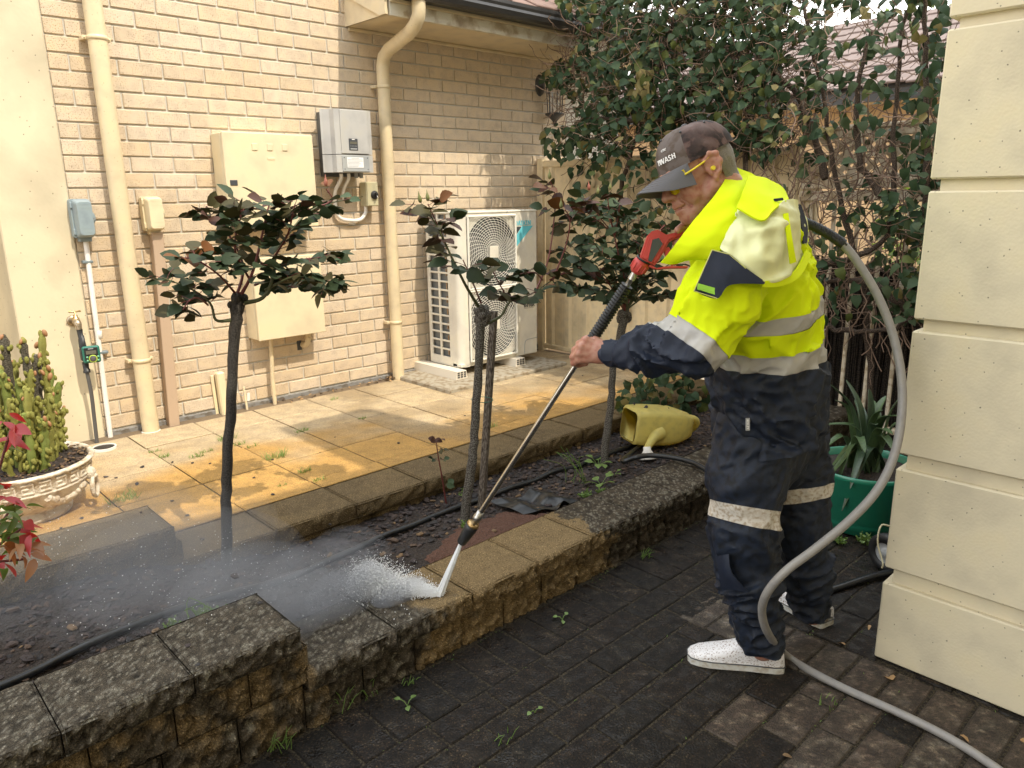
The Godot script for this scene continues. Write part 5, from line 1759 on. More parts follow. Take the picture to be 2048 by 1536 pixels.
func spray_of_leaves(o: Node3D, p: Vector3, dir: Vector3, size: float, shapes: Array, mats: Array, count: int, stem_mat: Material):
	# a compound rose leaf: stalk and three or five leaflets
	var d := (dir + Vector3(0, r(-0.1, 0.25), 0)).normalized()
	var ln := size * (1.4 if count > 3 else 1.0)
	var e := p + d * ln + Vector3(0, -0.2 * ln, 0)
	obj("leaf_stalk", Builder.new().tube([p, p.lerp(e, 0.5) + Vector3(0, ln * 0.07, 0), e], 0.0012, 4, false), stem_mat, o)
	var side := d.cross(Vector3.UP).normalized()
	if side.length() < 0.1: side = Vector3.RIGHT
	var mt: Material = m[mats[rng.randi_range(0, mats.size() - 1)]]
	var spots := [[1.0, 0.0]]
	if count >= 3: spots += [[0.62, 1.0], [0.62, -1.0]]
	if count >= 5: spots += [[0.30, 0.9], [0.30, -0.9]]
	for s in spots:
		var base: Vector3 = p.lerp(e, s[0])
		var dd: Vector3 = (d * (0.45 if s[1] != 0.0 else 1.0) + side * s[1] + Vector3(r(-0.3, 0.3), r(-0.55, 0.1), r(-0.3, 0.3))).normalized()
		var k: float = size * r(0.72, 1.1)
		piece("leaf", shapes[rng.randi_range(0, shapes.size() - 1)], mt if rng.randf() < 0.75 else m[mats[rng.randi_range(0, mats.size() - 1)]], o, Transform3D(leaf_turn(dd, 1.15).scaled(Vector3(k, k, k)), base))


func rose(called: String, label: String, trunk: Array, radii: Array, wet_below: float, knob: Vector3, branches: Array, leaf: float, mats: Array, buds: Array, more := 1.0) -> Node3D:
	var o := thing(called, label, "rose", trunk[0], "standard roses in the bed")
	var tp := spline(trunk, 5)
	var rad := []
	for i in tp.size():
		var u := float(i) / (tp.size() - 1) * (radii.size() - 1)
		var k := mini(int(u), radii.size() - 2)
		rad.append(lerpf(radii[k], radii[k + 1], u - k) * (1.0 + 0.10 * noise_a.get_noise_1d(i * 0.9 + trunk[0].x * 9.0)))
		tp[i] += Vector3(noise_a.get_noise_1d(i * 0.37), 0, noise_a.get_noise_1d(i * 0.37 + 50.0)) * 0.007
	obj("trunk", Builder.new().tube(tp, rad, 12), m.rose_wet if wet_below > 0.5 else m.rose_bark, o)
	# the graft knob
	var kb := Builder.new()
	for q in 12:
		kb.ball(knob + Vector3(r(-0.024, 0.024), r(-0.030, 0.024), r(-0.022, 0.022)), Vector3(r(0.014, 0.026), r(0.016, 0.030), r(0.014, 0.026)), 6, 8)
	obj("graft_knob", kb, m.rose_wet if wet_below > 0.5 else m.rose_bark, o)
	var shapes := []
	for q in 4:
		shapes.append(leaf_shape(1.0, r(0.36, 0.43), 9, r(0.1, 0.35), r(0.05, 0.35), 0.045))
	for br in branches:
		var pts := spline(br.p, 5)
		var n := pts.size()
		var rr := []
		for i in n: rr.append(lerpf(br.r, br.get("e", 0.0022), pow(float(i) / (n - 1), 0.6)))
		var cb := Builder.new().tube(pts, rr, 7)
		for i in range(2, n - 1, 2):
			# thorns
			var a := r(0, TAU)
			var td := Vector3(cos(a), r(-0.2, 0.3), sin(a))
			cb.tube([pts[i], pts[i] + td * (rr[i] + 0.004), pts[i] + td * (rr[i] + 0.008)], [0.0022, 0.0012, 0.0002], 4, false)
		obj("cane", cb, m[br.get("m", "cane_red")], o)
		var cnt := int(br.get("n", 6) * more)
		for q in cnt:
			var u: float = lerpf(br.get("from", 0.3), 1.0, (q + r(0.1, 0.9)) / cnt)
			var i := mini(int(u * (n - 1)), n - 2)
			var dir: Vector3 = (pts[i + 1] - pts[i]).normalized()
			var a := r(0, TAU)
			var out := (dir * 0.5 + Vector3(cos(a), r(-0.1, 0.5), sin(a))).normalized()
			spray_of_leaves(o, pts[i], out, leaf, shapes, mats if u < 0.75 else br.get("tip", mats), br.get("k", 3), m.cane_red)
	for bd in buds:
		var p: Vector3 = bd[0]
		var f := frame(bd[1], p)
		var bu := Builder.new()
		bu.lathe(f, [Vector2(0.0, -0.002), Vector2(0.006, 0.002), Vector2(0.0085, 0.012), Vector2(0.0065, 0.022), Vector2(0.0025, 0.032), Vector2(0.0008, 0.044), Vector2(0, 0.045)], 8)
		obj("bud", bu, m[bd[2]], o)
	return o


func roses():
	var dark := ["rose_leaf0", "rose_leaf0", "rose_leaf1", "rose_leaf2"]
	var bronze := ["rose_leaf2", "rose_leaf3", "rose_leaf5", "rose_leaf4"]
	# first rose: in front of the meter cabinets
	var z := 1.99
	var br := []
	br.append({"p": px_path([[462, 640, z], [432, 640, z - 0.02], [420, 606, z - 0.03], [380, 577, z - 0.05], [325, 556, z - 0.06]]), "r": 0.008, "m": "cane_green", "n": 9, "from": 0.45, "tip": dark})
	br.append({"p": px_path([[488, 606, z], [525, 596, z + 0.02], [544, 562, z + 0.03], [556, 500, z + 0.02], [600, 440, z], [640, 412, z], [690, 400, z - 0.02]]), "r": 0.010, "m": "cane_green", "n": 12, "from": 0.3, "tip": ["rose_leaf1", "rose_leaf6"]})
	br.append({"p": px_path([[482, 590, z], [505, 545, z + 0.05], [522, 480, z + 0.06], [532, 432, z + 0.05], [540, 405, z + 0.05]]), "r": 0.008, "n": 11, "from": 0.2, "tip": ["rose_leaf2", "rose_leaf3"]})
	br.append({"p": px_path([[474, 590, z], [486, 530, z - 0.03], [452, 462, z - 0.08], [420, 440, z - 0.10], [392, 428, z - 0.12]]), "r": 0.007, "n": 11, "from": 0.3, "tip": ["rose_leaf2", "rose_leaf3", "rose_leaf0"]})
	br.append({"p": px_path([[530, 580, z], [590, 552, z + 0.1], [640, 556, z + 0.12], [668, 572, z + 0.14]]), "r": 0.006, "m": "cane_green", "n": 10, "from": 0.15, "tip": dark})
	br.append({"p": px_path([[548, 540, z], [600, 520, z - 0.08], [650, 516, z - 0.1], [682, 516, z - 0.1]]), "r": 0.005, "n": 9, "from": 0.2, "tip": ["rose_leaf6", "rose_leaf0"]})
	br.append({"p": px_path([[470, 586, z], [440, 552, z + 0.12], [408, 528, z + 0.16], [388, 518, z + 0.16]]), "r": 0.005, "n": 8, "from": 0.3, "tip": ["rose_leaf2", "rose_leaf0", "rose_leaf4"]})
	br.append({"p": px_path([[500, 560, z], [470, 500, z + 0.08], [480, 440, z + 0.1], [492, 408, z + 0.1]]), "r": 0.005, "n": 9, "from": 0.3, "tip": ["rose_leaf2", "rose_leaf1", "rose_leaf3"]})
	br.append({"p": px_path([[545, 520, z], [575, 470, z + 0.1], [585, 430, z + 0.14], [590, 408, z + 0.14]]), "r": 0.005, "n": 9, "from": 0.2, "tip": ["rose_leaf1", "rose_leaf2", "rose_leaf3"]})
	br.append({"p": px_path([[416, 610, z - 0.03], [396, 596, z + 0.05], [378, 602, z + 0.08], [366, 620, z + 0.08]]), "r": 0.004, "n": 3, "from": 0.5, "tip": dark})
	br.append({"p": px_path([[510, 570, z], [545, 560, z - 0.15], [590, 575, z - 0.2], [620, 560, z - 0.22]]), "r": 0.005, "n": 9, "from": 0.1, "tip": dark})
	br.append({"p": px_path([[640, 412, z], [665, 400, z], [652, 378, z]]), "r": 0.003, "n": 1, "from": 0.8, "k": 1, "tip": ["rose_leaf4"]})
	rose("standard_rose", "rose with a dark wet straight trunk in front of the meter cabinets", px_path([[452, 1185, z + 0.03], [453, 1100, z + 0.02], [452, 1000, z], [456, 900, z], [463, 800, z], [467, 700, z], [474, 628, z], [479, 604, z]]), [0.0225, 0.021, 0.020, 0.019, 0.0195, 0.022, 0.026], 1.0, onz(480, 606, z), br, 0.063, dark, [[onz(652, 372, z), Vector3(0, 1, 0), "bud_red"]], 1.65)
	# second rose: in front of the air conditioner
	z = 2.25
	br = []
	br.append({"p": px_path([[956, 612, z], [932, 572, z + 0.04], [908, 524, z + 0.06], [888, 482, z + 0.06], [868, 442, z + 0.05], [845, 412, z + 0.05]]), "r": 0.0085, "m": "cane_green", "n": 9, "from": 0.3, "tip": bronze})
	br.append({"p": px_path([[905, 520, z + 0.06], [884, 470, z + 0.02], [866, 430, z + 0.02], [856, 408, z + 0.02]]), "r": 0.004, "n": 4, "from": 0.3, "tip": bronze})
	br.append({"p": px_path([[962, 606, z], [942, 556, z + 0.12], [926, 520, z + 0.16]]), "r": 0.005, "n": 4, "from": 0.4, "tip": dark})
	br.append({"p": px_path([[972, 648, z], [1002, 632, z + 0.02], [1020, 604, z + 0.03], [1062, 588, z + 0.05], [1105, 560, z + 0.05]]), "r": 0.009, "m": "cane_green", "n": 7, "from": 0.5, "tip": dark})
	br.append({"p": px_path([[1070, 586, z + 0.05], [1096, 520, z + 0.03], [1108, 440, z + 0.0], [1110, 390, z], [1100, 362, z]]), "r": 0.005, "n": 7, "from": 0.15, "tip": bronze})
	br.append({"p": px_path([[1105, 562, z + 0.05], [1132, 490, z + 0.08], [1140, 440, z + 0.1], [1130, 420, z + 0.1]]), "r": 0.005, "n": 8, "from": 0.15, "tip": bronze})
	br.append({"p": px_path([[1020, 604, z + 0.03], [1000, 570, z + 0.1], [985, 540, z + 0.12]]), "r": 0.004, "n": 4, "from": 0.4, "tip": dark})
	br.append({"p": px_path([[1085, 560, z + 0.05], [1070, 545, z + 0.12], [1050, 548, z + 0.15]]), "r": 0.004, "n": 3, "from": 0.3, "tip": ["rose_leaf0", "rose_leaf5"]})
	br.append({"p": px_path([[1100, 560, z + 0.05], [1140, 540, z], [1165, 540, z]]), "r": 0.005, "n": 6, "from": 0.2, "tip": ["rose_leaf0", "rose_leaf5", "rose_leaf3"]})
	rose("standard_rose", "rose with a lichen flecked grey trunk tied to a stake before the air conditioner", px_path([[928, 1056, z], [936, 980, z], [946, 900, z], [952, 820, z], [957, 740, z], [962, 634, z]]), [0.0235, 0.022, 0.0205, 0.020, 0.019, 0.021], 0.0, onz(966, 628, z), br, 0.078, dark + ["rose_leaf5"], [[onz(841, 405, z + 0.05), Vector3(-0.2, 1, 0), "bud"], [onz(856, 402, z + 0.02), Vector3(-0.1, 1, 0), "bud"], [onz(1099, 358, z), Vector3(0, 1, 0), "bud"], [onz(1122, 416, z + 0.1), Vector3(0, 1, 0), "bud"]])
	var sz := 2.18
	var st := thing("rose_stake", "weathered timber stake tied beside the second rose trunk", "stake", onz(958, 1015, sz))
	var sa := onz(962, 1030, sz)
	var sb := onz(988, 622, sz)
	obj("stake_post", Builder.new().box(frame(sb - sa, (sa + sb) * 0.5, 0.5, Vector3(0, 0, 1)), Vector3(0.034, sa.distance_to(sb), 0.030), 0.003), m.stake_wood, st)
	var tie := onz(963, 795, sz)
	var ring := []
	for k in 13:
		ring.append(Vector3(tie.x - 0.022 + cos(TAU * k / 12) * 0.046, tie.y, tie.z + 0.03 + sin(TAU * k / 12) * 0.055))
	obj("tie", Builder.new().tube(ring, 0.0016, 5, false), m.timer_green, st)
	# third rose: behind the lance
	z = 2.2
	br = []
	for q in [[1290, 470, 0.1], [1215, 430, -0.1], [1170, 470, 0.05], [1255, 425, 0.0], [1330, 450, -0.05], [1190, 540, 0.15], [1160, 575, -0.1], [1310, 560, 0.1], [1345, 590, 0.0], [1240, 520, 0.2], [1215, 590, 0.12], [1290, 540, -0.15], [1150, 520, 0.0], [1375, 510, 0.05], [1205, 500, -0.2], [1255, 560, -0.2]]:
		br.append({"p": px_path([[1250, 622, z], [lerpf(1255, q[0], 0.35), lerpf(600, q[1], 0.4), z + q[2] * 0.4], [lerpf(1255, q[0], 0.75), lerpf(600, q[1], 0.85), z + q[2] * 0.8], [q[0], q[1], z + q[2]]]), "r": 0.006, "m": "cane_green" if rng.randf() < 0.5 else "cane_red", "n": 8, "from": 0.3, "tip": ["rose_leaf0", "rose_leaf1", "rose_leaf1", "rose_leaf6"]})
	for q in [[1180, 400], [1215, 395], [1160, 410], [1240, 405]]:
		br.append({"p": px_path([[1230, 470, z], [lerpf(1230, q[0], 0.6), 435, z + 0.03], [q[0], q[1], z + 0.05]]), "r": 0.004, "n": 4, "from": 0.4, "tip": ["rose_leaf3", "rose_leaf5", "rose_leaf6"]})
	rose("standard_rose", "bushy rose with a speckled trunk behind the worker's lance", px_path([[1208, 938, z], [1212, 880, z], [1222, 800, z], [1226, 740, z], [1236, 690, z], [1249, 636, z]]), [0.0235, 0.021, 0.020, 0.019, 0.020, 0.024], 0.0, onz(1250, 632, z), br, 0.074, ["rose_leaf0", "rose_leaf0", "rose_leaf1"], [[onz(1195, 388, z), Vector3(0.1, 1, 0), "bud"], [onz(1178, 380, z), Vector3(-0.1, 1, 0), "bud_red"], [onz(1220, 380, z), Vector3(0, 1, 0), "bud"]])
	# a young rose shoot near the second trunk
	var ys := thing("rose_sucker", "thin red rose shoot with a few leaves beside the second rose", "rose shoot", onz(893, 1012, 2.02))
	var yp := spline(px_path([[893, 1012, 2.02], [885, 960, 2.02], [876, 910, 2.02], [872, 878, 2.02]]), 4)
	obj("cane", Builder.new().tube(yp, [0.004, 0.004, 0.0038, 0.0036, 0.0034, 0.0032, 0.003, 0.0028, 0.0026, 0.0024, 0.0022, 0.002, 0.0018], 6), m.cane_red, ys)
	var shp := [leaf_shape(1.0, 0.4, 7, 0.2, 0.2, 0.04)]
	for k in [[12, 0.035, "rose_leaf3"], [12, 0.03, "rose_leaf3"], [7, 0.034, "rose_leaf0"], [7, 0.03, "rose_leaf6"], [3, 0.04, "rose_leaf6"], [9, 0.03, "rose_leaf2"]]:
		var a := r(0, TAU)
		spray_of_leaves(ys, yp[k[0]], Vector3(cos(a), 0.3, sin(a)), k[1], shp, [k[2]], 3, m.cane_red)


func pots():
	urn()
	# green tub with strap leaved plant, by the gate
	var c := Vector3(3.50, DRIVE, 3.43)
	var p := thing("green_plastic_tub", "round green plastic tub behind the worker's legs", "tub", c)
	obj("tub_wall", Builder.new().lathe(here(c), [Vector2(0, 0.004), Vector2(0.185, 0.004), Vector2(0.195, 0.012), Vector2(0.20, 0.03), Vector2(0.207, 0.034), Vector2(0.21, 0.05), Vector2(0.214, 0.055), Vector2(0.212, 0.068), Vector2(0.217, 0.072), Vector2(0.238, 0.27), Vector2(0.245, 0.277), Vector2(0.248, 0.296), Vector2(0.242, 0.302), Vector2(0.236, 0.298), Vector2(0.23, 0.26)], 40), m.pot_green, p)
	obj("potting_soil", Builder.new().lathe(here(c), [Vector2(0.232, 0.265), Vector2(0.1, 0.275), Vector2(0, 0.28)], 24), m.soil, p)
	var s := thing("strap_leaved_plant", "clump of long arching green strap leaves growing in the green tub", "plant", c + Vector3(0, 0.27, 0))
	var ends := [[1655, 765, 0.18], [1692, 760, 0.05], [1738, 778, 0.0], [1772, 792, -0.1], [1805, 790, 0.0], [1800, 832, 0.1], [1785, 868, 0.2], [1790, 905, 0.25], [1642, 902, 0.22], [1634, 985, 0.24], [1684, 1022, 0.27], [1648, 1050, 0.20], [1700, 978, 0.28], [1640, 850, 0.1], [1670, 800, 0.15], [1752, 850, 0.15], [1730, 905, 0.28], [1765, 820, 0.05], [1660, 940, 0.1], [1820, 850, -0.05], [1710, 800, -0.15], [1745, 800, -0.2]]
	for k in ends.size():
		var e = ends[k]
		var base := c + Vector3(r(-0.07, 0.07), 0.275, r(-0.07, 0.07))
		var dist: float = c.x - e[2] * 0.95
		var tip := onx(e[0], e[1], dist)
		var mid := base.lerp(tip, 0.5) + Vector3(0, 0.11 + maxf(0.0, base.y - tip.y) * 0.55, 0)
		var line := spline([base, base.lerp(mid, 0.55) + Vector3(0, 0.03, 0), mid, tip], 4)
		var rows := []
		var side := (tip - base).cross(Vector3.UP).normalized()
		for i in line.size():
			var u := float(i) / (line.size() - 1)
			var w := 0.021 * pow(sin(PI * clampf(0.16 + u * 0.84, 0.0, 1.0)), 0.65) + 0.0015
			var dn: Vector3 = (line[mini(i + 1, line.size() - 1)] - line[maxi(i - 1, 0)]).normalized()
			var up := side.cross(dn).normalized()
			rows.append([line[i] - side * w + up * w * 0.35, line[i], line[i] + side * w + up * w * 0.35])
		obj("leaf", Builder.new().sheet(rows, 0.0022), m.strap_leaf if rng.randf() < 0.6 else m.strap_leaf_dark, s)
	for k in [[3.27, 3.55, 0.06], [3.20, 3.46, 0.05], [3.34, 3.63, 0.05]]:
		weed_clump(Vector3(k[0], DRIVE, k[1]), k[2], 22, "green weed growing from the pavers at the foot of the green tub", "weeds by the green tub")


func urn():
	var c := Vector3(0.575, 0.0, 0.945)
	var u := thing("ornamental_urn", "wide cream concrete urn with a key pattern band and a ring handle", "urn", c)
	obj("bowl", Builder.new().lathe(here(c), [Vector2(0, 0.0), Vector2(0.17, 0.0), Vector2(0.175, 0.02), Vector2(0.15, 0.035), Vector2(0.19, 0.06), Vector2(0.235, 0.10), Vector2(0.262, 0.15), Vector2(0.262, 0.15), Vector2(0.268, 0.153), Vector2(0.268, 0.159), Vector2(0.264, 0.162), Vector2(0.264, 0.162), Vector2(0.272, 0.222), Vector2(0.286, 0.228), Vector2(0.290, 0.236), Vector2(0.284, 0.243), Vector2(0.268, 0.243), Vector2(0.262, 0.21)], 56), m.urn, u)
	# key pattern: raised bars on the band
	for k in 26:
		var a0 := TAU * k / 26.0
		for seg in [[0.0, 0.015, 0.72, 0.010], [0.0, 0.058, 0.72, 0.010], [-0.32, 0.036, 0.10, 0.046], [0.30, 0.026, 0.10, 0.026], [0.12, 0.037, 0.40, 0.009]]:
			var a: float = a0 + seg[0] * TAU / 26.0
			var ww: float = seg[2] * TAU / 26.0 * 0.27
			var y: float = 0.160 + seg[1] * 0.92
			var rad: float = 0.2645 + seg[1] * 0.12
			var out := Vector3(cos(a), 0, sin(a))
			var t := Transform3D(Basis(Vector3(-sin(a), 0, cos(a)), Vector3.UP, out), c + out * rad + Vector3(0, y, 0))
			obj("key_pattern", Builder.new().box(t, Vector3(ww, seg[3], 0.010), 0.003), m.urn, u)
	# swags of modelled fruit and the lion ring handles
	for k in 4:
		var a0 := 0.55 + TAU * k / 4.0
		var sw := Builder.new()
		var gar := []
		for q in 9:
			var uu := q / 4.0 - 1.0
			var a := a0 + 0.50 + uu * 0.38
			var y := 0.085 + 0.05 * uu * uu
			var rad := lerpf(0.20, 0.262, smoothstep(0.05, 0.15, y))
			gar.append(c + Vector3(cos(a) * rad, y, sin(a) * rad))
		sw.tube(gar, 0.017, 8)
		for q in 34:
			var uu := r(-1, 1)
			var a := a0 + 0.50 + uu * 0.36
			var y := 0.085 + 0.05 * uu * uu + r(-0.018, 0.018)
			var rad := lerpf(0.20, 0.262, smoothstep(0.05, 0.15, y)) + 0.004
			sw.ball(c + Vector3(cos(a) * rad, y, sin(a) * rad), Vector3.ONE * r(0.009, 0.016), 4, 7)
		obj("swag", sw, m.urn, u)
		var out := Vector3(cos(a0), 0, sin(a0))
		var side := Vector3(-sin(a0), 0, cos(a0))
		var hb := c + out * 0.272 + Vector3(0, 0.12, 0)
		var ring := []
		for q in 19:
			var an := TAU * q / 18.0
			ring.append(hb + side * cos(an) * 0.034 + Vector3(0, sin(an) * 0.046 - 0.02, 0) + out * 0.012)
		obj("ring_handle", Builder.new().tube(ring, 0.010, 8, false), m.urn, u)
		var hd := Builder.new()
		hd.ball(hb + Vector3(0, 0.045, 0), Vector3(0.026, 0.03, 0.026), 6, 10)
		hd.ball(hb + Vector3(0, 0.03, 0) + out * 0.02, Vector3(0.013, 0.012, 0.013), 5, 8)
		obj("lion_head", hd, m.urn, u)
	obj("potting_mix", Builder.new().lathe(here(c), [Vector2(0.266, 0.222), Vector2(0.18, 0.236), Vector2(0.08, 0.245), Vector2(0, 0.246)], 26), m.soil, u)
	var ch := [[], [], []]
	for k in 420:
		var a := r(0, TAU)
		var rad := sqrt(rng.randf()) * 0.262
		var s := r(0.006, 0.015)
		ch[k % 3].append(Transform3D(Basis.from_euler(Vector3(r(-0.5, 0.5), r(0, TAU), r(-0.5, 0.5))).scaled(Vector3(s, s, s)), c + Vector3(cos(a) * rad, 0.236 + r(0, 0.006), sin(a) * rad)))
	for k in 3: many("bark_chips", chip_mesh(60 + k), m["chip%d" % [0, 3, 4][k]], ch[k], u)
	# succulent: clustered knobbly columns
	var s := thing("columnar_succulent", "knobbly yellow green succulent columns with pink tips growing in the urn", "succulent", c + Vector3(0, 0.24, 0))
	var list := [[8, 672, 0.0, "cactus_wood"], [45, 682, 0.05, "cactus_wood"], [72, 712, -0.02, "cactus_wood"], [84, 668, -0.06, "cactus"], [62, 742, 0.06, "cactus"], [36, 762, 0.12, "cactus_green"], [18, 800, 0.18, "cactus"], [92, 738, 0.02, "cactus"], [118, 768, -0.08, "cactus_green"], [128, 818, -0.04, "cactus"], [100, 790, 0.10, "cactus"], [72, 800, 0.18, "cactus"], [48, 830, 0.22, "cactus_green"], [112, 812, 0.06, "cactus"], [28, 726, -0.1, "cactus"], [2, 742, 0.1, "cactus_green"], [56, 780, 0.2, "cactus"], [84, 840, 0.22, "cactus_green"], [104, 742, -0.1, "cactus_green"], [-18, 700, 0.05, "cactus"], [-30, 760, 0.1, "cactus_green"], [-10, 820, 0.2, "cactus"]]
	for q in list:
		var top := onz(q[0], q[1], c.z + q[2])
		var base := Vector3(lerpf(c.x, top.x, 0.75), 0.235, c.z + q[2] * 0.8)
		var pts := spline([base, base.lerp(top, 0.35) + Vector3(r(-0.012, 0.012), 0, r(-0.01, 0.01)), base.lerp(top, 0.7) + Vector3(r(-0.012, 0.012), 0, r(-0.01, 0.01)), top], 5)
		var rad := []
		var r0 := r(0.012, 0.018)
		for i in pts.size():
			rad.append(r0 * (1.0 + 0.16 * sin(i * 2.3 + q[0])) * (0.55 if i == pts.size() - 1 else 1.0))
		var b := Builder.new().tube(pts, rad, 10)
		b.ball(top, Vector3.ONE * rad[rad.size() - 1] * 1.05, 6, 8)
		var st := obj("column_stem", b, m[q[3]], s)
		var nb := Builder.new()
		var tips := Builder.new()
		for k in 28:
			var i := rng.randi_range(2, pts.size() - 1)
			var a := r(0, TAU)
			var kp: Vector3 = pts[i] + Vector3(cos(a), r(-0.2, 0.4), sin(a)) * (rad[i] + 0.004)
			var ks := r(0.006, 0.0125)
			(tips if i > pts.size() - 4 and rng.randf() < 0.25 else nb).ball(kp, Vector3(ks * 0.85, ks * 1.5, ks * 0.85), 6, 7, Basis.from_euler(Vector3(r(-0.5, 0.5), 0, r(-0.5, 0.5))))
		if nb.count: obj("knob", nb, m.cactus, st)
		if tips.count: obj("pink_tip", tips, m.cactus_pink, st)
	# red and green bamboo-leaved shrub at the picture's edge, growing in the raised bed
	var nd := thing("heavenly_bamboo", "shrub with red, bronze and green leaves leaning over the raised capping", "shrub", Vector3(0.16, 0.03, 2.3))
	var shapes := [leaf_shape(1.0, 0.20, 6, 0.25, 0.35, 0.0), leaf_shape(1.0, 0.17, 6, 0.4, 0.6, 0.0), leaf_shape(1.0, 0.23, 6, 0.2, 0.2, 0.0)]
	var spots := [[12, 835, "r"], [30, 850, "r"], [20, 870, "r"], [8, 890, "r"], [4, 960, "r"], [14, 985, "r"], [36, 1000, "b"], [24, 1020, "g"], [40, 1035, "g"], [18, 1050, "g"], [8, 1070, "g"], [34, 1062, "g"], [50, 1050, "r"], [58, 1075, "r"], [44, 1092, "b"], [28, 1100, "b"], [60, 1110, "b"], [12, 1110, "r"], [4, 1130, "r"], [20, 1040, "g"], [2, 1020, "g"], [6, 1045, "g"], [46, 1020, "g"], [-12, 980, "b"], [-16, 1060, "g"], [-20, 880, "r"], [66, 1085, "b"], [52, 1062, "r"], [30, 1078, "g"], [16, 1090, "b"]]
	for k in 5:
		var e = spots[[1, 6, 12, 16, 20][k]]
		obj("stem", Builder.new().tube(spline([Vector3(0.12 + k * 0.02, 0.02, 2.28), Vector3(0.16, 0.25 + 0.04 * k, 2.31 + 0.01 * k), onz(e[0] - 8, e[1] + 8, 2.36)], 4), 0.0035, 6), m.cane_red, nd)
	for q in spots:
		for k in 3:
			var p := onz(q[0] + r(-10, 10), q[1] + r(-12, 12), 2.36 + r(-0.10, 0.10))
			var mt: Material = m.nandina_red if q[2] == "r" else m.nandina_bronze if q[2] == "b" else m.nandina_green
			if rng.randf() < 0.2: mt = m.nandina_green
			var ks := r(0.045, 0.07)
			var a := r(0, TAU)
			piece("leaf", shapes[rng.randi_range(0, 2)], mt, nd, Transform3D(leaf_turn(Vector3(cos(a), r(-0.9, 0.3), sin(a)), 0.8).scaled(Vector3(ks, ks, ks)), p))


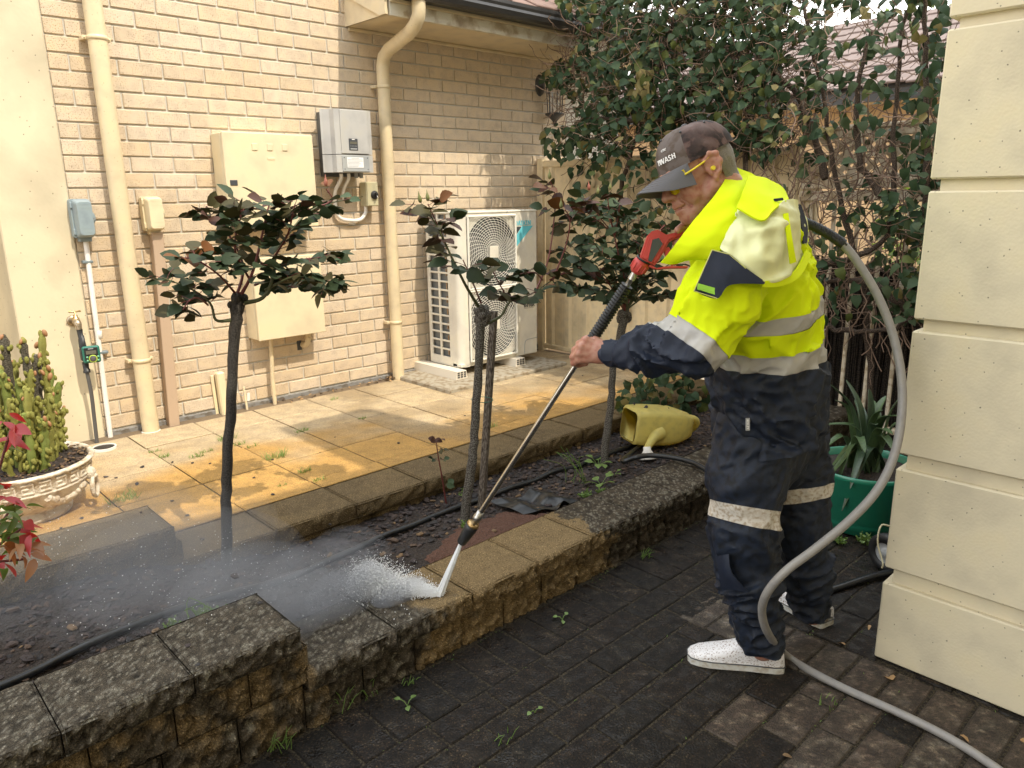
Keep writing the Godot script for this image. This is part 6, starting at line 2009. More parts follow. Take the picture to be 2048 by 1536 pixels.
func ivy():
	var o := thing("ivy_hedge", "big tangled ivy over the fence and gate, full of brown twigs", "ivy", Vector3(4.6, -0.2, 2.0))
	# thick old stems
	var stems := [
		[[1740, 940, 4.72], [1735, 620, 4.66], [1700, 470, 4.6], [1660, 300, 4.55], [1640, 150, 4.5], [1600, -20, 4.45]],
		[[1500, 800, 4.72], [1560, 560, 4.62], [1690, 520, 4.52], [1770, 470, 4.5], [1790, 300, 4.52], [1800, 100, 4.55], [1830, -30, 4.5]],
		[[1830, 640, 4.6], [1780, 590, 4.5], [1720, 560, 4.52], [1640, 570, 4.6], [1590, 620, 4.6]],
		[[1860, 900, 4.7], [1850, 560, 4.55], [1855, 300, 4.5], [1850, 80, 4.5], [1845, -40, 4.5]],
		[[1420, 640, 4.70], [1480, 420, 4.6], [1500, 200, 4.55], [1540, 40, 4.5], [1620, -40, 4.45]],
		[[1650, 360, 4.55], [1600, 200, 4.6], [1500, 120, 4.55], [1400, 80, 4.5]],
		[[1760, 390, 4.5], [1720, 320, 4.5], [1715, 200, 4.5], [1740, 60, 4.5]],
		[[1480, 300, 4.6], [1380, 250, 4.5], [1260, 240, 4.45], [1170, 235, 4.4]],
		[[1560, 560, 4.66], [1620, 640, 4.62], [1700, 660, 4.6], [1790, 655, 4.55], [1840, 610, 4.5]],
		[[1250, 640, 4.74], [1240, 400, 4.6], [1300, 200, 4.5], [1350, 30, 4.5]],
	]
	for s in stems:
		var pts := []
		for q in s: pts.append(onx(q[0], q[1], q[2]))
		pts = spline(pts, 6)
		var rad := []
		for i in pts.size():
			pts[i] += Vector3(noise_a.get_noise_1d(i * 0.8), noise_a.get_noise_1d(i * 0.8 + 40), noise_a.get_noise_1d(i * 0.8 + 80)) * 0.03
			rad.append(lerpf(r(0.020, 0.026), 0.008, float(i) / pts.size()))
		obj("old_stem", Builder.new().tube(pts, rad, 8), m.vine, o)
	# the thicket of twigs
	var tw := Builder.new()
	for k in 2300:
		var left := rng.randf() < 0.72
		var px := r(1120, 1580) if left else r(1560, 1890)
		var py := r(-30, 300) if left else r(-30, 640)
		if not left and py > 20 and py < 330 and px > 1680 and px < 1830 and rng.randf() < 0.6: continue
		if left and py > 230 and px < 1160: continue
		var p := onx(px, py, r(4.42, 4.95))
		var d := Vector3(r(-0.4, 0.3), r(-0.5, 0.8), r(-1, 1)).normalized()
		var pts := []
		var ln := r(0.025, 0.06)
		for i in 9:
			pts.append(p)
			d = (d + Vector3(r(-0.5, 0.5), r(-0.45, 0.5), r(-0.5, 0.5))).normalized()
			p += d * ln
		tw.tube(pts, r(0.0014, 0.0036), 3, false)
	for k in 110:
		# upright runners behind the man's head and shoulder
		var p := onx(r(1440, 1890), r(300, 780), r(4.45, 4.72))
		var pts := []
		for i in 7:
			pts.append(p)
			p += Vector3(r(-0.02, 0.02), r(0.03, 0.08), r(-0.045, 0.045))
		tw.tube(pts, r(0.002, 0.006), 4, false)
	for k in 70:
		# light tangle hanging before the sheet fence
		var p := onx(r(1160, 1420), r(290, 470), r(4.35, 4.7))
		var pts := []
		var d := Vector3(r(-0.2, 0.2), r(-0.5, 0.5), r(-1, 1)).normalized()
		for i in 8:
			pts.append(p)
			d = (d + Vector3(r(-0.4, 0.4), r(-0.5, 0.4), r(-0.4, 0.4))).normalized()
			p += d * 0.045
		tw.tube(pts, r(0.0015, 0.003), 4, false)
	obj("twigs", tw, m.twig, o).set_meta("kind", "stuff")
	# leaves
	var shapes := []
	for k in 4: shapes.append(leaf_shape(1.0, r(0.42, 0.5), 7, r(0.05, 0.3), r(0.1, 0.5), 0.0, 1.0))
	var spots := []
	for k in 8200:
		var px: float
		var py: float
		var zone := rng.randf()
		if zone < 0.62:
			px = r(1075, 1560)
			py = r(-60, 320)
			var edge := 1075.0 + 75.0 * absf(sin(py * 0.021)) + (20.0 if py < 60 else 0.0)
			if py > 250: edge = 1090.0
			if px < edge: continue
			if py > 270 and rng.randf() < (py - 270) / 60.0: continue
		elif zone < 0.88:
			px = r(1540, 1895)
			py = r(-60, 640)
			if px > 1660 and px < 1840 and py > 10 and py < 260 and rng.randf() < 0.55: continue
			if px < 1800 and py > 270 and py < 380 and rng.randf() < 0.75: continue
			if px < 1760 and py > 380 and rng.randf() < 0.6: continue
		elif zone < 0.94:
			px = r(1240, 1430)
			py = r(720, 860)
			if py < 740 + absf(px - 1340) * 0.25: continue
		else:
			px = r(1140, 1440)
			py = r(300, 500)
		var p := onx(px, py, r(4.30, 4.85))
		if py > 700: p = onz(px, minf(py, 815.0), r(1.70, 2.05))
		if noise_a.get_noise_3d(px * 0.009, py * 0.012, p.x * 2.0) < -0.05 and rng.randf() < 0.5: continue
		var face := Vector3(r(-1.0, -0.15), r(-0.1, 0.9), r(-0.4, 0.9)).normalized()
		var y := Vector3(r(-0.3, 0.3), r(-1.0, 0.25), r(-0.8, 0.8))
		y = (y - face * y.dot(face)).normalized()
		var s := r(0.034, 0.072)
		var kind := 0
		var q := rng.randf()
		if q < 0.34: kind = 0
		elif q < 0.66: kind = 1
		elif q < 0.85: kind = 2
		elif q < 0.945: kind = 3
		elif q < 0.985: kind = 4
		else: kind = 5
		spots.append([p.distance_squared_to(eye) - s * 30.0, kind, Transform3D(Basis(y.cross(face), y, face).scaled(Vector3(s, s, s)), p)])
	# a drift of dead pale leaves hanging in the middle
	for k in 16:
		var p := onx(1290 + r(-18, 22), 130 + k * 4.0 + r(-8, 8), 4.32)
		spots.append([0.0, 5 if k % 3 else 3, Transform3D(leaf_turn(Vector3(r(-0.4, 0.4), -1, r(-0.4, 0.4)), 1.0).scaled(Vector3.ONE * r(0.06, 0.09)), p)])
	spots.sort_custom(func(a, b): return a[0] < b[0])
	var rest := [[], [], [], [], [], []]
	for i in spots.size():
		var q = spots[i]
		if i < 290: piece("leaf", shapes[i % 4], m["ivy_leaf%d" % q[1]], o, q[2])
		else: rest[q[1]].append(q[2])
	for k in 6:
		if rest[k].size(): many("leaves", shapes[k % 4], m["ivy_leaf%d" % k], rest[k], o)


func watering_can():
	var c := Vector3(3.53, 0.006, 2.235)
	var o := thing("watering_can", "yellow plastic watering can lying on its side in the rose bed", "watering can", c)
	# body: a rounded box lofted along its length, narrowing to the shoulder
	var ax := (onz(1385, 872, 2.32) - onz(1268, 846, 2.16)).normalized()
	ax.y = -0.12
	ax = ax.normalized()
	var up := Vector3.UP
	var sd := ax.cross(up).normalized()
	up = sd.cross(ax).normalized()
	var b := Builder.new()
	b.smooth(0)
	var prev := []
	var secs := [[-0.206, 0.086, 0.086], [-0.203, 0.094, 0.095], [-0.195, 0.100, 0.101], [-0.12, 0.107, 0.107], [0.02, 0.108, 0.104], [0.10, 0.100, 0.090], [0.155, 0.082, 0.072], [0.185, 0.070, 0.06], [0.196, 0.04, 0.04]]
	var base := c + Vector3(0, 0.02, 0)
	for s in secs:
		var ring := []
		for p in rect(s[1] * 2.0, s[2] * 2.0, minf(s[1], s[2]) * 0.36):
			ring.append(base + ax * s[0] + sd * p.x + up * p.y)
		if prev.size():
			for k in ring.size():
				var j: int = (k + 1) % ring.size()
				b.quad(prev[k], prev[j], ring[j], ring[k])
		else:
			for k in range(1, ring.size() - 1): b.tri(ring[0], ring[k], ring[k + 1])
		prev = ring
	for k in range(1, prev.size() - 1): b.tri(prev[0], prev[k], prev[k + 1])
	obj("can_body", b, m.can_yellow, o)
	# grip: a loop around an opening at the open end
	var loop := []
	for k in 17:
		var a := TAU * k / 16.0
		loop.append(base + ax * (0.145 + cos(a) * 0.075) + sd * (-0.062 + sin(a) * 0.045) + up * (0.064 - cos(a) * 0.020))
	obj("grip", Builder.new().tube(loop, 0.015, 10, false), m.can_yellow, o)
	obj("grip", Builder.new().tube(spline([base + ax * 0.10 + sd * 0.04 + up * 0.06, base + ax * 0.20 + sd * 0.045 + up * 0.052, base + ax * 0.245 + sd * 0.02 + up * 0.01, base + ax * 0.235 - sd * 0.03 - up * 0.05], 4), 0.018, 10), m.can_yellow, o)
	var s0 := base - ax * 0.12 + Vector3(0.02, -0.035, 0.10)
	var s1 := onz(1294, 896, 2.33)
	var s2 := onz(1296, 918, 2.345)
	obj("spout", Builder.new().tube(spline([s0, s0.lerp(s1, 0.4) + Vector3(0, 0.006, 0.0), s1], 4), [0.052, 0.046, 0.040, 0.034, 0.029, 0.025, 0.022, 0.020, 0.019], 14), m.can_yellow, o)
	obj("rose_cap", Builder.new().lathe(frame(s2 - s1, s1), [Vector2(0.0, -0.008), Vector2(0.021, -0.008), Vector2(0.022, 0.012), Vector2(0.045, 0.05), Vector2(0.046, 0.062), Vector2(0, 0.066)], 18), m.white_plastic, o)
	for k in 3:
		var p: Vector3 = base + ax * [-0.12, -0.16, 0.02][k] + up * 0.112 + sd * [0.02, -0.05, 0.04][k]
		piece("stuck_leaf", chip_mesh(80 + k), m.chip2, o, Transform3D(Basis.from_euler(Vector3(0.4, k * 1.3, 0.5)).scaled(Vector3.ONE * [0.018, 0.013, 0.006][k]), p))


# ---------- soft bodies: capsules joined by a smooth minimum, meshed as surface nets ----------
func cap(a: Vector3, b: Vector3, ra: float, rb: float, s := 1.0, u := Vector3.ZERO) -> Dictionary:
	return {"a": a, "b": b, "ra": ra, "rb": rb, "s": s, "u": u, "cut": false}


func carve(a: Vector3, b: Vector3, ra: float, rb: float) -> Dictionary:
	var d := cap(a, b, ra, rb)
	d.cut = true
	return d


func blob(prims: Array, cell: float, k: float, disp = null) -> Dictionary:
	var lo := Vector3(1e9, 1e9, 1e9)
	var hi := -lo
	for p in prims:
		if p.cut: continue
		var rad: float = maxf(p.ra, p.rb) * maxf(p.s, 1.0) + 0.02
		for q in [p.a, p.b]:
			lo = lo.min(q - Vector3.ONE * rad)
			hi = hi.max(q + Vector3.ONE * rad)
	lo -= Vector3.ONE * cell * 2.0
	var n := Vector3i(((hi - lo) / cell).ceil()) + Vector3i(3, 3, 3)
	var nx := n.x
	var nxy := n.x * n.y
	var f := PackedFloat32Array()
	f.resize(nxy * n.z)
	f.fill(1.0)
	for p in prims:
		var a: Vector3 = p.a
		var u: Vector3 = p.u
		var s: float = p.s
		var ba: Vector3 = p.b - p.a
		var sq := 1.0 / s - 1.0
		ba += u * (ba.dot(u) * sq)
		var bb := maxf(ba.length_squared(), 1e-9)
		var ra: float = p.ra
		var dr: float = p.rb - p.ra
		var pad: float = maxf(p.ra, p.rb) * maxf(s, 1.0) + k * 1.2 + cell * 2.5
		var l := (Vector3(minf(p.a.x, p.b.x), minf(p.a.y, p.b.y), minf(p.a.z, p.b.z)) - Vector3.ONE * pad - lo) / cell
		var h := (Vector3(maxf(p.a.x, p.b.x), maxf(p.a.y, p.b.y), maxf(p.a.z, p.b.z)) + Vector3.ONE * pad - lo) / cell
		var cut: bool = p.cut
		for z in range(maxi(0, int(l.z)), mini(n.z, int(h.z) + 2)):
			for y in range(maxi(0, int(l.y)), mini(n.y, int(h.y) + 2)):
				var at_ := z * nxy + y * nx
				for x in range(maxi(0, int(l.x)), mini(n.x, int(h.x) + 2)):
					var q := lo + Vector3(x, y, z) * cell - a
					if s != 1.0: q += u * (q.dot(u) * sq)
					var t := clampf(q.dot(ba) / bb, 0.0, 1.0)
					var d := (q - ba * t).length() - (ra + dr * t)
					var g := f[at_ + x]
					if cut:
						d = -d
						var e := maxf(k * 0.5 - absf(g - d), 0.0) / (k * 0.5)
						f[at_ + x] = maxf(g, d) + e * e * k * 0.125
					else:
						var e := maxf(k - absf(g - d), 0.0) / k
						f[at_ + x] = minf(g, d) - e * e * k * 0.25
	if disp != null:
		var c: Callable = disp
		for z in n.z:
			for y in n.y:
				var at_ := z * nxy + y * nx
				for x in nx:
					if absf(f[at_ + x]) < 0.05:
						f[at_ + x] -= c.call(lo + Vector3(x, y, z) * cell)
	var verts := PackedVector3Array()
	var ids := PackedInt32Array()
	var where := PackedInt32Array()
	where.resize(f.size())
	where.fill(-1)
	var off := [0, 1, nx, nx + 1, nxy, nxy + 1, nxy + nx, nxy + nx + 1]
	var co := [Vector3(0, 0, 0), Vector3(1, 0, 0), Vector3(0, 1, 0), Vector3(1, 1, 0), Vector3(0, 0, 1), Vector3(1, 0, 1), Vector3(0, 1, 1), Vector3(1, 1, 1)]
	var edges := [[0, 1], [2, 3], [4, 5], [6, 7], [0, 2], [1, 3], [4, 6], [5, 7], [0, 4], [1, 5], [2, 6], [3, 7]]
	for z in n.z - 1:
		for y in n.y - 1:
			var at_ := z * nxy + y * nx
			for x in nx - 1:
				var i := at_ + x
				var f0 := f[i]
				if absf(f0) > cell * 3.0 + 0.012: continue
				var neg := 0
				for o in off:
					if f[i + o] < 0.0: neg += 1
				if neg == 0 or neg == 8: continue
				var sum := Vector3.ZERO
				var cnt := 0
				for e in edges:
					var va := f[i + off[e[0]]]
					var vb := f[i + off[e[1]]]
					if (va < 0.0) != (vb < 0.0):
						sum += co[e[0]].lerp(co[e[1]], va / (va - vb))
						cnt += 1
				where[i] = verts.size()
				verts.append(lo + (Vector3(x, y, z) + sum / cnt) * cell)
	for z in range(1, n.z - 1):
		for y in range(1, n.y - 1):
			var at_ := z * nxy + y * nx
			for x in range(1, nx - 1):
				var i := at_ + x
				var f0 := f[i]
				if absf(f0) > cell * 3.0 + 0.012: continue
				for ax in 3:
					var st: int = [1, nx, nxy][ax]
					var f1 := f[i + st]
					if (f0 < 0.0) == (f1 < 0.0): continue
					var s1: int = [nx, nxy, 1][ax]
					var s2: int = [nxy, 1, nx][ax]
					var a := where[i]
					var b := where[i - s1]
					var c := where[i - s1 - s2]
					var d := where[i - s2]
					if a < 0 or b < 0 or c < 0 or d < 0: continue
					if f0 < 0.0:
						ids.append_array([a, b, c, a, c, d])
					else:
						ids.append_array([a, c, b, a, d, c])
	var nr := PackedVector3Array()
	nr.resize(verts.size())
	for t in range(0, ids.size(), 3):
		var q := (verts[ids[t + 2]] - verts[ids[t]]).cross(verts[ids[t + 1]] - verts[ids[t]])
		nr[ids[t]] += q
		nr[ids[t + 1]] += q
		nr[ids[t + 2]] += q
	for i in nr.size(): nr[i] = nr[i].normalized()
	return {"v": verts, "n": nr, "i": ids}


func moved(d: Dictionary, t: Transform3D) -> Dictionary:
	var v: PackedVector3Array = d.v.duplicate()
	var q: PackedVector3Array = d.n.duplicate()
	for i in v.size():
		v[i] = t * v[i]
		q[i] = (t.basis * q[i]).normalized()
	return {"v": v, "n": q, "i": d.i}


func skin_mesh(list: Array) -> ArrayMesh:
	var v := PackedVector3Array()
	var q := PackedVector3Array()
	var ids := PackedInt32Array()
	for d in list:
		var base := v.size()
		v.append_array(d.v)
		q.append_array(d.n)
		for i in d.i: ids.append(i + base)
	var a := []
	a.resize(Mesh.ARRAY_MAX)
	a[Mesh.ARRAY_VERTEX] = v
	a[Mesh.ARRAY_NORMAL] = q
	a[Mesh.ARRAY_INDEX] = ids
	var out := ArrayMesh.new()
	out.add_surface_from_arrays(Mesh.PRIMITIVE_TRIANGLES, a)
	return out


func slice(d: Dictionary, plane: Plane) -> Array:
	# [what lies under the plane, what lies over it], cut cleanly
	var out := []
	for side in [-1.0, 1.0]:
		var v := PackedVector3Array(d.v)
		var q := PackedVector3Array(d.n)
		var ids := PackedInt32Array()
		var dist := PackedFloat32Array()
		for p in d.v: dist.append(plane.distance_to(p) * side)
		for t in range(0, d.i.size(), 3):
			var poly := []
			for e in 3:
				var a: int = d.i[t + e]
				var b: int = d.i[t + (e + 1) % 3]
				if dist[a] >= 0.0: poly.append(a)
				if (dist[a] >= 0.0) != (dist[b] >= 0.0):
					var w := dist[a] / (dist[a] - dist[b])
					v.append(d.v[a].lerp(d.v[b], w))
					q.append(d.n[a].lerp(d.n[b], w).normalized())
					poly.append(v.size() - 1)
			for e in range(1, poly.size() - 1):
				ids.append_array([poly[0], poly[e], poly[e + 1]])
		out.append({"v": v, "n": q, "i": ids})
	return out


func swollen(d: Dictionary, by: float) -> Dictionary:
	var v: PackedVector3Array = d.v.duplicate()
	for i in v.size(): v[i] += d.n[i] * by
	return {"v": v, "n": d.n, "i": d.i}


func plane3(a: Vector3, b: Vector3, c: Vector3, over: Vector3) -> Plane:
	var n := (b - a).cross(c - a).normalized()
	if n.dot(over) < 0.0: n = -n
	return Plane(n, a)


func ridge(p: Vector3, sx: float, sy: float) -> float:
	var w := Vector3(p.x * sx, p.y * sy, p.z * sx)
	w += Vector3.ONE * noise_b.get_noise_3dv(p * 3.1) * 0.9
	var q := 1.0 - absf(noise_b.get_noise_3dv(w)) * 1.9
	return maxf(q, -0.2)


func cloth_patch(called: String, grid: Array, mt: Material, parent: Node, thick := 0.0035, wr := 0.004, su := 6, sv := 6) -> MeshInstance3D:
	var g := []
	for row in grid:
		var line := []
		for q in row: line.append(at(q[0], q[1], q[2]))
		g.append(line)
	var pts := patch(g, su, sv)
	for i in pts.size():
		for j in pts[0].size():
			var p: Vector3 = pts[i][j]
			pts[i][j] = p - cam_f * (wr * (ridge(p, 7.0, 6.0) - 0.5) + wr * 0.5 * (ridge(p + Vector3(2, 0, 1), 15.0, 13.0) - 0.5))
	return obj(called, Builder.new().sheet(pts, thick), mt, parent)


func flat_in_view(list: Array, d: float) -> Array:
	# [frame, polygon] of an outline lying square to the line of sight at distance d
	var o: Array = list[0]
	var poly := []
	for q in list: poly.append(Vector2((q[0] - o[0]) * d / FOCAL, -(q[1] - o[1]) * d / FOCAL))
	return [Transform3D(Basis(cam_r, cam_u, -cam_f), at(o[0], o[1], d)), poly]


# ---------- the worker ----------
func worker():
	var ground_at := ony(1540, 1300, DRIVE)
	var w := thing("person", "worker in yellow and navy hi-vis rain gear and white shoes, holding a spray lance", "person", ground_at)
	var fwd := (-cam_r * 0.96 + Vector3(cam_f.x, 0, cam_f.z) * 0.22)
	fwd.y = 0.0
	fwd = fwd.normalized()
	var left := Vector3.UP.cross(fwd)
	if left.dot(cam_f) > 0.0: left = -left
	# --- jacket torso
	var prims := [
		cap(at(1540, 890, 2.43), at(1534, 760, 2.37), 0.181, 0.166, 1.20, left),
		cap(at(1530, 740, 2.35), at(1513, 600, 2.27), 0.166, 0.168, 1.22, left),
		cap(at(1513, 600, 2.27), at(1502, 485, 2.21), 0.166, 0.142, 1.25, left),
		cap(at(1500, 470, 2.2) + left * 0.17, at(1505, 470, 2.2) - left * 0.17, 0.085, 0.085),
		cap(at(1500, 470, 2.19), at(1468, 418, 2.14), 0.12, 0.08, 1.1, left),
	]
	var torso := blob(prims, 0.0075, 0.07, func(p: Vector3) -> float:
		return 0.017 * (ridge(p, 6.5, 5.0) - 0.55) + 0.009 * (ridge(p + Vector3(3, 1, 2), 15.0, 12.0) - 0.5))
	var up := Vector3.UP
	var p_hem := plane3(at(1426, 893, 2.45), at(1512, 916, 2.27), at(1652, 822, 2.5), up)
	var p_lo := plane3(at(1408, 738, 2.24), at(1500, 756, 2.12), at(1634, 706, 2.36), up)
	var p_hi := plane3(at(1408, 702, 2.24), at(1500, 720, 2.12), at(1634, 656, 2.36), up)
	var cut := slice(torso, p_hem)
	var body_part: Dictionary = cut[1]
	cut = slice(body_part, p_lo)
	var jacket := put("jacket", skin_mesh([cut[0]]), m.navy_worn, w)
	var rest: Dictionary = cut[1]
	cut = slice(rest, p_hi)
	put("reflective_band", skin_mesh([swollen(cut[0], 0.0018)]), m.tape, jacket)
	rest = cut[1]
	var p_a := plane3(at(1450, 672, 2.12), at(1540, 668, 2.10), at(1622, 612, 2.32), up)
	var p_b := plane3(at(1450, 640, 2.12), at(1540, 632, 2.10), at(1614, 574, 2.32), up)
	cut = slice(rest, p_a)
	var low_y: Dictionary = cut[0]
	rest = cut[1]
	cut = slice(rest, p_b)
	put("reflective_band", skin_mesh([swollen(cut[0], 0.0018)]), m.tape, jacket)
	put("yellow_shell", skin_mesh([low_y, cut[1]]), m.hi_vis, jacket)
	# --- sleeves
	var sh := at(1478, 505, 2.05)
	var el := at(1390, 690, 2.03)
	var wr := at(1214, 707, 2.205)
	var sleeve := blob([
		cap(sh, at(1440, 600, 2.02), 0.102, 0.098), cap(at(1440, 600, 2.02), el, 0.098, 0.078),
		cap(el, at(1300, 700, 2.115), 0.072, 0.060), cap(at(1300, 700, 2.115), wr, 0.060, 0.036),
	], 0.0068, 0.05, func(p: Vector3) -> float:
		var near_elbow := exp(-p.distance_squared_to(el) / 0.02)
		var fore := smoothstep(0.03, 0.14, p.distance_to(wr)) * smoothstep(0.36, 0.2, p.distance_to(wr))
		return (0.008 + 0.010 * near_elbow + 0.009 * fore) * (ridge(p + Vector3(0.3, 0, 0), 9.0, 7.0) - 0.5) + 0.007 * (ridge(p + Vector3(1, 1, 2), 17.0, 13.0) - 0.5))
	var s_a := at(1341, 621, 2.0)
	var s_b := at(1435, 684, 1.93)
	var s_c := at(1327, 653, 2.0)
	var s_d := at(1401, 706, 1.94)
	var p_s1 := plane3(s_a, s_b, s_a + cam_f * 0.2, sh - el)
	var p_s2 := plane3(s_c, s_d, s_c + cam_f * 0.2, sh - el)
	cut = slice(sleeve, p_s2)
	var cuff_end := slice(cut[0], Plane((el - wr).normalized(), wr + (wr - el).normalized() * 0.012))
	var sl := put("sleeve", skin_mesh([cuff_end[1]]), m.navy, w)
	rest = cut[1]
	cut = slice(rest, p_s1)
	put("reflective_band", skin_mesh([swollen(cut[0], 0.0018)]), m.tape, sl)
	put("yellow_shell", skin_mesh([cut[1]]), m.hi_vis, sl)
	var cf := (wr - el).normalized()
	cloth_patch("cuff_tab", [[[1203, 690, 2.168], [1226, 686, 2.155], [1232, 690, 2.15]], [[1202, 704, 2.163], [1224, 703, 2.148], [1232, 708, 2.145]], [[1204, 722, 2.17], [1220, 722, 2.155], [1226, 720, 2.15]]], m.navy, sl, 0.004, 0.001, 3, 3)
	var sh2 := at(1522, 490, 2.42)
	var el2 := at(1448, 600, 2.40)
	var wr2 := at(1398, 478, 2.235)
	var sleeve2 := blob([cap(sh2, el2, 0.095, 0.08), cap(el2, wr2, 0.075, 0.042)], 0.010, 0.05, func(p: Vector3) -> float: return 0.008 * (ridge(p, 8.0, 6.0) - 0.5))
	put("sleeve", skin_mesh([sleeve2]), m.hi_vis, w)
	# --- trousers: one leg each, sharing the seat under the jacket
	var legs := [
		[[1512, 850, 2.36, 0.125], [1492, 960, 2.375, 0.116], [1488, 1060, 2.40, 0.106], [1500, 1160, 2.43, 0.094], [1523, 1290, 2.475, 0.068]],
		[[1578, 850, 2.50, 0.120], [1594, 950, 2.53, 0.105], [1598, 1040, 2.56, 0.093], [1610, 1130, 2.61, 0.086], [1622, 1222, 2.655, 0.062]],
	]
	var bands := [
		[[[1420, 1030, 2.41], [1490, 1050, 2.29], [1558, 1056, 2.42]], [[1420, 998, 2.41], [1490, 1012, 2.29], [1562, 1020, 2.42]]],
		[[[1572, 1006, 2.5], [1605, 1003, 2.47], [1636, 986, 2.6]], [[1576, 972, 2.5], [1605, 972, 2.47], [1636, 954, 2.6]]],
	]
	for k in 2:
		var L = legs[k]
		var pr := []
		for i in L.size() - 1:
			pr.append(cap(at(L[i][0], L[i][1], L[i][2]), at(L[i + 1][0], L[i + 1][1], L[i + 1][2]), L[i][3], L[i + 1][3], 1.06, left))
		pr.append(cap(at(1545, 800, 2.41), at(1548, 905, 2.44), 0.120, 0.105, 1.15, left))
		var knee := at(L[2][0], L[2][1], L[2][2])
		var shift := Vector3(0.7 * k, 0, 0)
		var leg := blob(pr, 0.0078, 0.04, func(p: Vector3) -> float:
			var below := smoothstep(0.02, -0.16, p.y - knee.y)
			return (0.009 + 0.011 * below) * (ridge(p + shift, 5.5, 9.0 + 6.0 * below) - 0.45) + 0.006 * (ridge(p + shift * 3.0, 13.0, 16.0) - 0.5))
		var foot := at(L[4][0], L[4][1] + 6, L[4][2])
		cut = slice(leg, Plane(Vector3.UP, foot))
		leg = cut[1]
		var b: Array = bands[k]
		var lo_p := plane3(at(b[0][0][0], b[0][0][1], b[0][0][2]), at(b[0][1][0], b[0][1][1], b[0][1][2]), at(b[0][2][0], b[0][2][1], b[0][2][2]), up)
		var hi_p := plane3(at(b[1][0][0], b[1][0][1], b[1][0][2]), at(b[1][1][0], b[1][1][1], b[1][1][2]), at(b[1][2][0], b[1][2][1], b[1][2][2]), up)
		cut = slice(leg, lo_p)
		var low: Dictionary = cut[0]
		cut = slice(cut[1], hi_p)
		var tr := put("trouser_leg", skin_mesh([low, cut[1]]), m.navy_worn, w)
		put("reflective_band", skin_mesh([swollen(cut[0], 0.0018)]), m.tape_trouser, tr)
	# flap pocket low on the near leg
	cloth_patch("pocket_flap", [[[1434, 1112, 2.355], [1446, 1110, 2.315], [1458, 1108, 2.30]], [[1440, 1150, 2.35], [1452, 1150, 2.31], [1464, 1146, 2.295]], [[1446, 1176, 2.36], [1470, 1180, 2.31], [1498, 1184, 2.30]]], m.navy, w, 0.005, 0.003, 3, 3)
	# --- collar, turned-back flaps and lining
	var col := cloth_patch("collar", [
		[[1464, 334, 2.075], [1432, 388, 1.985], [1386, 444, 1.965], [1352, 488, 1.965], [1322, 525, 1.99]],
		[[1502, 348, 2.10], [1474, 408, 1.955], [1428, 462, 1.93], [1384, 502, 1.95], [1346, 527, 1.99]],
		[[1532, 368, 2.12], [1500, 430, 1.965], [1456, 486, 1.925], [1416, 516, 1.945], [1382, 516, 2.00]],
	], m.hi_vis, w, 0.006, 0.006)
	cloth_patch("collar", [
		[[1463, 336, 2.075], [1475, 345, 2.16], [1470, 352, 2.24], [1440, 380, 2.28]],
		[[1492, 350, 2.085], [1512, 362, 2.18], [1505, 375, 2.28], [1460, 410, 2.32]],
		[[1535, 378, 2.10], [1556, 395, 2.20], [1550, 410, 2.32], [1490, 450, 2.36]],
	], m.hi_vis, w, 0.006, 0.004)
	var flap := cloth_patch("shoulder_flap", [
		[[1496, 352, 2.03], [1530, 357, 2.06], [1562, 373, 2.10], [1574, 390, 2.10]],
		[[1485, 384, 1.955], [1520, 396, 1.95], [1556, 396, 1.99], [1576, 398, 2.04]],
		[[1473, 416, 1.915], [1523, 442, 1.885], [1548, 420, 1.92], [1572, 402, 1.98]],
	], m.hi_vis, w, 0.005, 0.004)
	var hang := flat_in_view([[1547, 398], [1565, 396], [1566, 401], [1548, 403]], 1.955)
	obj("hanger_loop", Builder.new().prism(hang[0], hang[1], 0.004), m.navy, flap)
	var lining := cloth_patch("lining", [
		[[1471, 416, 1.945], [1525, 436, 1.915], [1570, 400, 1.985], [1601, 405, 2.12]],
		[[1456, 460, 1.925], [1515, 472, 1.888], [1575, 450, 1.945], [1614, 452, 2.13]],
		[[1442, 498, 1.912], [1505, 522, 1.872], [1565, 508, 1.925], [1610, 500, 2.12]],
		[[1470, 520, 1.905], [1530, 563, 1.892], [1573, 555, 1.94], [1602, 526, 2.09]],
	], m.lining, w, 0.003, 0.020, 9, 9)
	cloth_patch("lining_strap", [[[1566, 428, 1.94], [1576, 426, 1.945]], [[1574, 480, 1.918], [1584, 478, 1.925]], [[1580, 528, 1.93], [1592, 524, 1.94]]], m.hi_vis, lining, 0.003, 0.0, 5, 2)
	cloth_patch("lining_edge", [[[1589, 406, 2.085], [1601, 410, 2.10]], [[1602, 450, 2.085], [1614, 452, 2.11]], [[1606, 488, 2.08], [1613, 486, 2.10]]], m.navy, lining, 0.004, 0.0, 5, 2)
	cloth_patch("flap_edge", [[[1528, 562, 1.885], [1526, 574, 1.888]], [[1560, 556, 1.92], [1562, 572, 1.925]], [[1590, 540, 1.99], [1600, 552, 2.0]], [[1612, 500, 2.09], [1622, 508, 2.11]]], m.hi_vis, w, 0.005, 0.002, 5, 2)
	var nf := cloth_patch("navy_flap", [
		[[1424, 500, 1.905], [1457, 508, 1.895], [1492, 537, 1.885], [1530, 564, 1.885]],
		[[1406, 541, 1.90], [1445, 545, 1.885], [1476, 555, 1.882], [1529, 566, 1.884]],
		[[1388, 582, 1.90], [1434, 597, 1.885], [1460, 570, 1.882], [1528, 568, 1.884]],
	], m.navy, w, 0.005, 0.002)
	var vt := flat_in_view([[1395, 567], [1438, 579], [1435, 592], [1394, 579]], 1.89)
	obj("lime_tab", Builder.new().prism(vt[0], vt[1], 0.006), m.velcro_lime, nf)
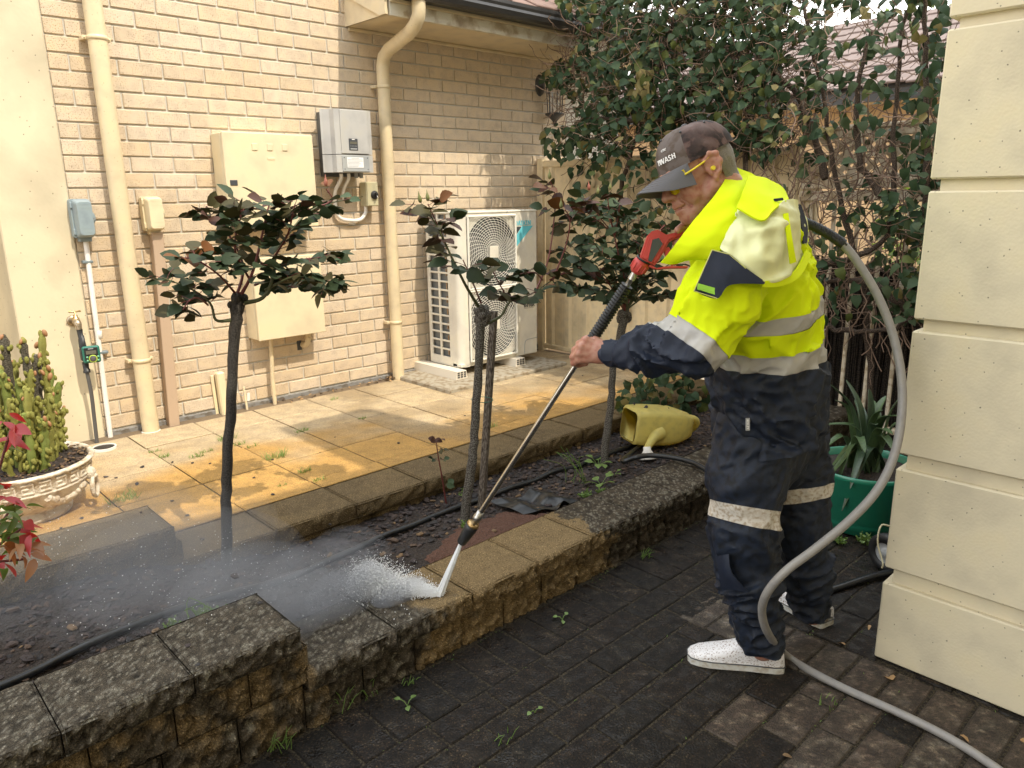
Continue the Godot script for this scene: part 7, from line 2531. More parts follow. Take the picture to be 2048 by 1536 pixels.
	for sq in [[[1424, 500], [1388, 582]], [[1388, 582], [1434, 597]], [[1424, 500], [1457, 508]], [[1457, 508], [1492, 537]], [[1492, 537], [1530, 564]]]:
		obj("seam", Builder.new().tube([at(sq[0][0], sq[0][1], 1.893), at(sq[1][0], sq[1][1], 1.882)], 0.0014, 5), m.seam, nf)
	# name tag on the jacket
	var tg := flat_in_view([[1491, 836], [1499, 836], [1499, 861], [1491, 861]], 2.205)
	var tag_ := obj("cloth_tag", Builder.new().prism(tg[0], tg[1], 0.004), m.print_grey, jacket)
	var tl := put("lettering", text_mesh("BISLEY", 0.0065, 0.001), m.print_white, tag_)
	tl.transform = Transform3D(Basis(-cam_u, cam_r, -cam_f), at(1495.5, 848.5, 2.197) - origin(tag_))
	# --- skin: torso, neck, legs, arms, head and hands in one mesh
	var bones := [
		cap(at(1545, 830, 2.43), at(1515, 600, 2.27), 0.11, 0.11, 1.25, left), cap(at(1515, 600, 2.27), at(1500, 490, 2.21), 0.12, 0.09, 1.5, left),
		cap(at(1480, 460, 2.19), at(1425, 385, 2.10), 0.065, 0.056),
		cap(at(1478, 505, 2.08), at(1395, 690, 2.05), 0.05, 0.042), cap(at(1395, 690, 2.05), wr, 0.040, 0.027),
		cap(sh2, el2, 0.05, 0.042), cap(el2, wr2, 0.040, 0.028),
		cap(at(1512, 860, 2.37), at(1490, 1060, 2.42), 0.085, 0.055), cap(at(1490, 1060, 2.42), at(1525, 1300, 2.48), 0.052, 0.036),
		cap(at(1578, 860, 2.49), at(1600, 1040, 2.57), 0.085, 0.055), cap(at(1600, 1040, 2.57), at(1624, 1230, 2.66), 0.052, 0.036),
	]
	var all := [blob(bones, 0.012, 0.04)]
	var hf := (-cam_r * 0.90 - Vector3(cam_f.x, 0, cam_f.z) * 0.20 - Vector3.UP * 0.40).normalized()
	var hl := (left - hf * left.dot(hf)).normalized()
	var hu := hf.cross(hl)
	if hu.y < 0: hu = -hu
	var ht := Transform3D(Basis(hf, hu, hf.cross(hu)), at(1401, 347, 2.075)).scaled_local(Vector3.ONE * 1.0)
	all.append(moved(head_shape(), ht))
	all.append(left_hand())
	all.append(right_hand(wr2))
	put("body", skin_mesh(all), m.skin, w)
	head_wear(w, ht)
	shoe(w, ony(1566, 1336, DRIVE), ony(1374, 1316, DRIVE), "mud flecked white slip-on shoe, toe forward")
	shoe(w, ony(1656, 1254, DRIVE), ony(1520, 1178, DRIVE), "")


func head_shape() -> Dictionary:
	# x forward, y up, z to one side; the ears lie at the origin's height
	var V := func(x: float, y: float, z: float) -> Vector3: return Vector3(x, y, z)
	var p := []
	p.append(cap(Vector3(-0.022, 0.048, 0), Vector3(0.018, 0.052, 0), 0.076, 0.074))
	p.append(cap(Vector3(-0.03, 0.02, 0), Vector3(0.035, 0.03, 0), 0.066, 0.066))
	p.append(cap(Vector3(0.03, 0.0, 0), Vector3(0.046, -0.045, 0), 0.064, 0.050))
	for s in [-1.0, 1.0]:
		p.append(cap(Vector3(0.002, -0.045, 0.050 * s), Vector3(0.072, -0.088, 0.018 * s), 0.026, 0.022))
		p.append(cap(Vector3(0.064, -0.016, 0.040 * s), Vector3(0.058, -0.045, 0.040 * s), 0.027, 0.024))
		p.append(cap(Vector3(0.088, 0.030, 0.030 * s), Vector3(0.095, 0.030, 0.008 * s), 0.014, 0.013))
	p.append(cap(Vector3(0.078, -0.096, -0.010), Vector3(0.078, -0.096, 0.010), 0.021, 0.021))
	p.append(cap(Vector3(0.07, -0.055, 0), Vector3(0.07, -0.078, 0), 0.032, 0.028))
	p.append(cap(Vector3(-0.03, -0.02, 0), Vector3(-0.055, -0.12, 0), 0.058, 0.060))
	var d := blob(p, 0.0042, 0.022)
	var fine := [
		cap(Vector3(0.094, 0.018, 0), Vector3(0.119, -0.022, 0), 0.0085, 0.0125),
		cap(Vector3(0.102, -0.029, 0.011), Vector3(0.105, -0.029, 0.009), 0.0095, 0.0095),
		cap(Vector3(0.102, -0.029, -0.011), Vector3(0.105, -0.029, -0.009), 0.0095, 0.0095),
		cap(Vector3(0.093, -0.053, -0.020), Vector3(0.101, -0.055, 0.0), 0.0062, 0.0085), cap(Vector3(0.101, -0.055, 0.0), Vector3(0.093, -0.053, 0.020), 0.0085, 0.0062),
		cap(Vector3(0.090, -0.071, -0.018), Vector3(0.097, -0.072, 0.0), 0.0066, 0.009), cap(Vector3(0.097, -0.072, 0.0), Vector3(0.090, -0.071, 0.018), 0.009, 0.0066),
	]
	for q in p: fine.append(q)
	for s in [-1.0, 1.0]:
		fine.append(carve(Vector3(0.100, 0.010, 0.030 * s), Vector3(0.096, 0.010, 0.036 * s), 0.0135, 0.0125))
		fine.append(carve(Vector3(0.112, -0.036, 0.009 * s), Vector3(0.108, -0.033, 0.009 * s), 0.004, 0.003))
		fine.append(carve(Vector3(0.088, -0.062, 0.027 * s), Vector3(0.112, -0.0635, 0.0), 0.0024, 0.0026))
		fine.append(carve(Vector3(0.090, -0.042, 0.026 * s), Vector3(0.074, -0.068, 0.036 * s), 0.004, 0.004))
		# ear: a rim, a lobe and the bowl between them
		var rim := [Vector3(0.012, 0.004, 0.074), Vector3(0.012, 0.024, 0.079), Vector3(-0.003, 0.038, 0.084), Vector3(-0.021, 0.030, 0.088), Vector3(-0.024, 0.008, 0.087), Vector3(-0.013, -0.014, 0.082), Vector3(-0.001, -0.027, 0.077)]
		for i in rim.size() - 1:
			var a: Vector3 = rim[i]
			var b: Vector3 = rim[i + 1]
			fine.append(cap(Vector3(a.x, a.y, a.z * s), Vector3(b.x, b.y, b.z * s), 0.0052, 0.0052 if i < 5 else 0.0075))
		fine.append(cap(Vector3(-0.006, 0.010, 0.074 * s), Vector3(-0.008, -0.008, 0.073 * s), 0.014, 0.011))
		fine.append(carve(Vector3(-0.002, 0.008, 0.090 * s), Vector3(-0.004, -0.006, 0.088 * s), 0.0085, 0.0075))
		fine.append(cap(Vector3(0.010, -0.004, 0.078 * s), Vector3(0.008, -0.012, 0.078 * s), 0.0045, 0.0045))
	return blob(fine, 0.0033, 0.012, func(q: Vector3) -> float: return 0.0009 * noise_a.get_noise_3dv(q * 55.0))


func left_hand() -> Dictionary:
	var p := []
	var wr := at(1216, 707, 2.21)
	p.append(cap(wr, at(1198, 704, 2.215), 0.026, 0.027, 1.25, cam_u))
	var kn := [[1171, 681, 2.213, 0.0115], [1163, 694, 2.210, 0.0120], [1159, 707, 2.213, 0.0115], [1160, 719, 2.220, 0.0102]]
	for i in 4:
		var k = kn[i]
		var a := at(k[0], k[1], k[2])
		p.append(cap(at(1198, 697 + i * 6, 2.213), a, 0.0175, k[3] + 0.002))
		var b := at(k[0] - 12, k[1] + 7, k[2] + 0.030)
		var c := at(k[0] - 3, k[1] + 10, k[2] + 0.058)
		var e := at(k[0] + 12, k[1] + 8, k[2] + 0.054)
		p.append(cap(a, b, k[3], k[3] * 0.95))
		p.append(cap(b, c, k[3] * 0.95, k[3] * 0.88))
		p.append(cap(c, e, k[3] * 0.88, k[3] * 0.8))
	p.append(cap(at(1202, 692, 2.215), at(1190, 681, 2.235), 0.018, 0.014))
	p.append(cap(at(1190, 681, 2.235), at(1176, 678, 2.262), 0.013, 0.0115))
	p.append(cap(at(1176, 678, 2.262), at(1163, 684, 2.275), 0.011, 0.0095))
	return blob(p, 0.003, 0.007, func(q: Vector3) -> float: return 0.0007 * noise_a.get_noise_3dv(q * 60.0))


func right_hand(wr: Vector3) -> Dictionary:
	var p := []
	p.append(cap(wr, at(1388, 470, 2.205), 0.027, 0.028, 1.2, cam_u))
	for i in 4:
		var a := at(1372 - i * 3, 452 + i * 9, 2.17)
		var b := at(1362 - i * 3, 458 + i * 9, 2.135)
		var c := at(1374 - i * 3, 470 + i * 8, 2.12)
		p.append(cap(at(1388, 462 + i * 5, 2.195), a, 0.017, 0.0125))
		p.append(cap(a, b, 0.0118, 0.0112))
		p.append(cap(b, c, 0.011, 0.0095))
	p.append(cap(at(1390, 456, 2.17), at(1372, 448, 2.115), 0.015, 0.0125))
	p.append(cap(at(1372, 448, 2.115), at(1356, 460, 2.09), 0.012, 0.0105))
	return blob(p, 0.004, 0.007)


func head_wear(w: Node3D, ht: Transform3D):
	# hair: a close shell on the back and side of the skull
	var hair := blob([cap(Vector3(-0.022, 0.030, 0), Vector3(-0.018, 0.045, 0), 0.0790, 0.079), cap(Vector3(-0.030, 0.0, 0), Vector3(-0.042, -0.045, 0), 0.068, 0.056)], 0.004, 0.02, func(q: Vector3) -> float: return 0.0022 * noise_a.get_noise_3d(q.x * 90.0, q.y * 30.0, q.z * 90.0))
	var h2 := slice(hair, Plane(Vector3(0.85, -0.20, 0).normalized(), Vector3(-0.026, 0.0, 0)))
	put("hair", skin_mesh([moved(h2[0], ht)]), m.hair, w)
	# sideburn stubble is left to the skin; eyes
	for s in [-1.0, 1.0]:
		obj("eye", Builder.new().ball(ht * Vector3(0.083, 0.010, 0.031 * s), Vector3.ONE * 0.0118, 8, 12), m.eye_white, w)
	obj("lips", Builder.new().tube([ht * Vector3(0.0955, -0.0625, -0.019), ht * Vector3(0.1035, -0.0632, 0.0), ht * Vector3(0.0955, -0.0625, 0.019)], [0.003, 0.005, 0.003], 7), m.lip, w)
	# cap crown: six panels on a dome
	var cc := Vector3(-0.008, 0.034, 0)
	var shell := func(lat: float, lon: float, grow: float) -> Vector3:
		# lat 0 at the rim, 1 at the button; lon 0 forward
		var e := lat * PI * 0.5
		var rr := pow(cos(e), 0.80)
		var x := cos(lon) * rr
		var z := sin(lon) * rr
		var front := maxf(0.0, cos(lon))
		return cc + Vector3(x * (0.108 + 0.004 * front) + 0.002, sin(e) * 0.100 + 0.010 * front * sin(e * 2.0) + 0.012 * (1.0 - lat) * (0.4 - cos(lon) * 0.4), z * 0.088) * grow
	var crown: Node3D = null
	for pnl in 6:
		var rows := []
		for i in 9:
			var row := []
			for j in 9:
				var lat := i / 8.0 * 0.985
				var lon := -PI / 6 + pnl * PI / 3 + PI / 3 * j / 8.0
				var seam := 1.0 - 0.010 * exp(-pow(minf(j, 8 - j) / 0.6, 2.0))
				row.append(ht * shell.call(lat, lon + PI / 6.0, seam))
			rows.append(row)
		var mt: Material = m.cap_front if pnl == 0 or pnl == 5 else m.cap_cloth
		if crown == null: crown = obj("cap_crown", Builder.new().sheet(rows, 0.002), mt, w)
		else: obj("crown_panel", Builder.new().sheet(rows, 0.002), mt, crown)
		var ey: Vector3 = ht * shell.call(0.60, pnl * PI / 3 + PI / 6 + PI / 6.0, 1.01)
		obj("eyelet", Builder.new().ball(ey, Vector3.ONE * 0.0036, 5, 8), m.print_dark, crown)
	crown.set_meta("label", "faded dark cap with blotchy stains")
	obj("button", Builder.new().ball(ht * (cc + Vector3(0.0, 0.101, 0)), Vector3(0.010, 0.006, 0.010), 5, 10, ht.basis), m.cap_peak, crown)
	# peak
	var rows := []
	for i in 9:
		var u := i / 8.0
		var row := []
		for j in 15:
			var v := lerpf(-1.0, 1.0, j / 14.0)
			var lon := v * 0.98
			var root: Vector3 = shell.call(0.015, lon, 1.0)
			var reach := 0.082 * sqrt(maxf(0.0, 1.0 - pow(absf(v), 2.6)))
			row.append(ht * (root + Vector3(reach * u, -0.006 * u - 0.046 * v * v * u - 0.010 * u * u, 0.004 * v * u)))
		rows.append(row)
	var pk := obj("cap_peak", Builder.new().sheet(rows, 0.0035), m.cap_peak, w)
	for i in [2, 3, 4, 5, 6, 7]:
		var line := []
		for j in range(2, 13): line.append(rows[i][j] + ht.basis * Vector3(0, 0.0022, 0))
		obj("stitching", Builder.new().tube(line, 0.0006, 4, false), m.cap_front, pk)
	# lettering sewn on the front panel, running round towards the temple
	var words := [["TY", 0.20, 0.014, 0.20], ["WASH", 0.52, 0.014, 0.20], ["CTIC", 0.42, 0.006, 0.36]]
	for q in words:
		var side := 1.0 if (ht.basis.z.dot(cam_f) < 0.0) else -1.0
		var c: Vector3 = shell.call(q[3], side * q[1], 1.02)
		var cx: Vector3 = shell.call(q[3], side * (q[1] + 0.05), 1.02) - shell.call(q[3], side * (q[1] - 0.05), 1.02)
		var cy: Vector3 = shell.call(q[3] + 0.06, side * q[1], 1.02) - shell.call(q[3] - 0.06, side * q[1], 1.02)
		cx = (ht.basis * cx).normalized()
		cy = (ht.basis * cy)
		cy = (cy - cx * cy.dot(cx)).normalized()
		var lt := put("lettering", text_mesh(q[0], q[2], 0.0015), m.print_white, crown)
		var out := cx.cross(cy)
		lt.transform = Transform3D(Basis(cx, cy, out), ht * c - origin(crown))
	# safety glasses
	var arm_side := 1.0 if ht.basis.z.dot(cam_f) < 0.0 else -1.0
	var lens := []
	for i in 5:
		var row := []
		for j in 13:
			var v := lerpf(-1.0, 1.0, j / 12.0)
			row.append(ht * Vector3(0.108 - 0.036 * v * v - 0.002 * i, 0.022 - i * 0.0115 + 0.006 * v * v, v * 0.073))
		lens.append(row)
	var gl := obj("safety_glasses", Builder.new().sheet(lens, 0.002), m.lens_yellow, w)
	for s in [-1.0, 1.0]:
		var tp := [ht * Vector3(0.074, 0.014, 0.073 * s), ht * Vector3(0.05, 0.017, 0.080 * s), ht * Vector3(0.02, 0.022, 0.083 * s), ht * Vector3(-0.004, 0.030, 0.083 * s)]
		var b := Builder.new()
		b.tube(tp, 0.0045, 6, true, 0.6)
		obj("temple", b, m.yellow_foam, gl)
		obj("ear_plug", Builder.new().tube([ht * Vector3(0.001, -0.002, 0.076 * s), ht * Vector3(0.001, -0.002, 0.090 * s)], 0.0058, 12), m.yellow_foam, w)


func shoe(w: Node3D, heel: Vector3, toe: Vector3, note: String):
	var ax := toe - heel
	var ln := ax.length()
	ax = ax.normalized()
	var sd := ax.cross(Vector3.UP)
	var secs := [[0.0, 0.026, 0.040, 0.0], [0.015, 0.034, 0.082, 0.0], [0.10, 0.040, 0.094, 0.0], [0.22, 0.040, 0.092, 0.0], [0.36, 0.039, 0.096, 0.0], [0.48, 0.043, 0.086, 0.002], [0.62, 0.048, 0.066, 0.004], [0.76, 0.050, 0.051, 0.005], [0.88, 0.045, 0.042, 0.004], [0.96, 0.032, 0.034, 0.002], [0.995, 0.012, 0.024, 0.0]]
	var b := Builder.new()
	b.smooth(0)
	var prev := []
	var sole_pts := []
	var fine := []
	for i in secs.size() - 1:
		for k in 3: fine.append([lerpf(secs[i][0], secs[i + 1][0], k / 3.0), lerpf(secs[i][1], secs[i + 1][1], k / 3.0), lerpf(secs[i][2], secs[i + 1][2], k / 3.0), lerpf(secs[i][3], secs[i + 1][3], k / 3.0)])
	fine.append(secs[secs.size() - 1])
	for s in fine:
		var c: Vector3 = heel + ax * (s[0] * ln)
		var ring := []
		for k in 13:
			var a := PI * k / 12.0
			var x := cos(a)
			var y := sin(a)
			x = signf(x) * pow(absf(x), 0.75)
			y = pow(y, 0.70)
			ring.append(c + sd * (x * s[1] + s[3]) + Vector3(0, 0.024 + y * (s[2] - 0.024), 0))
		if prev.size():
			for k in 12: b.quad(prev[k], prev[k + 1], ring[k + 1], ring[k])
		prev = ring
		sole_pts.append([c + sd * (-s[1] - 0.003 + s[3]), c + sd * (s[1] + 0.003 + s[3])])
	var sh := obj("shoe", b, m.shoe_white, w)
	if note: sh.set_meta("label", note)
	var sb := Builder.new()
	sb.smooth(-1)
	var loop := []
	for q in sole_pts: loop.append(q[0])
	for i in range(sole_pts.size() - 1, -1, -1): loop.append(sole_pts[i][1])
	var mid := heel + ax * ln * 0.5
	var n := loop.size()
	for i in n:
		var p: Vector3 = loop[i]
		var q: Vector3 = loop[(i + 1) % n]
		var lift := Vector3(0, 0.026, 0)
		sb.quad(p + Vector3(0, 0.001, 0), q + Vector3(0, 0.001, 0), q + lift, p + lift)
		sb.tri(p + lift, q + lift, mid + lift)
		sb.tri(q + Vector3(0, 0.001, 0), p + Vector3(0, 0.001, 0), mid + Vector3(0, 0.001, 0))
	obj("sole", sb, m.shoe_sole, sh)
	var line := []
	for p in loop: line.append(p + Vector3(0, 0.0245, 0) + (p - mid).normalized() * 0.001)
	line.append(line[0])
	obj("sole_line", Builder.new().tube(line, 0.0019, 5, false), m.print_dark, sh)
	var back := heel - ax * 0.001
	obj("heel_tab", Builder.new().box(Transform3D(Basis(sd, Vector3.UP, sd.cross(Vector3.UP)), back + Vector3(0, 0.052, 0) + ax * 0.006), Vector3(0.022, 0.036, 0.012), 0.003), m.print_dark, sh)


# ---------- lance, hoses and small things ----------
func lance_and_hoses():
	var gd := 2.13
	var l := thing("spray_lance", "pressure washer lance with red trigger gun, black ribbed grip and steel tube", "spray lance", at(1100, 800, 2.3))
	var body := flat_in_view([[1278, 519], [1294, 472], [1302, 464], [1314, 461], [1324, 467], [1331, 471], [1352, 466], [1378, 458], [1384, 470], [1352, 478], [1338, 484], [1334, 490], [1328, 502], [1316, 522], [1308, 532], [1298, 528]], gd)
	var gun := obj("gun_body", rounded_prism(body[0], body[1], 0.034), m.gun_red, l)
	gun.set_meta("label", "red trigger gun body with dark side panel")
	var pan := flat_in_view([[1305, 480], [1317, 476], [1325, 488], [1303, 524], [1296, 521]], gd - 0.0175)
	obj("side_panel", Builder.new().prism(pan[0], pan[1], 0.003), m.gun_grey, gun)
	var rim := []
	for q in [[1304, 479], [1318, 475], [1326, 488], [1303, 526], [1295, 522], [1304, 479]]: rim.append(at(q[0], q[1], gd - 0.0185))
	obj("panel_rim", Builder.new().tube(rim, 0.0018, 6, false), m.gun_red, gun)
	var guard := flat_in_view([[1300, 530], [1312, 537], [1326, 534], [1340, 533], [1374, 533], [1374, 536.5], [1340, 537], [1318, 539], [1308, 538], [1296, 533]], gd - 0.004)
	obj("trigger_guard", rounded_prism(guard[0], guard[1], 0.022), m.gun_red, gun)
	var trig := flat_in_view([[1326, 500], [1336, 494], [1348, 508], [1356, 528], [1344, 532], [1334, 520]], gd - 0.002)
	obj("trigger", rounded_prism(trig[0], trig[1], 0.016), m.gun_red, gun)
	var tip := at(922, 1086, 2.625)
	var top := at(1288, 518, 2.13)
	var ax := (tip - top).normalized()
	var pt := func(px: float) -> Vector3:
		# the point of the shaft that stands over that column of the view
		var lo := 0.0
		var hi := 1.0
		for k in 30:
			var mid := (lo + hi) * 0.5
			var p := top.lerp(tip, mid) - eye
			if 1024.0 + FOCAL * p.dot(cam_r) / p.dot(cam_f) > px: lo = mid
			else: hi = mid
		return top.lerp(tip, lo)
	var a: Vector3 = pt.call(1286)
	var b: Vector3 = pt.call(1270)
	var ring := Builder.new()
	ring.lathe(frame(ax, a), [Vector2(0, 0), Vector2(0.0215, 0.0), Vector2(0.0235, 0.008), Vector2(0.0225, 0.03), Vector2(0.017, a.distance_to(b) - 0.004), Vector2(0.012, a.distance_to(b)), Vector2(0, a.distance_to(b))], 18)
	var kn := obj("lock_ring", ring, m.gun_red, l)
	for k in 9:
		var an := TAU * k / 9.0
		var f := frame(ax, a)
		obj("rib", Builder.new().tube([f * Vector3(cos(an) * 0.0235, 0.009, sin(an) * 0.0235), f * Vector3(cos(an) * 0.0225, 0.031, sin(an) * 0.0225)], 0.0028, 5), m.gun_red, kn)
	obj("seal_ring", Builder.new().lathe(frame(ax, a - ax * 0.006), [Vector2(0.02, 0), Vector2(0.0225, 0.001), Vector2(0.0225, 0.005), Vector2(0.02, 0.006)], 16), m.black_rubber, l)
	var c: Vector3 = pt.call(1254)
	obj("hex_nut", Builder.new().lathe(frame(ax, b), [Vector2(0, 0), Vector2(0.0105, 0), Vector2(0.0105, 0), Vector2(0.0115, b.distance_to(c) * 0.5), Vector2(0.0115, b.distance_to(c) * 0.5), Vector2(0.0085, b.distance_to(c) * 0.55), Vector2(0.0085, b.distance_to(c))], 6), m.steel_dull, l)
	var d: Vector3 = pt.call(1183)
	var gp := []
	var gr := []
	var n := 84
	for k in n + 1:
		gp.append(c.lerp(d, float(k) / n))
		gr.append(0.0142 + (0.0042 if k % 4 < 2 else 0.0))
	obj("ribbed_grip", Builder.new().tube(gp, gr, 14), m.black_rubber, l)
	obj("grip_spine", Builder.new().box(frame(ax, c.lerp(d, 0.3) - cam_f * 0.0165), Vector3(0.011, c.distance_to(d) * 0.5, 0.004), 0.001), m.black_rubber, l)
	var e: Vector3 = pt.call(962)
	obj("steel_tube", Builder.new().tube([c, e], 0.0088, 14), m.steel, l)
	var g: Vector3 = pt.call(948)
	var ln := e.distance_to(g)
	obj("coupling", Builder.new().lathe(frame(ax, e), [Vector2(0.009, 0), Vector2(0.0135, 0.001), Vector2(0.0135, ln * 0.35), Vector2(0.0155, ln * 0.4), Vector2(0.0155, ln * 0.7), Vector2(0.011, ln * 0.72), Vector2(0.011, ln)], 16), m.steel_dull, l)
	obj("brass_collar", Builder.new().lathe(frame(ax, g), [Vector2(0.0, 0), Vector2(0.018, 0.0), Vector2(0.021, 0.004), Vector2(0.0225, 0.012), Vector2(0, 0.012)], 20), m.brass, l)
	var h := g.distance_to(tip)
	obj("turbo_nozzle", Builder.new().lathe(frame(ax, g + ax * 0.010), [Vector2(0.0, 0), Vector2(0.0225, 0.0), Vector2(0.0235, 0.015), Vector2(0.0215, h * 0.4), Vector2(0.017, h * 0.85), Vector2(0.0145, h - 0.012), Vector2(0.0145, h - 0.012), Vector2(0.009, h - 0.010), Vector2(0, h - 0.012)], 22), m.black_plastic, l)
	# grey high pressure hose with its black sleeve
	var gh := thing("grey_pressure_hose", "thick grey pressure hose looping from the worker's back to the pavers", "hose", at(1803, 820, 2.2))
	var sp := []
	for q in [[1560, 446, 2.28], [1592, 440, 2.30], [1622, 450, 2.28], [1655, 467, 2.26], [1688, 489, 2.245]]: sp.append(at(q[0], q[1], q[2]))
	sp = spline(sp, 8)
	var sr := []
	for k in sp.size(): sr.append(0.0150 + 0.0018 * noise_a.get_noise_1d(k * 2.7))
	obj("sleeve_wrap", Builder.new().tube(sp, sr, 12), m.black_rubber, gh)
	for k in range(1, sp.size() - 1):
		var f := frame(sp[k + 1] - sp[k - 1] + Vector3(0.01, 0.01, 0), sp[k])
		var rg := []
		for q in 11: rg.append(f * Vector3(cos(TAU * q / 10) * 0.0158, r(-0.002, 0.002), sin(TAU * q / 10) * 0.0158))
		obj("sleeve_wrap", Builder.new().tube(rg, 0.0026, 5, false), m.black_rubber, gh)
	var hp := []
	for q in [[1684, 486, 2.246], [1712, 520, 2.24], [1752, 585, 2.23], [1783, 660, 2.22], [1801, 740, 2.205], [1804, 820, 2.19], [1790, 905, 2.175], [1756, 978, 2.16], [1700, 1040, 2.15], [1630, 1098, 2.145], [1572, 1142, 2.15], [1534, 1186, 2.19], [1524, 1226, 2.26], [1538, 1270, 2.34]]: hp.append(at(q[0], q[1], q[2]))
	for q in [[1572, 1310], [1625, 1344], [1700, 1382], [1790, 1422], [1880, 1466], [1960, 1514], [2030, 1566], [2110, 1640]]: hp.append(ony(q[0], q[1], DRIVE + 0.013))
	obj("hose", Builder.new().tube(spline(hp, 7), 0.0125, 14), m.hose_grey, gh)


func rounded_prism(t: Transform3D, poly: Array, depth: float) -> Builder:
	# a plate with softened edges, centred on its plane
	var b := Builder.new()
	var pk := PackedVector2Array(poly)
	if not Geometry2D.is_polygon_clockwise(pk): pk.reverse()
	var inset := Geometry2D.offset_polygon(pk, -depth * 0.16, Geometry2D.JOIN_ROUND)
	b.prism(t.translated_local(Vector3(0, 0, -depth * 0.36)), Array(pk), depth * 0.72)
	if inset.size():
		b.prism(t.translated_local(Vector3(0, 0, -depth * 0.5)), Array(inset[0]), depth)
	return b


func small_things():
	# grass tufts in the patio joints
	var tufts := [[455, 880, 0.05, 60], [480, 890, 0.03, 30], [550, 918, 0.055, 70], [610, 945, 0.035, 40], [640, 962, 0.03, 30], [395, 915, 0.035, 40], [330, 915, 0.03, 34], [604, 864, 0.035, 40], [245, 1003, 0.06, 60], [982, 857, 0.04, 34], [725, 838, 0.022, 30], [670, 800, 0.03, 26], [310, 905, 0.03, 24], [505, 895, 0.03, 26], [415, 905, 0.03, 30], [566, 972, 0.02, 18], [1010, 754, 0.03, 24]]
	var words := ["thick grass tuft against the dark rose trunk on the patio", "small grass tuft just right of the dark rose trunk", "wide grass tuft at a patio joint crossing", "low grass tuft along a joint below the wide tuft", "thin grass tuft by the rear capping", "grass tuft in a joint left of the dark rose trunk", "pale grass strip in the joint nearest the urn", "short tuft at a tile corner below the gas pipe", "pale misty grass tuft in front of the urn's ring handle", "tuft between the wooden stake and the rear capping", "low green tuft at the tile crossing below the swan neck downpipe", "little weed tuft on the dirt strip under the wall", "tiny tuft at the tile corner beside the thick downpipe", "small tuft between the thick tuft and the wide tuft", "tuft in the joint below the square duct", "sparse tuft in an orange stained joint", "sprig of weed on the edge of the concrete slab"]
	for k in tufts.size():
		var q = tufts[k]
		var p := ony(q[0], q[1], -0.004)
		var b := Builder.new()
		for i in q[3]:
			var base := p + Vector3(r(-1, 1) * q[2] * 1.1, 0, r(-0.35, 0.35) * q[2])
			var tip := base + Vector3(r(-1, 1) * q[2] * 0.8, q[2] * r(0.3, 1.0), r(-1, 1) * q[2] * 0.8)
			var mid := base.lerp(tip, 0.5) + Vector3(0, q[2] * 0.2, 0)
			var sd := Vector3(r(-1, 1), 0, r(-1, 1)).normalized() * 0.0014
			b.quad(base - sd, base + sd, mid + sd * 0.8, mid - sd * 0.8)
			b.tri(mid - sd * 0.8, mid + sd * 0.8, tip)
		tag(obj("grass_tuft", b, m.grass), words[k], "grass tuft", "grass tufts in the patio joints")
	# fine weeds along the joints: nobody could count them
	var spots := []
	var wm := leaf_shape(1.0, 0.12, 2, 0.2, 0.5, 0.0)
	for k in 900:
		var alongx := rng.randf() < 0.6
		var x := r(0.9, 4.4)
		var z: float
		if alongx: z = [0.385, 0.768, 1.152, 1.50][rng.randi_range(0, 3)]
		else:
			z = r(0.05, 1.6)
			x = 1.258 + 0.3865 * rng.randi_range(-1, 8) + 0.004
		if noise_a.get_noise_2d(x * 2.2, z * 2.2) < 0.05: continue
		var s := r(0.006, 0.016)
		spots.append(Transform3D(leaf_turn(Vector3(r(-1, 1), r(0.4, 1.2), r(-1, 1)), 0.6).scaled(Vector3(s, s, s)), Vector3(x + r(-0.006, 0.006), -0.008, z + r(-0.006, 0.006))))
	many("joint_weeds", wm, m.weed, spots)
	# weeds in the drive joints and against the garden wall
	spots = []
	for k in 1100:
		var x := r(0.9, 3.6)
		var z := 2.885 + absf(r(-1, 1) * r(0, 1)) * 0.03
		if rng.randf() < 0.55:
			var row := rng.randi_range(0, 10)
			z = 3.108 + 0.117 * row + r(-0.005, 0.005)
		if noise_a.get_noise_2d(x * 2.6 + 7.0, z * 2.6) < 0.0: continue
		var s := r(0.006, 0.014)
		spots.append(Transform3D(leaf_turn(Vector3(r(-1, 1), r(0.3, 1.2), r(-1, 1)), 0.6).scaled(Vector3(s, s, s)), Vector3(x, DRIVE - 0.006, z)))
	many("drive_weeds", wm, m.grass, spots)
	for k in [[690, 1415, 0.09, 16, "longest grass blades leaning on the step of the block wall"], [840, 1300, 0.04, 12, "short grass at the foot of the washed blocks"], [1290, 1115, 0.05, 12, "grass by the unwashed blocks near the worker"], [820, 1365, 0.03, 8, "sprig of grass on the dark pavers below the jet"], [1010, 1480, 0.04, 7, "single grass sprout near the bottom of the view"], [560, 1500, 0.07, 14, "grass at the wall's foot below the raised capping"], [735, 1390, 0.07, 10, "thin grass just right of the wall's step"], [1595, 1150, 0.03, 10, "grass sprig between the worker's shoes"], [1655, 1410, 0.03, 7, "grass sprig beside the grey hose"]]:
		var p := ony(k[0], k[1], DRIVE)
		var b := Builder.new()
		for i in k[3]:
			var base := p + Vector3(r(-0.03, 0.03), 0, r(-0.02, 0.02))
			var tip := base + Vector3(r(-0.5, 0.7) * k[2], k[2] * r(0.4, 1.0), r(-0.3, 0.6) * k[2])
			b.tube([base, base.lerp(tip, 0.5) + Vector3(0, k[2] * 0.15, 0), tip], [0.0016, 0.0013, 0.0004], 4, false)
		tag(obj("grass_tuft", b, m.grass), k[4], "grass tuft", "grass in the drive joints")
	seedling(ony(1125, 1240, DRIVE), 0.03, 3, "two leaved seedling on the pavers below the washed capping")
	seedling(ony(815, 1412, DRIVE), 0.035, 3, "bright seedling on the dark pavers near the wall's step")
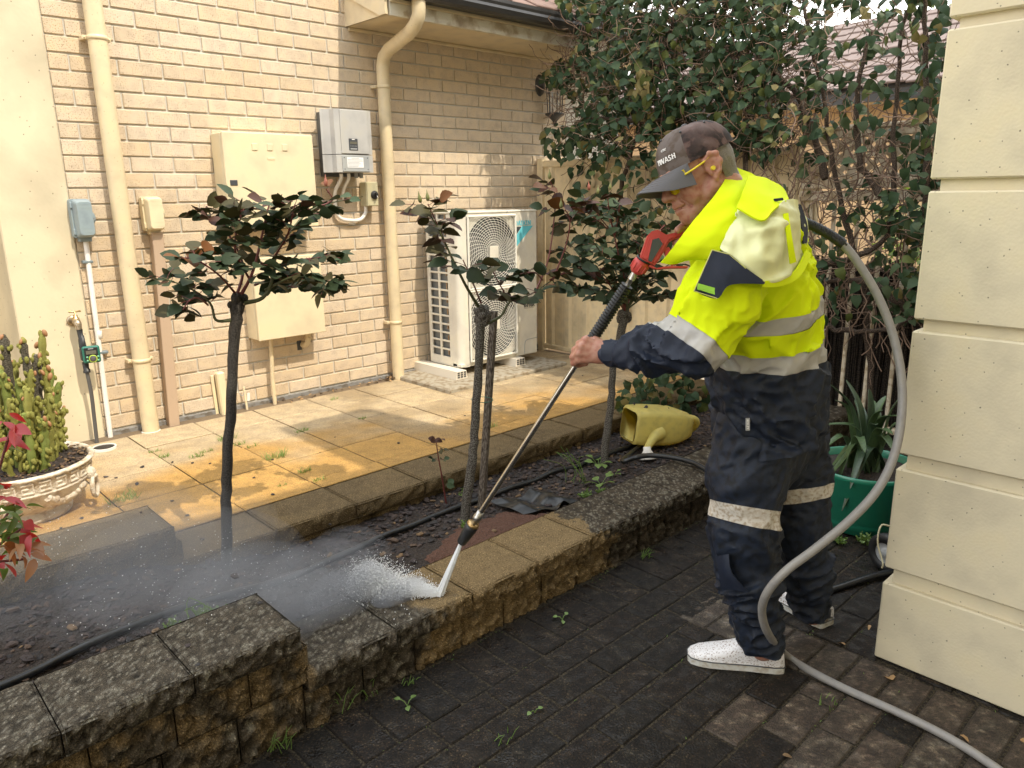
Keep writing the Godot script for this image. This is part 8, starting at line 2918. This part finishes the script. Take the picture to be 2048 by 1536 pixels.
	seedling(ony(1070, 1425, DRIVE), 0.028, 2, "lone bright green leaf on the dark pavers in the open")
	# flakes of bark that the jet has thrown about
	var thrown := [[285, 935, 0.0, 0.016], [232, 957, 0.02, 0.014], [274, 970, 0.06, 0.017], [212, 955, 0.0, 0.016], [385, 927, 0.0, 0.012], [420, 928, 0.0, 0.012], [345, 925, 0.0, 0.012], [508, 956, 0.0, 0.011], [546, 990, 0.0, 0.014], [344, 1003, 0.0, 0.013], [375, 1032, 0.0, 0.014], [405, 1080, 0.0, 0.016], [545, 920, 0.0, 0.010], [164, 1038, 0.15, 0.013], [122, 1058, 0.2, 0.010], [282, 1026, 0.22, 0.008], [797, 887, 0.0, 0.012], [888, 880, 0.03, 0.011], [670, 875, 0.0, 0.008], [470, 1155, 0.12, 0.020], [520, 1207, 0.155, 0.011], [376, 1293, 0.155, 0.014], [396, 1331, 0.155, 0.011], [335, 1319, 0.155, 0.006], [455, 883, 0.0, 0.008], [640, 905, 0.0, 0.007], [660, 1050, 0.02, 0.012], [890, 745, 0.01, 0.012], [1165, 752, 0.0, 0.010], [1115, 788, 0.0, 0.008], [930, 832, 0.0, 0.010], [1060, 846, 0.0, 0.007]]
	var meshes := [chip_mesh(90), chip_mesh(91), chip_mesh(92), chip_mesh(93)]
	for k in thrown.size():
		var q = thrown[k]
		var p := ony(q[0], q[1], q[2])
		var air: bool = q[2] > 0.0 and q[2] != 0.155 and q[2] != 0.15
		var o := piece("bark_flake", meshes[k % 4], m["chip%d" % [2, 0, 2, 1][k % 4]], self, Transform3D(Basis.from_euler(Vector3(r(-1, 1) * (1.0 if air else 0.15), r(0, TAU), r(-1, 1) * (1.0 if air else 0.15))).scaled(Vector3(q[3], q[3] * 0.7, q[3])), p + Vector3(0, q[3] * 0.3, 0)))
		o.name = numbered("bark_flake")
		tag(o, "dark bark flake thrown out of the bed by the water jet", "bark flake", "bark flakes thrown by the jet")
	# fallen leaves on the drive
	var fl := [[1690, 1290, "dry_leaf", 0.035, "curled brown leaf on the pavers at the column's foot"], [1785, 1360, "dry_leaf", 0.045, "long dry leaf pointing at the column"], [1790, 1432, "chip4", 0.05, "pale curved pod lying beside the grey hose"], [1920, 1470, "dry_leaf", 0.03, "brown leaf on the far side of the grey hose"], [1565, 1510, "chip4", 0.03, "pale leaf scrap on the mossy joint at the bottom"], [2040, 1480, "dry_leaf", 0.035, "orange leaf at the edge near the column's end"], [1740, 1250, "dry_leaf", 0.025, "small yellow leaf against the column's corner"], [1240, 1068, "dry_leaf", 0.03, "brown leaf on the step of the block wall"]]
	var lm := [leaf_shape(1.0, 0.22, 6, 0.4, 0.5, 0.0), leaf_shape(1.0, 0.35, 6, 0.3, 0.6, 0.1)]
	for k in fl.size():
		var q = fl[k]
		var p := ony(q[0], q[1], DRIVE + 0.006)
		var o := piece("fallen_leaf", lm[k % 2], m[q[2]], self, Transform3D(leaf_turn(Vector3(r(-1, 1), 0.05, r(-1, 1)), 0.3).scaled(Vector3.ONE * q[3]), p))
		o.name = numbered("fallen_leaf")
		tag(o, q[4], "leaf", "fallen leaves on the drive")
	# dry leaf litter swept against the house
	var lit := [[], []]
	for k in 60:
		var p := Vector3(r(3.05, 3.2), 0.0, r(0.02, 0.09)) if k < 34 else Vector3(r(2.2, 3.0), 0.0, r(0.03, 0.09))
		lit[k % 2].append(Transform3D(leaf_turn(Vector3(r(-1, 1), r(-0.1, 0.4), r(-1, 1)), 0.8).scaled(Vector3.ONE * r(0.018, 0.035)), p + Vector3(0, r(0.004, 0.02), 0)))
	many("leaf_litter", lm[0], m.dry_leaf, lit[0])
	many("leaf_litter", lm[1], m.chip3, lit[1])
	# wheel and cord of the machine behind the column
	var c := Vector3(3.09, -0.118, 3.70)
	var wh := thing("pressure_washer", "black wheeled pressure washer mostly hidden behind the column", "pressure washer", Vector3(3.2, DRIVE, 3.78))
	var wf := Transform3D(Basis(Vector3(0, 1, 0), Vector3(-0.96, 0, -0.28).normalized(), Vector3(0, 1, 0).cross(Vector3(-0.96, 0, -0.28).normalized())), c)
	var wheel := obj("wheel", Builder.new().lathe(wf, [Vector2(0.045, -0.02), Vector2(0.075, -0.02), Vector2(0.081, -0.012), Vector2(0.081, 0.012), Vector2(0.075, 0.02), Vector2(0.045, 0.02), Vector2(0.045, 0.012)], 28), m.black_rubber, wh)
	obj("wheel_disc", Builder.new().lathe(wf, [Vector2(0, 0.016), Vector2(0.02, 0.016), Vector2(0.024, 0.010), Vector2(0.046, 0.012)], 24), m.inverter_lid, wheel)
	obj("machine_body", Builder.new().box(here(Vector3(3.32, 0.03, 3.86)), Vector3(0.30, 0.36, 0.26), 0.04), m.black_plastic, wh)
	var cd := thing("power_cord", "thin pale yellow cord hanging by the wheel behind the column", "cord", Vector3(2.95, DRIVE, 3.75))
	var cp := []
	for q in [[1778, 1052, 3.02], [1764, 1050, 3.0], [1757, 1066, 2.98], [1756, 1090, 2.97], [1762, 1112, 2.96], [1766, 1128, 2.95], [1764, 1136, 2.95]]: cp.append(onx(q[0], q[1], q[2]))
	obj("cord", Builder.new().tube(spline(cp, 4), 0.0035, 7), m.isolator, cd)


func far_things():
	# the house beyond the gate
	var h := thing("tan_neighbour_house", "tan rendered house with a brown tiled roof seen through the ivy", "house", Vector3(11, -0.2, 2.5))
	obj("wall", Builder.new().span(Vector3(10.5, -0.25, -4.0), Vector3(16.0, 2.55, 7.0)), m.far_wall, h)
	obj("fascia", Builder.new().span(Vector3(10.0, 2.40, -4.5), Vector3(10.06, 2.62, 7.5)), m.gutter_paint, h)
	obj("soffit", Builder.new().span(Vector3(10.06, 2.42, -4.5), Vector3(10.5, 2.45, 7.5)), m.eave_paint, h)
	var b := Builder.new()
	for row in 9:
		for k in 46:
			var c := Vector3(10.05 + row * 0.33, 2.64 + row * 0.150 + 0.014 * (k % 2), -4.3 + k * 0.25)
			b.box(Transform3D(Basis(Vector3(0, 0, 1), 0.0).rotated(Vector3(0, 0, 1), 0.36), c), Vector3(0.37, 0.03, 0.24), 0.008)
	obj("roof_tile", b, m.far_tile, h).set_meta("kind", "stuff")
	obj("roof_deck", Builder.new().box(Transform3D(Basis(Vector3(0, 0, 1), 0.427), Vector3(11.5, 3.22, 1.5)), Vector3(3.3, 0.03, 11.5)), m.gutter_paint, h)
	# trees over its roof
	var shapes := [leaf_shape(1.0, 0.4, 3, 0.2, 0.3, 0.0)]
	for q in [[15.5, 3.4, 5.2, 2.6, "tall pale green tree behind the tan house"], [17.0, 0.0, 4.8, 2.4, "rounded green tree behind the tan house roof"], [8.3, 4.6, 2.6, 1.2, "light green bush between the gate and the tan house"], [7.6, 2.7, 1.3, 0.9, "low bright shrub just beyond the lattice gate"]]:
		var t := thing("garden_tree", q[4], "tree", Vector3(q[0], -0.2, q[1]), "trees beyond the gate")
		var base := Vector3(q[0], -0.2, q[1])
		obj("trunk", Builder.new().tube(spline([base, base + Vector3(0.1, q[2] * 0.4, 0.05), base + Vector3(-0.05, q[2] * 0.8, 0)], 4), 0.05 * q[3], 8), m.vine, t)
		for k in 6:
			var a := TAU * k / 6.0
			obj("limb", Builder.new().tube(spline([base + Vector3(0, q[2] * 0.45, 0), base + Vector3(cos(a) * q[3] * 0.4, q[2] * 0.72, sin(a) * q[3] * 0.4), base + Vector3(cos(a) * q[3] * 0.8, q[2] * 0.95, sin(a) * q[3] * 0.8)], 3), 0.014 * q[3], 5), m.vine, t)
		var tr := []
		for k in 3200:
			var d := Vector3(rng.randfn(), rng.randfn(), rng.randfn()).normalized() * pow(rng.randf(), 0.45)
			var p: Vector3 = base + Vector3(d.x * q[3], q[2] * 0.85 + d.y * q[3] * 0.75, d.z * q[3])
			if noise_a.get_noise_3dv(p * (1.4 / q[3] * 2.0)) < -0.08: continue
			var s := r(0.05, 0.09) * sqrt(q[3])
			tr.append(Transform3D(leaf_turn(Vector3(r(-1, 1), r(-0.8, 0.6), r(-1, 1)), 1.2).scaled(Vector3.ONE * s), p))
		many("crown", shapes[0], m.far_leaf, tr, t)
	struct_box("side_path", Vector3(4.86, -0.258, -1.0), Vector3(10.4, -0.21, 6.5), m.concrete)


# ---------- water ----------
func spray():
	# the jet leaving the nozzle
	var tip := at(921, 1089, 2.63)
	var hit := ony(879, 1190, 0.002)
	var j := thing("water_jet", "white water jet leaving the nozzle and striking the capping", "water jet", hit)
	var ax := hit - tip
	for k in 16:
		var a := r(0, TAU)
		var rad := sqrt(rng.randf())
		var side := cam_r * cos(a) + cam_u.cross(ax.normalized()).normalized() * sin(a)
		var p0 := tip + side * rad * 0.006
		var p1 := hit + Vector3(cos(a), 0, sin(a)) * rad * 0.015
		obj("jet_strand", Builder.new().tube([p0, p0.lerp(p1, 0.5), p1], [0.0022, 0.003, 0.0036], 6), m.water_white, j)
	# droplets: torn sheet leaving the point of impact to the left, and fine specks thrown wide
	var dm := SphereMesh.new()
	dm.radius = 1.0
	dm.height = 2.0
	dm.radial_segments = 5
	dm.rings = 2
	var drops := []
	for k in 26000:
		var u := pow(rng.randf(), 1.2)
		var q := hit.lerp(ony(752, 1176, 0.02), u)
		var spread := 0.008 + 0.042 * u
		var p := q + Vector3(rng.randfn() * spread, absf(rng.randfn()) * (0.006 + 0.030 * u), rng.randfn() * spread * 0.6)
		if k % 3 == 0: p = ony(742, 1160, 0.05) + Vector3(rng.randfn() * 0.035, rng.randfn() * 0.028, rng.randfn() * 0.035)
		var s := r(0.0005, 0.0013)
		drops.append(Transform3D(Basis().scaled(Vector3(s * 1.8, s, s)), p))
	for k in 650:
		var u := rng.randf()
		var p := hit + Vector3(-0.15 - u * 0.9, 0.02 + r(0.0, 0.42) * pow(u, 0.7), r(-0.55, 0.12) - u * 0.35)
		drops.append(Transform3D(Basis().scaled(Vector3.ONE * r(0.0007, 0.0019)), p))
	many("droplets", dm, m.droplet, drops)
	# mist: banks of haze over the bed and the raised capping
	var mist := [
		# px, py, height, size x, y, z, density
		[800, 1183, 0.02, 0.24, 0.07, 0.11, 14.0], [745, 1168, 0.04, 0.20, 0.11, 0.14, 11.0], [735, 1150, 0.07, 0.12, 0.10, 0.11, 8.0],
		[690, 1185, 0.04, 0.30, 0.15, 0.22, 2.6], [610, 1200, 0.06, 0.40, 0.18, 0.28, 1.7], [640, 1150, 0.10, 0.40, 0.22, 0.34, 0.8],
		[500, 1180, 0.10, 0.55, 0.26, 0.44, 0.75], [580, 1240, 0.04, 0.30, 0.12, 0.20, 1.6], [380, 1130, 0.14, 0.80, 0.34, 0.66, 0.42],
		[280, 1110, 0.15, 1.0, 0.36, 0.7, 0.26], [180, 1120, 0.15, 0.9, 0.36, 0.6, 0.22], [120, 1070, 0.18, 1.0, 0.42, 0.7, 0.16], [340, 1200, 0.09, 0.7, 0.2, 0.46, 0.4],
		[700, 1110, 0.10, 0.3, 0.2, 0.3, 0.6],
	]
	for k in mist.size():
		var q = mist[k]
		var f := FogVolume.new()
		f.name = numbered("mist")
		f.shape = RenderingServer.FOG_VOLUME_SHAPE_ELLIPSOID
		f.size = Vector3(q[3], q[4], q[5])
		var fm := FogMaterial.new()
		fm.density = q[6]
		fm.albedo = Color(0.97, 0.97, 0.98)
		f.material = fm
		f.position = ony(q[0], q[1], q[2])
		f.rotation = Vector3(0, r(-0.3, 0.3), r(-0.12, 0.12))
		f.set_meta("kind", "stuff")
		add_child(f)
